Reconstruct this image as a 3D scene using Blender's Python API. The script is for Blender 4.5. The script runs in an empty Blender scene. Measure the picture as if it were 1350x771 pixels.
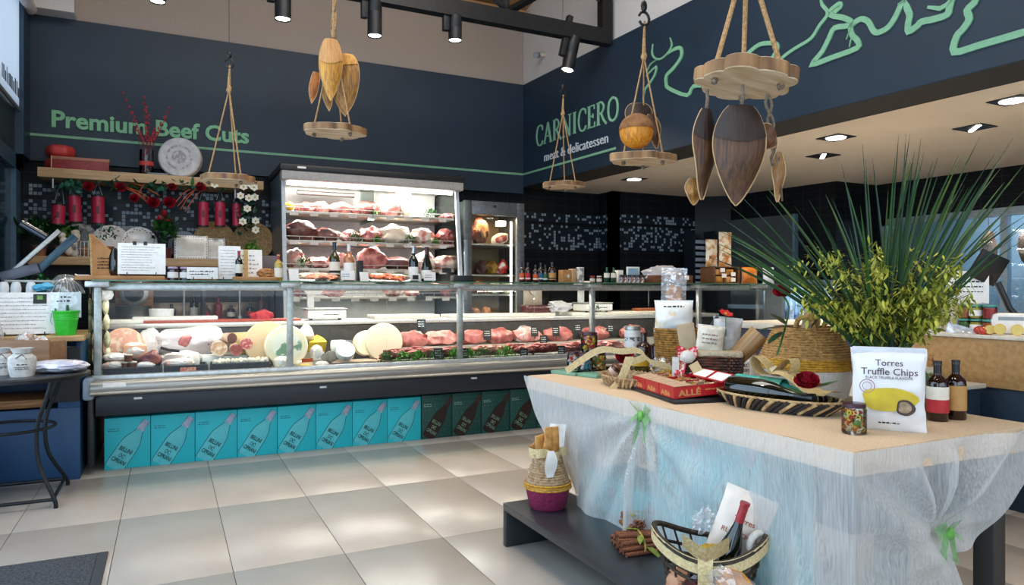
import bpy, bmesh, math, random
from mathutils import Vector, Matrix, noise
from math import sin, cos, pi, radians, sqrt, atan2
random.seed(7)
D = bpy.data
C = bpy.context.scene.collection
SC = bpy.context.scene
# ---------------------------------------------------------------- camera
FPX, HZ, CX, YAW, HC = 925.0, 383.0, 675.0, radians(26.14), 1.2
cam = D.cameras.new('camera'); cam.sensor_fit = 'HORIZONTAL'; cam.sensor_width = 36
cam.lens = 36 * FPX / 1350; cam.shift_y = (HZ - 385.5) / 1350; cam.clip_start = .05
co = D.objects.new('camera', cam); C.objects.link(co)
co.location = (0, 0, HC); co.rotation_euler = (pi / 2, 0, -YAW); SC.camera = co
# ---------------------------------------------------------------- world, light, exposure
wd = D.worlds.new('world'); SC.world = wd; wd.use_nodes = True
bg = wd.node_tree.nodes['Background']; bg.inputs[0].default_value = (.62, .8, 1, 1); bg.inputs[1].default_value = 1.1
SC.view_settings.view_transform = 'Standard'; SC.view_settings.look = 'None'
SC.view_settings.exposure = 0.36; SC.view_settings.gamma = 1
SC.cycles.max_bounces = 8; SC.cycles.transparent_max_bounces = 24; SC.cycles.transmission_bounces = 6
SC.cycles.caustics_reflective = False; SC.cycles.caustics_refractive = False; SC.cycles.sample_clamp_indirect = 6
def area(name, loc, rot, sx, sy, e, col, spread=180):
    l = D.lights.new(name, 'AREA'); l.shape = 'RECTANGLE'; l.size = sx; l.size_y = sy; l.energy = e; l.color = col; l.spread = radians(spread)
    o = D.objects.new(name, l); C.objects.link(o); o.location = loc; o.rotation_euler = rot; return o
def spot(name, loc, target, e, col, ang=60, r=.04, blend=.6):
    l = D.lights.new(name, 'SPOT'); l.energy = e; l.color = col; l.spot_size = radians(ang); l.spot_blend = blend; l.shadow_soft_size = r
    o = D.objects.new(name, l); C.objects.link(o); o.location = loc
    o.rotation_euler = (Vector(target) - Vector(loc)).to_track_quat('-Z', 'Y').to_euler(); return o
# daylight through the glazed shop fronts (left side, and behind the photographer)
area('daylight_side', (-1.12, 1.6, 1.95), (0, -pi / 2, 0), 3.2, 6.6, 120, (.58, .78, 1))
area('daylight_front', (1.6, -2.4, 2.2), (pi / 2, 0, 0), 4.5, 2.2, 55, (.85, .92, 1))
area('overhead_fill', (1.4, 3.6, 5.2), (radians(18), 0, 0), 3.4, 2.0, 105, (1, .95, .88))  # added soft fill from above; the ceiling has no roof window here
WARM = (1, .80, .58); NEUT = (1, .90, .76)
# ---------------------------------------------------------------- pixel helpers (places on real planes of the room)
FW = Vector((sin(YAW), cos(YAW), 0)); RT = Vector((cos(YAW), -sin(YAW), 0)); EYE = Vector((0, 0, HC))
def ray(x, y): return FW + RT * ((x - CX) / FPX) + Vector((0, 0, (HZ - y) / FPX))
def gz(x, y, z):
    r = ray(x, y); return EYE + r * ((z - HC) / r.z)
def gy(x, y, Y):
    r = ray(x, y); return EYE + r * (Y / r.y)
def gx(x, y, X):
    r = ray(x, y); return EYE + r * (X / r.x)
def kx(x, Y):                       # world X at a column on plane Y, and metres per pixel there
    r = ray(x, HZ); return r.x / r.y * Y, Y / r.y / FPX
FO = Vector((3.96, 7.75, 0)); FD = Vector((.0599, -.9982, 0)); FN = Vector((-.9982, -.0599, 0))
def fa(x, y):                       # (s, z) on the fascia plane
    r = ray(x, y); t = (FO - EYE).dot(FN) / r.dot(FN); p = EYE + r * t; return (p - FO).dot(FD), p.z
# ---------------------------------------------------------------- materials
def lin(h):
    if not isinstance(h, str): return tuple(h)[:3]
    h = h.lstrip('#'); c = [int(h[i:i + 2], 16) / 255 for i in (0, 2, 4)]
    return tuple(v / 12.92 if v <= .04045 else ((v + .055) / 1.055) ** 2.4 for v in c)
MATS = {}
def mat(name, c1, c2=None, rough=.5, metal=0, scale=30, bump=0, bs=None, em=0, alpha=1, trans=0, coat=0, thr=None, stretch=None, detail=3, sub=0, sheen=0):
    if name in MATS: return MATS[name]
    m = D.materials.new(name); m.use_nodes = True; nt = m.node_tree; N = nt.nodes; L = nt.links
    b = N['Principled BSDF']; b.inputs['Roughness'].default_value = rough; b.inputs['Metallic'].default_value = metal
    b.inputs['Alpha'].default_value = alpha; b.inputs['Transmission Weight'].default_value = trans
    b.inputs['Coat Weight'].default_value = coat
    if sub: b.inputs['Subsurface Weight'].default_value = sub; b.inputs['Subsurface Scale'].default_value = .02
    c1 = lin(c1); c2 = lin(c2) if c2 else tuple(v * .86 for v in c1)
    tc = N.new('ShaderNodeTexCoord'); mp = N.new('ShaderNodeMapping'); L.new(tc.outputs['Object'], mp.inputs[0])
    if stretch: mp.inputs['Scale'].default_value = stretch
    no = N.new('ShaderNodeTexNoise'); no.inputs['Scale'].default_value = scale; no.inputs['Detail'].default_value = detail
    L.new(mp.outputs[0], no.inputs['Vector'])
    cr = N.new('ShaderNodeValToRGB'); lo, hi = thr or (.35, .65)
    cr.color_ramp.elements[0].position = lo; cr.color_ramp.elements[1].position = hi
    cr.color_ramp.elements[0].color = (*c2, 1); cr.color_ramp.elements[1].color = (*c1, 1)
    L.new(no.outputs['Fac'], cr.inputs[0]); L.new(cr.outputs[0], b.inputs['Base Color'])
    if em: L.new(cr.outputs[0], b.inputs['Emission Color']); b.inputs['Emission Strength'].default_value = em
    if bump:
        n2 = no
        if bs:
            n2 = N.new('ShaderNodeTexNoise'); n2.inputs['Scale'].default_value = bs; L.new(mp.outputs[0], n2.inputs['Vector'])
        bp = N.new('ShaderNodeBump'); bp.inputs['Strength'].default_value = bump; bp.inputs['Distance'].default_value = .01
        L.new(n2.outputs['Fac'], bp.inputs['Height']); L.new(bp.outputs[0], b.inputs['Normal'])
    MATS[name] = m; return m
def glassmat(name, tint=(1, 1, 1), ior=1.45, rough=.02, k=1.0):
    if name in MATS: return MATS[name]
    m = D.materials.new(name); m.use_nodes = True; nt = m.node_tree; N = nt.nodes; L = nt.links
    N.remove(N['Principled BSDF']); out = N['Material Output']
    t = N.new('ShaderNodeBsdfTransparent'); t.inputs[0].default_value = (*tint, 1)
    g = N.new('ShaderNodeBsdfGlossy'); g.inputs['Roughness'].default_value = rough
    f = N.new('ShaderNodeFresnel'); f.inputs[0].default_value = ior
    no = N.new('ShaderNodeTexNoise'); no.inputs['Scale'].default_value = 3
    bp = N.new('ShaderNodeBump'); bp.inputs['Strength'].default_value = .02; L.new(no.outputs[0], bp.inputs['Height']); L.new(bp.outputs[0], g.inputs['Normal'])
    mu = N.new('ShaderNodeMath'); mu.operation = 'MULTIPLY'; mu.inputs[1].default_value = k; mu.use_clamp = True; L.new(f.outputs[0], mu.inputs[0])
    x = N.new('ShaderNodeMixShader'); L.new(mu.outputs[0], x.inputs[0]); L.new(t.outputs[0], x.inputs[1]); L.new(g.outputs[0], x.inputs[2])
    L.new(x.outputs[0], out.inputs[0]); MATS[name] = m; return m
def filmmat(name, tint, dens, gl=.12):      # crinkled cellophane: part clear, part milky, with sharp glints
    if name in MATS: return MATS[name]
    m = D.materials.new(name); m.use_nodes = True; nt = m.node_tree; N = nt.nodes; L = nt.links
    N.remove(N['Principled BSDF']); out = N['Material Output']
    t = N.new('ShaderNodeBsdfTransparent'); d = N.new('ShaderNodeBsdfDiffuse'); d.inputs[0].default_value = (*tint, 1)
    g = N.new('ShaderNodeBsdfGlossy'); g.inputs['Roughness'].default_value = .12
    no = N.new('ShaderNodeTexVoronoi'); no.inputs['Scale'].default_value = 28
    tc = N.new('ShaderNodeTexCoord'); L.new(tc.outputs['Object'], no.inputs['Vector'])
    bp = N.new('ShaderNodeBump'); bp.inputs['Strength'].default_value = .8; bp.inputs['Distance'].default_value = .02
    L.new(no.outputs[0], bp.inputs['Height']); L.new(bp.outputs[0], g.inputs['Normal'])
    a = N.new('ShaderNodeMixShader'); a.inputs[0].default_value = dens; L.new(t.outputs[0], a.inputs[1]); L.new(d.outputs[0], a.inputs[2])
    b = N.new('ShaderNodeMixShader'); b.inputs[0].default_value = gl; L.new(a.outputs[0], b.inputs[1]); L.new(g.outputs[0], b.inputs[2])
    L.new(b.outputs[0], out.inputs[0]); MATS[name] = m; return m
def emat(name, col, s):
    if name in MATS: return MATS[name]
    m = D.materials.new(name); m.use_nodes = True; nt = m.node_tree; N = nt.nodes; N.remove(N['Principled BSDF'])
    e = N.new('ShaderNodeEmission'); e.inputs[0].default_value = (*col, 1); e.inputs[1].default_value = s
    nt.links.new(e.outputs[0], N['Material Output'].inputs[0]); MATS[name] = m; return m
# ---------------------------------------------------------------- mesh builder
def TR(x=0, y=0, z=0): return Matrix.Translation((x, y, z))
def RX(a): return Matrix.Rotation(a, 4, 'X')
def RY(a): return Matrix.Rotation(a, 4, 'Y')
def RZ(a): return Matrix.Rotation(a, 4, 'Z')
class MB:
    def __init__(s): s.v = []; s.f = []
    def add(s, vs, fs, M=None):
        o = len(s.v)
        s.v += [tuple(M @ Vector(p)) for p in vs] if M else [tuple(p) for p in vs]
        s.f += [tuple(i + o for i in f) for f in fs]; return s
    def box(s, x0, x1, y0, y1, z0, z1, M=None):
        v = [(x0, y0, z0), (x1, y0, z0), (x1, y1, z0), (x0, y1, z0), (x0, y0, z1), (x1, y0, z1), (x1, y1, z1), (x0, y1, z1)]
        return s.add(v, [(3, 2, 1, 0), (4, 5, 6, 7), (0, 1, 5, 4), (1, 2, 6, 5), (2, 3, 7, 6), (3, 0, 4, 7)], M)
    def rbox(s, x0, x1, y0, y1, z0, z1, b=.004, M=None):
        bm = bmesh.new(); bmesh.ops.create_cube(bm, size=1)
        for v in bm.verts: v.co = Vector(((x0 + x1) / 2 + v.co.x * (x1 - x0), (y0 + y1) / 2 + v.co.y * (y1 - y0), (z0 + z1) / 2 + v.co.z * (z1 - z0)))
        b = min(b, (x1 - x0) * .49, (y1 - y0) * .49, (z1 - z0) * .49)
        bmesh.ops.bevel(bm, geom=bm.edges[:], offset=b, segments=2, affect='EDGES', profile=.5)
        bm.verts.index_update(); s.add([v.co[:] for v in bm.verts], [tuple(v.index for v in f.verts) for f in bm.faces], M); bm.free(); return s
    def lathe(s, pr, n=24, M=None, cap=True, ex=1, ey=1):
        vs = []; fs = []
        for r, z in pr:
            for k in range(n): a = 2 * pi * k / n; vs.append((r * cos(a) * ex, r * sin(a) * ey, z))
        for i in range(len(pr) - 1):
            for k in range(n): k2 = (k + 1) % n; fs.append((i * n + k, i * n + k2, (i + 1) * n + k2, (i + 1) * n + k))
        if cap:
            if pr[0][0] > 1e-5: fs.append(tuple(range(n - 1, -1, -1)))
            if pr[-1][0] > 1e-5: fs.append(tuple((len(pr) - 1) * n + k for k in range(n)))
        return s.add(vs, fs, M)
    def cyl(s, x, y, z0, z1, r, n=20, r2=None): return s.lathe([(r, z0), (r2 if r2 is not None else r, z1)], n, TR(x, y, 0))
    def tube(s, pts, r, n=8, cap=True, M=None):
        pts = [Vector(p) for p in pts]; m = len(pts); rs = r if isinstance(r, (list, tuple)) else [r] * m
        vs = []; fs = []; up = Vector((0, 0, 1)); prev = None
        for i, p in enumerate(pts):
            t = (pts[min(i + 1, m - 1)] - pts[max(i - 1, 0)]); t = t.normalized() if t.length > 1e-9 else Vector((0, 0, 1))
            if prev is None: a = t.cross(up if abs(t.z) < .95 else Vector((1, 0, 0))).normalized()
            else: a = (prev - t * prev.dot(t)).normalized()
            prev = a; b = t.cross(a)
            for k in range(n): q = 2 * pi * k / n; vs.append(tuple(p + (a * cos(q) + b * sin(q)) * rs[i]))
        for i in range(m - 1):
            for k in range(n): k2 = (k + 1) % n; fs.append((i * n + k, i * n + k2, (i + 1) * n + k2, (i + 1) * n + k))
        if cap: fs += [tuple(range(n - 1, -1, -1)), tuple((m - 1) * n + k for k in range(n))]
        return s.add(vs, fs, M)
    def prism(s, poly, t0, t1, M=None):      # poly in xy, extruded in z
        n = len(poly); vs = [(x, y, t0) for x, y in poly] + [(x, y, t1) for x, y in poly]
        fs = [tuple(range(n - 1, -1, -1)), tuple(range(n, 2 * n))] + [(i, (i + 1) % n, (i + 1) % n + n, i + n) for i in range(n)]
        return s.add(vs, fs, M)
    def grid(s, fn, nu, nv, M=None, wrapu=False):
        vs = [fn(i / nu, j / nv) for j in range(nv + 1) for i in range(nu + (0 if wrapu else 1))]; w = nu + (0 if wrapu else 1)
        fs = [(j * w + i, j * w + (i + 1) % w, (j + 1) * w + (i + 1) % w, (j + 1) * w + i) for j in range(nv) for i in range(nu)]
        return s.add(vs, fs, M)
    def blob(s, rx, ry, rz, seed=0, amp=.15, fr=1.6, sub=3, M=None, flat=None):
        bm = bmesh.new(); bmesh.ops.create_icosphere(bm, subdivisions=sub, radius=1)
        o = Vector((seed * 3.7, seed * 1.3, seed * 2.1))
        for v in bm.verts:
            d = 1 + amp * noise.noise(v.co * fr + o) * 2
            v.co = Vector((v.co.x * rx * d, v.co.y * ry * d, v.co.z * rz * d))
            if flat is not None and v.co.z < flat: v.co.z = flat
        bm.verts.index_update(); s.add([v.co[:] for v in bm.verts], [tuple(v.index for v in f.verts) for f in bm.faces], M); bm.free(); return s
    def leaf(s, L, W, M=None, curl=.15, nu=6, fold=.12, tip=1.0):
        vs = []; fs = []
        for i in range(nu + 1):
            t = i / nu; w = W * .5 * (sin(pi * t ** .8) ** .8 if 0 < t < 1 else 0); z = curl * L * (t * t)
            for q in (-1, 0, 1): vs.append((q * w, L * t, z + abs(q) * fold * w))
        for i in range(nu):
            for q in (0, 1): a = i * 3 + q; fs.append((a, a + 1, a + 4, a + 3))
        return s.add(vs, fs, M)
    def mesh(s, name, m, smooth=True, ang=38):
        me = D.meshes.new(name); me.from_pydata(s.v, [], s.f); me.materials.append(m)
        if smooth:
            me.shade_smooth()
            try: me.set_sharp_from_angle(angle=radians(ang))
            except Exception: pass
        me.update(); return me
def tag(o, label=None, cat=None, group=None, kind=None):
    if label: o['label'] = label
    if cat: o['category'] = cat
    if group: o['group'] = group
    if kind: o['kind'] = kind
    return o
def T(name, label, cat, loc=(0, 0, 0), rz=0, group=None, rot=None):
    o = D.objects.new(name, None); C.objects.link(o); o.empty_display_size = .05; o.location = loc
    o.rotation_euler = rot if rot else (0, 0, rz); return tag(o, label, cat, group)
def P(name, mb, m, parent, label=None, loc=None, rot=None, smooth=True, kind=None):
    me = mb if isinstance(mb, bpy.types.Mesh) else mb.mesh(name, m, smooth)
    o = D.objects.new(name, me); C.objects.link(o); o.parent = parent
    if loc is not None: o.location = loc
    if rot is not None: o.rotation_euler = rot
    return tag(o, label, None, None, kind)
def S(name, mb, m, label, cat, loc=(0, 0, 0), rz=0, group=None, rot=None, smooth=True, kind=None):
    me = mb if isinstance(mb, bpy.types.Mesh) else mb.mesh(name, m, smooth)
    o = D.objects.new(name, me); C.objects.link(o); o.location = loc; o.rotation_euler = rot if rot else (0, 0, rz)
    return tag(o, label, cat, group, kind)
def ST(name, mb, m, parent=None, smooth=False):
    o = D.objects.new(name, mb.mesh(name, m, smooth)); C.objects.link(o)
    if parent: o.parent = parent
    else: o['kind'] = 'structure'
    return o
def dup(o, loc=None, rz=None, label=None, group=None, sc=None, parent=None):
    c = o.copy(); C.objects.link(c)
    if parent is not None: c.parent = parent
    if loc is not None: c.location = loc
    if rz is not None: c.rotation_euler = (0, 0, rz)
    if label: c['label'] = label
    if group: c['group'] = group
    if sc is not None: c.scale = sc if isinstance(sc, (tuple, list)) else (sc,) * 3
    for ch in list(o.children): dup(ch, parent=c)
    return c
ORD = 'first second third fourth fifth sixth seventh eighth ninth tenth eleventh twelfth'.split()
def text_mb(s, size, ext=.002, bold=0, shear=0, spacing=1, width=None, align='LEFT', uni=False):
    cu = D.curves.new('t', 'FONT'); cu.body = s; cu.size = size; cu.extrude = ext; cu.offset = bold; cu.shear = shear
    cu.space_character = spacing; cu.resolution_u = 3; cu.align_x = align
    o = D.objects.new('t', cu); C.objects.link(o); bpy.context.view_layer.update()
    me = D.meshes.new_from_object(o.evaluated_get(bpy.context.evaluated_depsgraph_get()))
    mb = MB(); vs = [v.co.copy() for v in me.vertices]
    if vs and width:
        x0 = min(v.x for v in vs); x1 = max(v.x for v in vs); k = width / (x1 - x0)
        for v in vs:
            v.x = (v.x - x0) * k - (width / 2 if align == 'CENTER' else 0)
            if uni: v.y *= k
    mb.add(vs, [tuple(p.vertices) for p in me.polygons])
    D.objects.remove(o); D.curves.remove(cu); D.meshes.remove(me); return mb
def ribbon(mb, pts, w, t=.012):             # flat raised stroke along 2-D points, in xy, thickness in z
    n = len(pts); ws = w if isinstance(w, (list, tuple)) else [w] * n; P2 = [Vector(p) for p in pts]; L = []; R = []
    for i, p in enumerate(P2):
        a = (P2[i] - P2[i - 1]).normalized() if i else None; b = (P2[i + 1] - P2[i]).normalized() if i < n - 1 else None
        d = ((a or b) + (b or a)); d = d.normalized() if d.length > .1 else (a or b)
        nrm = Vector((-d.y, d.x)); k = 1 / max(.5, abs(nrm.dot(Vector((-(b or a).y, (b or a).x)))))
        L.append(p + nrm * ws[i] / 2 * k); R.append(p - nrm * ws[i] / 2 * k)
    vs = []; fs = []
    for i in range(n): vs += [(L[i].x, L[i].y, t), (R[i].x, R[i].y, t), (L[i].x, L[i].y, 0), (R[i].x, R[i].y, 0)]
    for i in range(n - 1):
        a = i * 4; b = a + 4; fs += [(a, a + 1, b + 1, b), (a + 2, a, b, b + 2), (a + 1, a + 3, b + 3, b + 1)]
    fs += [(0, 2, 3, 1), (n * 4 - 4, n * 4 - 3, n * 4 - 1, n * 4 - 2)]
    mb.add(vs, fs); return mb
def smooth_pts(pts, k=4):
    out = []; n = len(pts)
    for i in range(n - 1):
        p0, p1, p2, p3 = pts[max(i - 1, 0)], pts[i], pts[i + 1], pts[min(i + 2, n - 1)]
        for j in range(k):
            t = j / k; out.append(tuple(.5 * (2 * b + (c - a) * t + (2 * a - 5 * b + 4 * c - d) * t * t + (3 * b - a - 3 * c + d) * t ** 3) for a, b, c, d in zip(p0, p1, p2, p3)))
    return out + [tuple(pts[-1])]
def scribble(mb, x0, x1, z, h, seed, y=0, n=None):   # a line of illegible small print on a vertical card (xz plane, facing -y)
    R = random.Random(seed); x = x0
    while x < x1:
        w = R.uniform(.6, 2.2) * h; mb.box(x, min(x + w, x1), y - .0006, y, z, z + h * R.uniform(.5, 1)); x += w + h * .5
# palette
BLACK = mat('black_metal', '#121314', '#1b1c1e', .4, .3)
BLKP = mat('black_plastic', '#101113', '#1c1d20', .45)
STEEL = mat('brushed_steel', '#a8a59f', '#8f8c87', .38, .9, scale=8, stretch=(1, 1, 40))
ALU = mat('satin_aluminium', '#c3c3c0', '#adaeac', .4, .75)
WHITE = mat('white_enamel', '#e9e8e4', '#dddcd6', .4)
PAPER = mat('white_paper', '#f1ede8', '#e6e2dc', .8)
INK = mat('dark_print', '#222226', None, .8); GINK = mat('grey_print_ink', '#8e8f96', None, .8)
OAK = mat('pale_oak', '#c9a777', '#a98453', .55, scale=5, stretch=(1, 1, 14), bump=.1)
WOODM = mat('mid_wood', '#a9753f', '#7d4f28', .55, scale=6, stretch=(1, 14, 14))
GLASS = glassmat('clear_glass', (.97, .99, .98), 1.45, .02, .6)
GGLASS = glassmat('green_edge_glass', (.86, .95, .91), 1.45, .02, .8)
JARG = glassmat('jar_glass', (.93, .96, .95), 1.45, .05, 1.2)
FILM = filmmat('cellophane', (.9, .92, .95), .16, .16)
FILM2 = filmmat('milky_film', (.93, .94, .97), .5, .14)
GREENP = mat('pale_green_paint', '#83b892', '#7aae8a', .6)
NAVY = mat('navy_wall_paint', '#1b2e3f', '#182939', .55, scale=3)
# ================================================================ STRUCTURE
def tilewall(name='black_tile_wall', mos=1):
    m = D.materials.new(name); m.use_nodes = True; nt = m.node_tree; N = nt.nodes; L = nt.links; b = N['Principled BSDF']
    b.inputs['Roughness'].default_value = .3; b.inputs['Specular IOR Level'].default_value = .16
    g = N.new('ShaderNodeTexCoord'); sp = N.new('ShaderNodeSeparateXYZ'); L.new(g.outputs['Object'], sp.inputs[0])
    def M(op, a, c=None):
        n = N.new('ShaderNodeMath'); n.operation = op
        for i, q in enumerate((a, c)):
            if q is None: continue
            if isinstance(q, (int, float)): n.inputs[i].default_value = q
            else: L.new(q, n.inputs[i])
        return n.outputs[0]
    u = M('ADD', sp.outputs[0], sp.outputs[1]); z = sp.outputs[2]; s = .036
    uu = M('DIVIDE', u, s); zz = M('DIVIDE', z, s)
    cb = N.new('ShaderNodeCombineXYZ'); L.new(M('FLOOR', uu), cb.inputs[0]); L.new(M('FLOOR', zz), cb.inputs[1])
    wn = N.new('ShaderNodeTexWhiteNoise'); wn.noise_dimensions = '2D'; L.new(cb.outputs[0], wn.inputs['Vector'])
    lit = M('GREATER_THAN', wn.outputs['Value'], .68)
    def band(a, c): return M('MULTIPLY', M('GREATER_THAN', z, a), M('LESS_THAN', z, c))
    bd = M('MULTIPLY', M('ADD', band(2.088, 2.196), band(1.728, 2.052)), mos)
    fu = M('FRACT', uu); fz = M('FRACT', zz)
    inn = M('MULTIPLY', M('MULTIPLY', M('GREATER_THAN', fu, .09), M('LESS_THAN', fu, .91)), M('MULTIPLY', M('GREATER_THAN', fz, .09), M('LESS_THAN', fz, .91)))
    k1 = M('MULTIPLY', M('MULTIPLY', lit, bd), inn)
    mx = N.new('ShaderNodeMix'); mx.data_type = 'RGBA'; L.new(bd, mx.inputs[0])
    mx.inputs[6].default_value = (.006, .007, .009, 1)
    m2 = N.new('ShaderNodeMix'); m2.data_type = 'RGBA'; L.new(M('MULTIPLY', bd, inn), m2.inputs[0]); m2.inputs[6].default_value = (.012, .013, .016, 1)
    m2.inputs[7].default_value = (.010, .020, .030, 1); L.new(m2.outputs[2], mx.inputs[7])
    m3 = N.new('ShaderNodeMix'); m3.data_type = 'RGBA'; L.new(k1, m3.inputs[0]); L.new(mx.outputs[2], m3.inputs[6]); m3.inputs[7].default_value = (.30, .37, .43, 1)
    # large tiles outside the bands: fine joints
    ju = M('LESS_THAN', M('FRACT', M('DIVIDE', u, .2)), .02); jz = M('LESS_THAN', M('FRACT', M('DIVIDE', z, .1)), .035)
    j = M('MAXIMUM', ju, jz)
    m4 = N.new('ShaderNodeMix'); m4.data_type = 'RGBA'; L.new(M('MULTIPLY', j, M('SUBTRACT', 1, bd)), m4.inputs[0]); L.new(m3.outputs[2], m4.inputs[6]); m4.inputs[7].default_value = (.03, .032, .036, 1)
    L.new(m4.outputs[2], b.inputs['Base Color'])
    bp = N.new('ShaderNodeBump'); bp.inputs['Strength'].default_value = .3; bp.inputs['Distance'].default_value = .002
    no = N.new('ShaderNodeTexNoise'); no.inputs['Scale'].default_value = 9; L.new(M('ADD', inn, M('MULTIPLY', j, -1)), bp.inputs['Height']); L.new(bp.outputs[0], b.inputs['Normal'])
    return m
TILE = tilewall(); TILE2 = tilewall('plain_black_tile_wall', 0)
TAUPE = mat('taupe_wall_paint', '#a89a8f', '#a2948a', .9, scale=60, bump=.05)
WWALL = mat('white_wall_paint', '#cfcac6', '#c8c3bf', .9, scale=60, bump=.05)
BEIGE = mat('beige_ceiling_paint', '#e9dfcf', '#e3d8c6', .85, scale=2)
SOFF = mat('dark_soffit_paint', '#2b2a28', None, .7)
FLT = mat('floor_porcelain', '#b5aca2', '#a69c92', .27, scale=2.2, thr=(.3, .75), detail=6)
GROUT = mat('floor_grout', '#4a4641', None, .9)
TIMB = mat('ceiling_timber', '#b98d5e', '#9a7247', .6, scale=4, stretch=(1, 12, 1))
fl = ST('floor', MB().box(-1.3, 9, -2.6, 8.1, -.1, -.0025), GROUT)
tm = MB().rbox(-.2358, .2358, -.4985, .4985, -.02, 0, .0015).mesh('floor_tile', FLT, True)
for i in range(-3, 20):
    for j in range(-6, 5):
        x = -.222 + .4745 * i + .237; y = 3.21 + j + .5
        if x < -1.4 or x > 8.8 or y > 8.2: continue
        P('floor_tile', tm, None, fl, loc=(x, y, 0))
ST('wall_back', MB().box(-1.3, 4.0, 7.82, 7.95, 0, 2.5), TILE)
ST('wall_back', MB().box(-1.3, 3.96, 7.75, 7.95, 2.40, 3.75), NAVY)
ST('wall_back', MB().box(-1.3, 3.98, 7.80, 7.95, 3.75, 6.2), TAUPE)
ST('trim_1', MB().box(-1.2, -.77, 7.55, 7.80, 3.75, 6.0), WWALL)
ST('trim_2', MB().box(-1.3, 3.95, 7.745, 7.75, 2.628, 2.652), GREENP)
# black tiled walls on the right, with their returns
def seg(mb, p, q, z0, z1, th=.12):
    p = Vector(p); q = Vector(q); d = (q - p).normalized(); n = Vector((d.y, -d.x)) * -th
    mb.prism([(p.x, p.y), (q.x, q.y), (q.x + n.x, q.y + n.y), (p.x + n.x, p.y + n.y)], z0, z1)
wp = [(3.95, 7.93), (5.18, 7.93), (5.18, 7.6), (6.55, 7.6), (6.88, 7.26), (7.08, 5.75), (7.8, 5.75)]
mb = MB(); mc0 = MB()
for i, (a, b_) in enumerate(zip(wp, wp[1:])): seg(mb if i < 3 else mc0, a, b_, 0, 2.6)
ST('wall_right', mb, TILE); ST('wall_right', mc0, TILE2)
mb = MB(); seg(mb, (7.8, 5.75), (7.8, 5.68), 0, 2.6); seg(mb, (7.8, 5.68), (7.95, 2.2), 0, .93); seg(mb, (7.8, 5.68), (7.95, 2.2), 2.06, 2.6); seg(mb, (7.95, 2.2), (8.3, -2.6), 0, 2.6)
ST('wall_right', mb, TILE2)
# fascia wall carrying the mural, and the white wall above it
R0 = Matrix(((FD.x, 0, FN.x, FO.x), (FD.y, 0, FN.y, FO.y), (0, 1, 0, 0), (0, 0, 0, 1)))     # local x = along, y = up, z = out into the shop
ST('wall_fascia', MB().box(-.1, 10.2, 2.49, 3.75, -.42, 0, R0), NAVY)
ST('trim_3', MB().box(-.1, 10.2, 2.484, 2.49, -.42, -.004, R0), SOFF)
ST('wall_fascia', MB().box(-.1, 10.2, 3.75, 6.4, -.3, -.03, R0), WWALL)
ST('trim_4', MB().box(0, fa(812, 196)[0], 2.628, 2.652, 0, .006, R0), GREENP)
fb = lambda s_, o: (FO.x + FD.x * s_ - FN.x * o, FO.y + FD.y * s_ - FN.y * o)
ST('ceiling', MB().prism([fb(10.3, .42), (9, -2.6), (9, 8.1), fb(-.3, .42)], 2.492, 2.56), BEIGE)
ST('ceiling', MB().add([(-1.3, 8, 4.62), (4.6, 8, 4.62), (4.6, 2, 5.9), (-1.3, 2, 5.9), (-1.3, -2.6, 4.9), (4.6, -2.6, 4.9)], [(0, 1, 2, 3), (3, 2, 5, 4)]), TIMB)
ST('trim_5', MB().box(-1.2, 3.93, 7.62, 7.80, 4.46, 4.62), TIMB)
# left wall: dark glazed door leaf, transom, pillar, roller blind
DBLUE = mat('dark_blue_lacquer', '#1c3f57', '#18364b', .12, scale=2)
DFR = mat('anthracite_frame', '#141c24', '#182029', .35)
wl = MB().box(-1.34, -1.2, 5.4, 7.95, 2.32, 2.80).box(-1.34, -1.2, 7.62, 7.95, 0, 2.4).box(-1.34, -1.2, -2.6, 6.6, 0, .25).box(-1.34, -1.2, 5.3, 5.42, 0, 3.9).box(-1.34, -1.2, -2.6, 7.95, 3.78, 6)
ST('wall_left', wl, DFR)
ST('door_1', MB().box(-1.30, -1.23, 5.42, 7.62, 0, 2.32), DBLUE)
ST('trim_6', MB().box(-1.235, -1.19, 7.42, 7.62, 0, 2.40).box(-1.235, -1.19, 5.42, 7.62, 2.27, 2.40), mat('blue_grey_frame', '#39596f', '#304c60', .35))
ST('trim_7', MB().box(-1.21, -1.135, 7.42, 7.75, 2.40, 3.78), mat('blue_pillar', '#253f55', None, .4))
BL = D.materials.new('blind_fabric'); BL.use_nodes = True; nt = BL.node_tree; nt.nodes.remove(nt.nodes['Principled BSDF'])
a_ = nt.nodes.new('ShaderNodeBsdfTranslucent'); b_ = nt.nodes.new('ShaderNodeBsdfDiffuse'); x_ = nt.nodes.new('ShaderNodeMixShader')
a_.inputs[0].default_value = (.95, .97, 1, 1); b_.inputs[0].default_value = (.85, .88, .9, 1); x_.inputs[0].default_value = .25
nt.links.new(a_.outputs[0], x_.inputs[1]); nt.links.new(b_.outputs[0], x_.inputs[2]); nt.links.new(x_.outputs[0], nt.nodes['Material Output'].inputs[0])
rb = T('roller_blind', 'white translucent roller blind over the high left window beside the navy wall', 'blind', (-1.17, 6.4, 2.78))
P('blind_fabric', MB().box(-.002, .002, -1.3, 1.24, .02, 1.0), BL, rb)
P('bottom_bar', MB().rbox(-.012, .012, -1.3, 1.24, -.012, .022, .008), mat('grey_bar', '#9aa3aa', None, .4, .5), rb)
P('roller', MB().tube([(.06, -1.3, .96), (.06, 1.2, .96)], .05, 16), WWALL, rb)
mb = MB(); r_ = random.Random(3); y = 0.3
while y < 1.15:
    w = r_.uniform(.02, .06); mb.box(.003, .004, y, y + w, .1, .1 + r_.uniform(.08, .14)); y += w + .025
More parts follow.
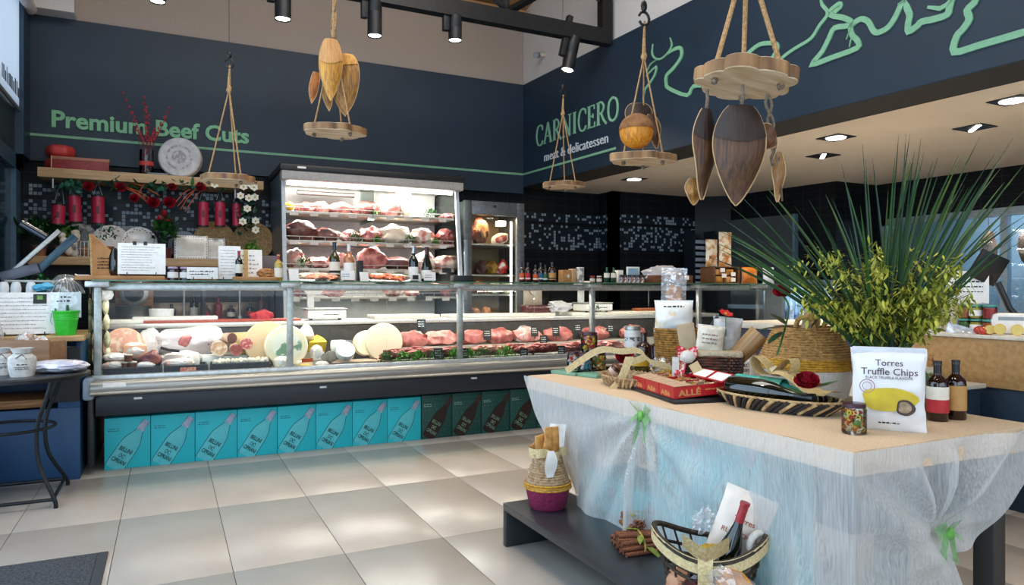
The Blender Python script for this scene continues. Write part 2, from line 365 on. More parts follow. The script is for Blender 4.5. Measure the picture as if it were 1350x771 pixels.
P('printed_lettering', mb, mat('grey_print', '#30343a', None, .8), rb)
ws = ST('window_1', MB().box(-1.30, -1.25, -2.4, 5.3, .25, .32).box(-1.30, -1.25, -2.4, 5.3, 2.55, 2.62).box(-1.30, -1.25, 1.4, 1.48, .25, 3.78), DFR)
P('window_pane', MB().box(-1.28, -1.272, -2.4, 5.3, .32, 3.78), GLASS, ws, smooth=False)
ST('wall_front', MB().box(-1.3, -.9, -2.7, -2.55, 0, 6).box(6.2, 9, -2.7, -2.55, 0, 2.6).box(-.9, 9, -2.7, -2.55, 3.3, 6).box(-.9, 6.2, -2.7, -2.55, 0, .3), WWALL)
# right-hand window into the lit preparation room
wf = ST('window_2', MB().box(7.76, 7.88, 2.3, 5.66, .93, .99).box(7.76, 7.88, 2.3, 5.66, 1.98, 2.06).box(7.76, 7.86, 5.58, 5.66, .93, 2.06).box(7.78, 7.86, 4.25, 4.32, .93, 2.06), mat('pale_frame', '#9fb0b8', None, .3, .6))
P('window_pane', MB().box(7.82, 7.83, 2.3, 5.6, .99, 1.98), glassmat('bluish_glass', (.8, .9, .96), 1.5, .03, 1.2), wf, smooth=False)
PREP = mat('prep_room_wall', '#8798a2', '#6f818c', .6, scale=1.2)
ST('wall_prep', MB().box(9.2, 9.3, 1.5, 7, 0, 2.6).box(7.95, 9.3, 6.4, 6.5, 0, 2.6), PREP)
area('prep_room_lamp', (8.5, 4.2, 2.4), (0, 0, 0), .5, 2.2, 60, (.85, .93, 1))
for i, (x, y, w) in enumerate([(8.6, 4.9, .09), (8.6, 4.5, .08), (8.7, 3.9, .1)]): S('hanging_ham', MB().blob(w, w, .2, i, .12, 1.5, 2).tube([(0, 0, .18), (0, 0, .9)], .006, 5), mat('cured_ham', '#8a5c40', '#5c3826', .5, scale=9), f'{["left", "middle", "right"][i]} cured ham hanging in the lit room behind the right window', 'ham', (x, y, 1.7))
S('prep_cabinet', MB().rbox(8.9, 9.18, 2.6, 5.6, 0, 1.35, .02), mat('prep_steel', '#a9bac4', '#95a8b3', .3, .5), 'pale steel cabinet in the lit room behind the right window', 'cabinet')
# grey hatch door and its pale edge
dr = ST('door_2', MB().box(0, .05, -.95, 0, .1, 2.15, TR(6.84, 7.22, 0) @ RZ(radians(7.5))), mat('grey_door', '#4c5152', '#3f4445', .35, scale=2))
P('door_edge', MB().box(-.02, .05, -.99, -.955, .1, 2.15, TR(6.84, 7.22, 0) @ RZ(radians(7.5))), mat('door_edge_blue', '#7f9fae', None, .3, .5), dr)
# ---------------------------------------------------------------- mural and lettering (raised paint-green shapes on the fascia)
def onF(name, mb, m, label, cat, kind=None):
    o = D.objects.new(name, mb.mesh(name, m, False)); C.objects.link(o); o.matrix_world = R0; return tag(o, label, cat)
mu = D.objects.new('animal_outline_mural', None); C.objects.link(mu); mu.matrix_world = R0
tag(mu, 'pale green line drawing of farm animals on the navy fascia wall', 'mural')
z7 = lambda p: fa(1000 + p[0] / 3.083, p[1] / 3.083)
z8 = lambda p: fa(680 + p[0] / 2.966, p[1] / 2.966)
strokes = [
 ('bull_outline', z8, [[(605, 148), (612, 180), (590, 215), (565, 232), (543, 225), (535, 205), (538, 172)], [(560, 228), (530, 250), (516, 275), (514, 300)], [(514, 296), (550, 262), (545, 295), (522, 330), (506, 355), (500, 392)],
   [(590, 215), (625, 192), (648, 190), (648, 225), (618, 268), (592, 295), (590, 325), (600, 345), (672, 373), (697, 338), (760, 330), (850, 270), (905, 215), (955, 175), (1010, 170), (1026, 180), (1020, 205), (985, 248)]], [.02, .02, .025, .04]),
 ('goat_outline', z7, [[(62, 280), (100, 235), (150, 198), (215, 158), (250, 105), (285, 55), (262, 20), (255, -10)], [(285, 50), (300, 40), (330, 18), (333, 30), (300, 62), (345, 72), (378, 88), (368, 105), (312, 115), (290, 155), (262, 210), (222, 262), (300, 235), (403, 196), (405, 165), (385, 145), (378, 110), (400, 88), (425, 78), (450, 90), (470, 125), (490, 133), (530, 112), (562, 65), (582, 22), (600, 5)], [(380, 112), (372, 130), (360, 162)], [(390, 140), (378, 165), (372, 192)], [(400, 95), (378, 118), (368, 140)]], [.03, .045, .02, .02, .02]),
 ('pig_outline', z7, [[(570, 20), (590, 8), (604, 5)], [(600, 5), (606, 30), (618, 62), (612, 95), (614, 128), (650, 105), (665, 90), (720, 78), (770, 60), (780, 30), (800, -15)], [(690, 30), (740, 36), (770, 20), (795, -10)]], [.04, .05, .06]),
 ('ox_outline', z7, [[(900, -25), (880, 12), (852, 42), (860, 78), (835, 118), (808, 150), (800, 212), (900, 185), (1079, 133), (1400, 40)]], [.05]),
]
for nm, f, ss, wds in strokes:
    mb = MB()
    for s_, w_ in zip(ss, wds):
        pts = [f(p) for p in s_]
        if len(pts) > 4: pts = smooth_pts(pts, 3)
        n = len(pts); ribbon(mb, pts, [w_ * .82 * (.35 + .65 * min(1, min(i, n - 1 - i) / 3)) for i in range(n)], .012)
    P(nm, mb, GREENP, mu, smooth=False)
def strokes_text(defs, s, size, adv):   # serif capitals made of thick and thin strokes
    mb = MB(); x = 0
    for ch in s:
        w, items = defs[ch]
        for pts, wd in items:
            pp = [((x + p[0]) * size, p[1] * size) for p in (smooth_pts(pts, 4) if len(pts) > 3 else pts)]
            ribbon(mb, pp, wd * size, .012)
        x += w + adv
    return mb, x * size
K, k_ = .13, .05
def sf(x, y, h=.13): return ([(x - h, y), (x + h, y)], .035)
DEF = {
 'C': (.72, [([(.68, .78), (.60, .96), (.42, 1.0), (.2, .9), (.08, .5), (.2, .1), (.42, 0), (.6, .05), (.70, .2)], [.05, .06, .07, .1, .14, .1, .07, .06, .04] + []), ([(.68, .72), (.68, .95)], .04)]),
 'A': (.78, [([(.05, 0), (.39, 1)], k_), ([(.39, 1), (.70, 0)], K), ([(.18, .34), (.58, .34)], k_), sf(.06, .015), sf(.70, .015)]),
 'R': (.76, [([(.15, 0), (.15, 1)], K), ([(.15, .97), (.4, .98), (.58, .76), (.42, .52), (.15, .5)], .08), ([(.36, .5), (.56, .18), (.78, -.03)], .1), sf(.15, .015), ([(.02, .985), (.2, .985)], .035)]),
 'N': (.86, [([(.14, 0), (.14, 1)], k_), ([(.12, 1), (.72, 0)], K), ([(.72, 0), (.72, 1)], k_), sf(.14, .015), sf(.72, .985), ([(0, .985), (.14, .985)], .035)]),
 'I': (.36, [([(.18, 0), (.18, 1)], K), sf(.18, .015), sf(.18, .985)]),
 'E': (.64, [([(.15, 0), (.15, 1)], K), ([(.03, .98), (.56, .98)], k_), ([(.15, .52), (.46, .52)], k_), ([(.03, .02), (.6, .02)], k_), ([(.56, .8), (.56, 1)], .04), ([(.6, 0), (.6, .22)], .04), ([(.46, .42), (.46, .62)], .04)]),
 'O': (.84, [([(.42, 1.0), (.16, .86), (.07, .5), (.16, .14), (.42, 0), (.68, .14), (.77, .5), (.68, .86), (.42, 1.0)], .1)]),
}
for kx_ in DEF:   # smooth_pts multiplies point counts; use the mean width
    DEF[kx_] = (DEF[kx_][0], [(p, (sum(w) / len(w) if isinstance(w, list) else w)) for p, w in DEF[kx_][1]])
sa, za = fa(707, 190); sb, zb = fa(818, 160)
sz = .236; mb, wt = strokes_text(DEF, 'CARNICERO', sz, .1)
kx2 = (sb - sa) / wt; mb.v = [(v[0] * kx2 + sa, v[1] + (za + zb) / 2, v[2]) for v in mb.v]
onF('shop_name_sign', mb, mat('sign_green', '#8fc4a0', '#85ba96', .6), 'pale green serif lettering reading CARNICERO on the navy fascia wall', 'sign')
sa, za = fa(718, 212.5); sb, zb = fa(802, 188)
mb = text_mb('meat & delicatessen', .15, .004, 0, width=sb - sa); mb.v = [(v[0] + sa, v[1] + (za + zb) / 2, v[2] + .004) for v in mb.v]
onF('shop_subtitle_sign', mb, mat('sign_white', '#d5dbdf', None, .6), 'thin white lettering reading meat & delicatessen under the shop name', 'sign')
mb = text_mb('Premium Beef Cuts', .215, .006, .006, width=1.727)
S('wall_lettering', mb, mat('letter_green', '#86c596', '#7ebd8e', .6), 'bold green lettering reading Premium Beef Cuts on the navy back wall', 'sign', (-.969, 7.744, 2.728), rot=(pi / 2, 0, 0), smooth=False)
# ---------------------------------------------------------------- roof truss, spots, downlights, camera
tr = T('roof_truss', 'black steel roof truss spanning the shop under the ceiling', 'truss', (0, 6.0, 3.70))
P('bottom_chord', MB().box(-1.1, 4.06, -.05, .05, 0, .15), BLACK, tr, smooth=False)
P('end_post', MB().box(3.94, 4.06, -.05, .05, .15, 1.6), BLACK, tr, smooth=False)
def bar(mb, p, q, r=.03): mb.tube([p, q], r, 4)
for k, (a, b) in enumerate([((2.9, .15), (3.6, .62)), ((2.9, .15), (2.2, .72)), ((2.88, .15), (2.88, 1.1)), ((1.5, .15), (.8, .7)), ((3.94, .45), (2.5, 1.5))]):
    mb = MB(); bar(mb, (a[0], 0, a[1]), (b[0], 0, b[1]), .038); P('web_bar', mb, BLACK, tr, smooth=False)
LENS = emat('lamp_lens', (1, .93, .82), 14)
def spotlight(px, py, Y, w, h, label, target, e, tilt=0, mount=True):
    d = Y / ray(px, HZ).y; p = gy(px, py, Y); r = w * d / FPX / 2; hh = h * d / FPX
    t = T('track_spotlight', label, 'spotlight', p, group=None, rot=(0, tilt, 0))
    P('housing', MB().lathe([(r * .86, .012), (r, 0), (r, hh * .5), (r * 1.0, hh * .5 + .001), (r * .97, hh * .5 + .003), (r, hh * .5 + .006), (r, hh), (r * .9, hh + .006), (0, hh + .006)], 28), BLKP, t)
    P('lens', MB().lathe([(r * .86, .010), (0, .010)], 28), LENS, t, 'glowing round lens')
    if mount:
        top = 3.70; dz = top - p.z
        mm = MB().rbox(-r * 1.9, -r * 1.0, -.03, .03, hh * .35, hh * 1.55, .006); mm.tube([(-r * 1.4, 0, hh * 1.5), (-r * 1.4, 0, dz / max(cos(tilt), .5))], .012, 8); P('mount', mm, BLKP, t)
    spot('spot_beam', p + Vector((0, 0, -.02)), target, e, WARM, 75, .05)
spotlight(373, 26, 6.0, 21, 60, 'black ceiling spotlight left of the dried leaf pendant over the counter', (.9, 5.6, 1.2), 60)
spotlight(494, 48, 6.0, 19, 62, 'long black cylinder spotlight right of the dried leaf pendant', (1.9, 5.4, 1.2), 60)
spotlight(600, 54, 6.0, 18, 32, 'short black spotlight clamped under the roof truss', (2.6, 5.6, 1.2), 60)
spotlight(748, 93, 6.0, 17, 46, 'tilted two-part black spotlight above the shop name', (3.7, 5.0, 1.2), 50, tilt=radians(13))
spotlight(208, 3, 6.0, 20, 40, 'black spotlight at top left, only its lens edge in view', (.0, 5.6, 1.2), 50)
for k, (x, y, kind, lab) in enumerate([(1102, 181, 0, 'round recessed downlight left of the pair nearest the mural'), (1085, 205, 1, 'strip of small recessed lamps behind the round downlight on the left'), (1285, 168, 1, 'strip of small recessed lamps in the right part of the low ceiling'), (1335, 132, 0, 'round recessed downlight at the right edge nearest the fascia'), (836, 236, 0, 'small far recessed downlight beyond the shop name')]):
    p = gz(x, y, 2.49); t = T('recessed_downlight', lab, 'downlight', (p.x, p.y, 2.49), 0)
    P('frame', MB().box(-.11, .11, -.11, .11, -.006, 0), BLKP, t, smooth=False)
    if kind == 0: P('lens', MB().lathe([(0, -.010), (.075, -.010), (.08, -.006)], 24, cap=False), LENS, t)
    else:
        for q in range(5): P('lamp', MB().lathe([(0, -.011), (.018, -.011), (.02, -.006)], 12, TR(-.07 + .035 * q, -.07 + .035 * q, 0), cap=False), LENS, t)
    spot('downlight_beam', (p.x, p.y, 2.47), (p.x, p.y, 0), 90, WARM, 110, .05, .8)
# the same ceiling carries lamps over the shopping area in front; track lamps light the table
for x, y, tx, ty, e in [(.6, 2.6, 2.1, 2.6, 55), (1.0, 1.0, 2.2, 1.8, 40), (3.6, .9, 2.9, 2.0, 40), (.2, 3.6, .3, 4.2, 20)]:
    spot('track_beam', (x, y, 3.7), (tx, ty, .8), e, NEUT, 95, .12, 1.0)
p = gy(698, 80, 7.4)
t = T('security_camera', 'small white security camera on the white wall above the fascia corner', 'camera', (3.99, 7.3, 3.99))
P('bracket', MB().tube([(.03, 0, .0), (-.05, 0, 0)], .022, 10), WWALL, t); P('camera_body', MB().tube([(-.05, .02, 0), (-.12, -.04, -.03)], .035, 14), mat('camera_grey', '#8d9094', None, .4), t)
# ================================================================ SERVICE COUNTER
DECK, WT, GT = .62, .95, 1.27
c = T('service_counter', 'long glazed meat and cheese service counter with steel bumper along the back', 'counter', (0, 0, 0))
X0, X1 = -.44, 5.45
NAVP = mat('counter_dark_panel', '#1b2029', '#171c24', .45)
P('base', MB().box(X0 + .1, X1, 5.68, 6.3, 0, .55), BLKP, c, smooth=False)
P('kick_panel', MB().rbox(X0 + .02, X1, 5.24, 5.72, .385, .53, .01), NAVP, c)
def bumper(u, v):
    a = -pi * .5 + pi * v * 1.0; return (X0 + (X1 - X0) * u, 5.20 - .055 * max(0, cos(a)) ** .6, .575 + .05 * sin(a))
mb = MB().grid(bumper, 1, 12); mb.box(X0, X1, 5.20, 5.30, .525, .625); P('bumper', mb, STEEL, c)
P('bumper_rail', MB().tube([(X0, 5.155, .548), (X1, 5.155, .548)], .010, 8), mat('pale_rail', '#d9d2c6', None, .3, .5), c)
P('bumper_end', MB().rbox(X0 - .045, X0 + .02, 5.17, 5.4, .50, .64, .02), mat('bumper_end_plastic', '#8b98a8', None, .4), c)
DKM = mat('display_deck', '#d6d6d4', '#c8c8c6', .35, .3)
P('deck', MB().add([(X0, 5.3, .60), (X1, 5.3, .60), (X1, 5.95, .60), (X0, 5.95, .60), (X0, 5.3, DECK), (X1, 5.3, DECK), (X1, 5.95, DECK), (X0, 5.95, DECK)], [(4, 5, 6, 7), (0, 1, 5, 4), (3, 2, 1, 0), (2, 3, 7, 6)]), DKM, c, smooth=False)
P('glass_rail', MB().rbox(X0, X1, 5.255, 5.30, .605, .648, .006), ALU, c)
P('back_panel', MB().box(X0, X1, 5.95, 5.99, .60, .93), mat('counter_back', '#3a3835', '#2c2a28', .5), c, smooth=False)
P('end_panel', MB().box(X0 - .02, X0, 5.27, 6.0, .62, 1.24), GGLASS, c, 'clear glass end panel', smooth=False)
P('end_panel', MB().rbox(X0 - .03, X0 + .01, 5.3, 6.35, 0.05, .60, .01), BLKP, c, 'dark lower end panel')
xs = [X0 + .012, .69, 1.516, 2.10, 2.80, 3.37, 4.0, 4.57, 5.45]
for a, b in zip(xs, xs[1:]): P('front_pane', MB().box(a + .003, b - .003, 5.268, 5.276, .645, 1.20), GLASS, c, smooth=False)
for x in (X0 + .03, .80, 2.13, 3.40, 4.62, 5.40):
    p_ = P('post', MB().rbox(x - .022, x + .022, 5.285, 5.325, .62, 1.235, .006), ALU, c)
    P('shelf_clamp', MB().rbox(x - .07, x + .07, 5.25, 5.36, 1.222, 1.262, .008), ALU, p_)
P('glass_shelf', MB().box(X0, X1, 5.24, 5.66, 1.262, GT), glassmat('shelf_glass', (.72, .88, .80), 1.5, .02, 1.0), c, smooth=False)
P('shelf_edge', MB().rbox(X0, X1, 5.232, 5.24, 1.261, 1.271, .002), mat('glass_edge_green', '#3f6b58', '#355c4b', .2), c)
P('light_housing', MB().rbox(X0, X1, 5.36, 5.43, 1.20, 1.255, .01), ALU, c)
P('light_tube', MB().tube([(X0 + .05, 5.46, 1.225), (X1, 5.46, 1.225)], .009, 8), emat('tube_glow', (1, .95, .86), 3), c)
for x in (.18, 1.46, 2.76, 4.0): area('counter_lamp', (x, 5.42, 1.19), (radians(12), 0, 0), 1.2, .05, 5.5 if x < 1 else 7, (1, .95, .88))
P('worktop', MB().rbox(X0, X1, 5.93, 6.33, WT - .035, WT, .004), mat('worktop_steel', '#c9c7c2', '#bdbbb6', .35, .5), c)
for k, x in enumerate((-.2, 1.0, 2.2, 3.3, 4.3)): P('label_clip', MB().rbox(x, x + .05, 5.226, 5.24, .485, .50, .003), PAPER, c)
for k in range(26): P('price_strip', MB().box(X0 + .1 + k * .17, X0 + .1 + k * .17 + .12, 5.30, 5.335, .6215, .6225), PAPER, c, smooth=False)
mb = MB().box(0, .13, -.001, .001, 0, .028); b2 = P('maker_plate', mb, PAPER, c, loc=(X0 + .07, 5.142, .585), smooth=False)
# rack of red trays and coloured rail behind the left part
# ---------------------------------------------------------------- gift boxes under the counter
TQ = mat('turquoise_carton', '#21c6cf', '#1fb9c6', .55, scale=1.5); TQB = mat('turquoise_bottle_print', '#64cdd0', '#49b9c2', .5, scale=6)
DG = mat('dark_green_carton', '#155048', '#12433d', .5, scale=2); BRB = mat('brown_bottle_print', '#2c150c', '#210f08', .5)
LTEAL = mat('navy_line_print', '#10505e', None, .6); SILV = mat('silver_print', '#a9b6c8', '#8793aa', .45, .2); PGRN = mat('pale_green_print', '#9fc7a4', None, .6)
def btl2d(L, W):     # bottle outline along +y
    h = W / 2; pr = [(.0, .86), (.02, 1), (.45, 1), (.55, .93), (.65, .72), (.74, .46), (.80, .38), (.98, .36), (1.0, .32)]
    return [(h * w, t * L) for t, w in pr] + [(-h * w, t * L) for t, w in reversed(pr)]
CX_M = RX(pi / 2)
def carton(w, h, d, dark):
    t = T('bottle_carton', 'x', 'box')
    P('carton', MB().rbox(.0015, w - .0015, 0, d, 0, h, .003), DG if dark else TQ, t)
    A = TR(w * .19, -.0006, h * .02) @ RX(pi / 2) @ RZ(radians(-33)); L = h * 1.07
    pic = P('bottle_print', MB().prism(btl2d(L, w * .43), 0, .001, A), BRB if dark else TQB, t, smooth=False)
    out = MB(); o = btl2d(L, w * .43); ribbon(out, o[:9], .0035, .0016); ribbon(out, o[9:], .0035, .0016); out.v = [tuple(A @ Vector(v)) for v in out.v]
    P('outline', out, DG if dark else LTEAL, pic, smooth=False)
    nk = [(x, y) for x, y in [(w * .43 * .20, L * .79), (w * .43 * .17, L * .99), (-w * .43 * .17, L * .99), (-w * .43 * .20, L * .79)]]
    P('foil_print', MB().prism(nk, .0012, .002, A), mat('dark_foil_print', '#3a2418') if dark else SILV, pic, smooth=False)
    ic = PGRN if dark else INK
    for s_, yy, ww in (('BELLINI', .34, .30), ('CIPRIANI', .12, .34)):
        m_ = text_mb(s_, .04, .0004, .0006, width=w * ww, align='CENTER'); m_.v = [tuple(A @ Vector((v[0], v[1] + L * yy, .0022))) for v in m_.v]; P('lettering', m_, ic, pic, smooth=False)
    m_ = MB(); ribbon(m_, [(.018 * cos(a), .014 * sin(a * 2) + L * .26) for a in [i * .5 for i in range(13)]], .003, .0008); m_.v = [tuple(A @ Vector((v[0], v[1], v[2] + .0015))) for v in m_.v]; P('emblem', m_, ic, pic, smooth=False)
    m_ = MB(); scribble(m_, w * .08, w * .32, h * .78, .006, 1); scribble(m_, w * .08, w * .34, h * .74, .006, 2); P('small_print', m_, ic if dark else LTEAL, t, smooth=False)
    if dark:
        m_ = MB(); R = random.Random(5)
        for i in range(8):
            for j in range(8):
                x = w * (.06 + .12 * i + (.06 if j % 2 else 0)); z = h * (.06 + .12 * j)
                if x < w * .96: m_.box(x, x + .003, -.0006, 0, z, z + .003)
        P('dot_pattern', m_, PGRN, t, smooth=False, kind='stuff')
    return t
bw = .2768; b0 = carton(bw, .345, .26, False); b1 = carton(.262, .352, .26, True)
for k in range(8):
    lab = f'turquoise bottle carton, {ORD[k]} from the left in the row under the counter'
    (b0 if k == 0 else dup(b0, label=lab)).location = (-.381 + bw * k, 5.40, 0)
    if k == 0: tag(b0, lab)
b0['group'] = 'turquoise cartons under the counter'
for o in [o for o in D.objects if o.name.startswith('bottle_carton') and 'turquoise' in o['label']]: o['group'] = 'turquoise cartons under the counter'
for k in range(5):
    lab = f'dark green bottle carton, {ORD[k]} to the right of the turquoise row'
    o = b1 if k == 0 else dup(b1); o.location = (1.838 + .264 * k, 5.40, 0); tag(o, lab, None, 'dark green cartons under the counter')
# ---------------------------------------------------------------- tall open chiller on the back wall
W0, W1, YF, YB, ZTOP = .97, 2.78, 6.90, 7.74, 2.40
ch = T('tall_chiller', 'tall white refrigerated wall cabinet filled with meat behind the counter', 'chiller', (0, 0, 0))
CW = mat('chiller_white', '#dfe0dc', '#d4d5d0', .4); CWS = mat('chiller_frame_white', '#c2cbd2', '#b6bfc7', .35)
P('back_panel', MB().box(W0 + .03, W1 - .03, 7.62, 7.7, .5, 2.3), CW, ch, smooth=False)
P('base', MB().rbox(W0, W1, 6.75, YB, 0, .72, .02), CW, ch)
P('side_panel', MB().add([(W0, 6.80, .7), (W0, YB, .7), (W0, YB, 2.36), (W0, 7.0, 2.36)] + [(W0 + .03, 6.80, .7), (W0 + .03, YB, .7), (W0 + .03, YB, 2.36), (W0 + .03, 7.0, 2.36)], [(0, 1, 2, 3), (7, 6, 5, 4), (0, 3, 7, 4), (3, 2, 6, 7), (1, 5, 6, 2), (0, 4, 5, 1)]), mat('chiller_side', '#52616c', '#47555f', .3), ch, smooth=False)
P('side_panel', MB().box(W1 - .02, W1, 7.0, YB, .7, 2.36), GGLASS, ch, 'clear glass side panel', smooth=False)
for x in (W0, W1 - .035): P('front_frame', MB().add([(x, 6.76, .7), (x + .035, 6.76, .7), (x + .035, 6.80, .7), (x, 6.80, .7), (x, 6.96, 2.3), (x + .035, 6.96, 2.3), (x + .035, 7.0, 2.3), (x, 7.0, 2.3)], [(3, 2, 1, 0), (4, 5, 6, 7), (0, 1, 5, 4), (1, 2, 6, 5), (2, 3, 7, 6), (3, 0, 4, 7)]), CWS, ch, smooth=False)
P('canopy', MB().rbox(W0 - .03, W1 + .03, 6.84, YB, 2.335, ZTOP, .02), BLKP, ch)
P('canopy_band', MB().rbox(W0 - .01, W1 + .02, 6.86, 7.0, 2.25, 2.34, .01), mat('canopy_grey', '#a9a49f', None, .45), ch)
P('canopy_soffit', MB().box(W0 + .03, W1 - .03, 7.0, 7.65, 2.28, 2.3), CW, ch, smooth=False)
P('light_tube', MB().tube([(W0 + .06, 7.0, 2.235), (W1 - .06, 7.0, 2.235)], .016, 10), emat('chiller_tube', (1, .98, .94), 16), ch)
area('chiller_lamp', (1.87, 7.03, 2.21), (radians(20), 0, 0), 1.7, .06, 26, (1, .96, .9))
P('louvre', MB().tube([(W0 + .2, 7.3, 2.19), (1.75, 7.3, 2.19)], .025, 10), STEEL, ch)
P('maker_badge', MB().rbox(1.10, 1.18, 6.835, 6.84, 2.355, 2.375, .002), PAPER, ch)
SHZ = [1.97, 1.69, 1.42, 1.14, .86]
for k, z in enumerate(SHZ):
    s_ = P('shelf', MB().rbox(W0 + .035, W1 - .035, 6.99 if k < 3 else 6.9, 7.62, z - .025, z, .004), mat('shelf_steel', '#b8b3a8', '#a9a499', .35, .6), ch)
    mb = MB(); yy = 6.985 if k < 3 else 6.895; mb.tube([(W0 + .04, yy, z + .035), (W1 - .04, yy, z + .035)], .004, 6)
    for i in range(15): mb.tube([(W0 + .05 + i * .122, yy, z - .01), (W0 + .05 + i * .122, yy, z + .035)], .003, 5)
    P('wire_fence', mb, ALU, s_)
    for i in range(9): P('price_holder', MB().box(W0 + .08 + i * .19, W0 + .16 + i * .19, yy - .008, yy - .006, z - .045, z - .012), mat('price_holder', '#cfc8c0'), s_, smooth=False)
    if k < 4:
        area('shelf_lamp', (1.87, 7.15, z - .035), (radians(-8), 0, 0), 1.65, .05, 9 if k < 3 else 6, (1, .96, .9))
P('glass_divider', MB().box(1.853, 1.859, 6.94, 7.5, 1.9, 2.3), GGLASS, ch, smooth=False)
# ---------------------------------------------------------------- stainless ageing fridge
f = T('ageing_fridge', 'stainless glass-door ageing fridge standing right of the wall chiller', 'fridge', (2.88, 7.06, 0))
FS = mat('fridge_steel', '#787b7e', '#66696c', .35, .6)
mb = MB().box(0, .03, .03, .68, 0, 2.17).box(.70, .73, .03, .68, 0, 2.17).box(.03, .70, .64, .68, 0, 2.17).box(.03, .70, .03, .68, 2.12, 2.17).box(.03, .70, .03, .68, 0, .5)
P('cabinet', mb, FS, f, smooth=False)
P('inner_back', MB().box(.03, .70, .60, .64, .5, 2.12), mat('fridge_inside', '#a98d68', '#8f7552', .6, scale=3), f, smooth=False)
dm = MB().rbox(0, .09, -.02, .03, .45, 2.18, .004).rbox(.64, .73, -.02, .03, .45, 2.18, .004).rbox(.09, .64, -.02, .03, 2.03, 2.18, .004).rbox(.09, .64, -.02, .03, .45, .55, .004)
d_ = P('door', dm, FS, f); P('door_pane', MB().box(.09, .64, 0, .006, .55, 2.03), GLASS, d_, smooth=False)
P('handle', MB().rbox(-.012, .03, -.05, -.02, 1.1, 1.75, .008), mat('handle_pale', '#aebac2', None, .3, .5), d_)
P('emblem', MB().prism([(.35, 2.115), (.38, 2.115), (.38, 2.14), (.35, 2.14)], -.001, .001, TR(0, -.022, 0) @ RX(pi / 2) ), INK, d_, smooth=False)
FZ = [1.72, 1.38, 1.16, .83]
for z in FZ: P('rack', MB().rbox(.05, .68, .08, .6, z - .02, z, .004), ALU, f)
P('light_strip', MB().box(.595, .615, .06, .075, .6, 1.98), emat('fridge_led', (1, .92, .78), 4), f, smooth=False)
area('fridge_lamp', (3.22, 7.2, 2.03), (0, 0, 0), .5, .15, 6, (1, .78, .5)); area('fridge_lamp', (3.22, 7.2, 1.36), (0, 0, 0), .5, .15, 4, (1, .78, .5)); area('fridge_lamp', (3.22, 7.2, 1.14), (0, 0, 0), .5, .15, 3, (1, .78, .5))
P('lamp_box', MB().rbox(.47, .56, .1, .2, 1.93, 1.99, .005), emat('fridge_bulb', (1, .95, .85), 3), f)
# ---------------------------------------------------------------- steel bench, shelves behind the counter
b = T('steel_workbench', 'low stainless bench with splashback along the left back wall', 'bench', (0, 0, 0))
P('bench_top', MB().rbox(-.55, .93, 7.1, 7.8, .88, .92, .004), STEEL, b); P('splashback', MB().rbox(-.55, .93, 7.77, 7.80, .92, 1.08, .003), mat('splash_steel', '#8d7763', '#77644f', .3, .6, scale=2), b)
for x in (-.5, .85):
    for y in (7.15, 7.7): P('leg', MB().cyl(x, y, 0, .88, .02), STEEL, b)
OKs = mat('shelf_oak', '#c3a47c', '#ab8a62', .55, scale=4, stretch=(1.2, 14, 14))
sh = T('oak_shelf', 'thick pale oak wall shelf carrying the cheese wheel below the lettering', 'shelf', (0, 0, 0))
P('board', MB().rbox(-1.03, .86, 7.38, 7.80, 2.205, 2.29, .004), OKs, sh)
for x in (-.92, .6): P('bracket', MB().tube([(x, 7.42, 2.2), (x, 7.42, 2.12), (x, 7.80, 2.05)], .008, 6), ALU, sh)
s2 = T('oak_shelf', 'lower oak wall shelf holding plates and plants behind the counter', 'shelf', (0, 0, 0))
P('board', MB().rbox(-1.1, .88, 7.36, 7.80, 1.43, 1.505, .004), OKs, s2)
for x in (-.62, .3): P('bracket', MB().rbox(x, x + .03, 7.4, 7.8, .92, 1.43, .004), mat('dark_upright', '#2b3236'), s2)
wh = T('drinks_backbar', 'dark back counter under the mosaic wall with bottles above', 'counter', (0, 0, 0))
P('worktop', MB().rbox(3.68, 6.25, 7.05, 7.58, .90, .95, .004), STEEL, wh); P('cupboard', MB().box(3.7, 6.22, 7.1, 7.58, 0, .9), BLKP, wh, smooth=False)
# ================================================================ GOODS: builders
def pmat(name, base, trans=0, rough=.12): return mat(name, base, None, rough, trans=trans, coat=.3)
DKG = mat('dark_wine_glass', '#0c120d', '#090d0a', .08, coat=.5); ROSEG = mat('rose_wine_glass', '#b7774f', '#a3653f', .1, coat=.5); AMB = mat('amber_glass', '#2a0e06', '#1c0804', .08, coat=.5)
REDCAP = mat('red_capsule', '#9c1f2c', '#861824', .4); DKCAP = mat('dark_capsule', '#1d1718', None, .35); SILCAP = mat('silver_capsule', '#b9bdc2', None, .3, .7); WCAP = mat('white_capsule', '#e4dfda', None, .4); OIL = mat('golden_oil', '#b59a3f', '#9d8430', .1, coat=.5)
CREAM = mat('cream_label', '#e6dfcf', '#dad2c0', .7); REDL = mat('red_label', '#b8202a', '#a31a24', .6); ORL = mat('orange_label', '#cf5a23', '#b94a1a', .6); GRNL = mat('green_label', '#1f5a3a', None, .6); BLUL = mat('blue_label', '#2b5c86', None, .6); PURP = mat('purple_jam', '#4a1f33', '#3a1728', .2, coat=.5)
WINE = [(.0, .0), (.92, 0), (1, .02), (1, .56), (.93, .62), (.70, .68), (.45, .73), (.34, .78), (.32, .97), (.36, .975), (.36, 1)]
SLOPE = [(.0, .0), (.92, 0), (1, .02), (1, .42), (.86, .54), (.58, .66), (.40, .75), (.33, .82), (.32, .97), (.36, .975), (.36, 1)]
SPIR = [(.0, .0), (.94, 0), (1, .02), (1, .60), (.92, .67), (.60, .73), (.36, .77), (.33, .93), (.40, .935), (.40, 1)]
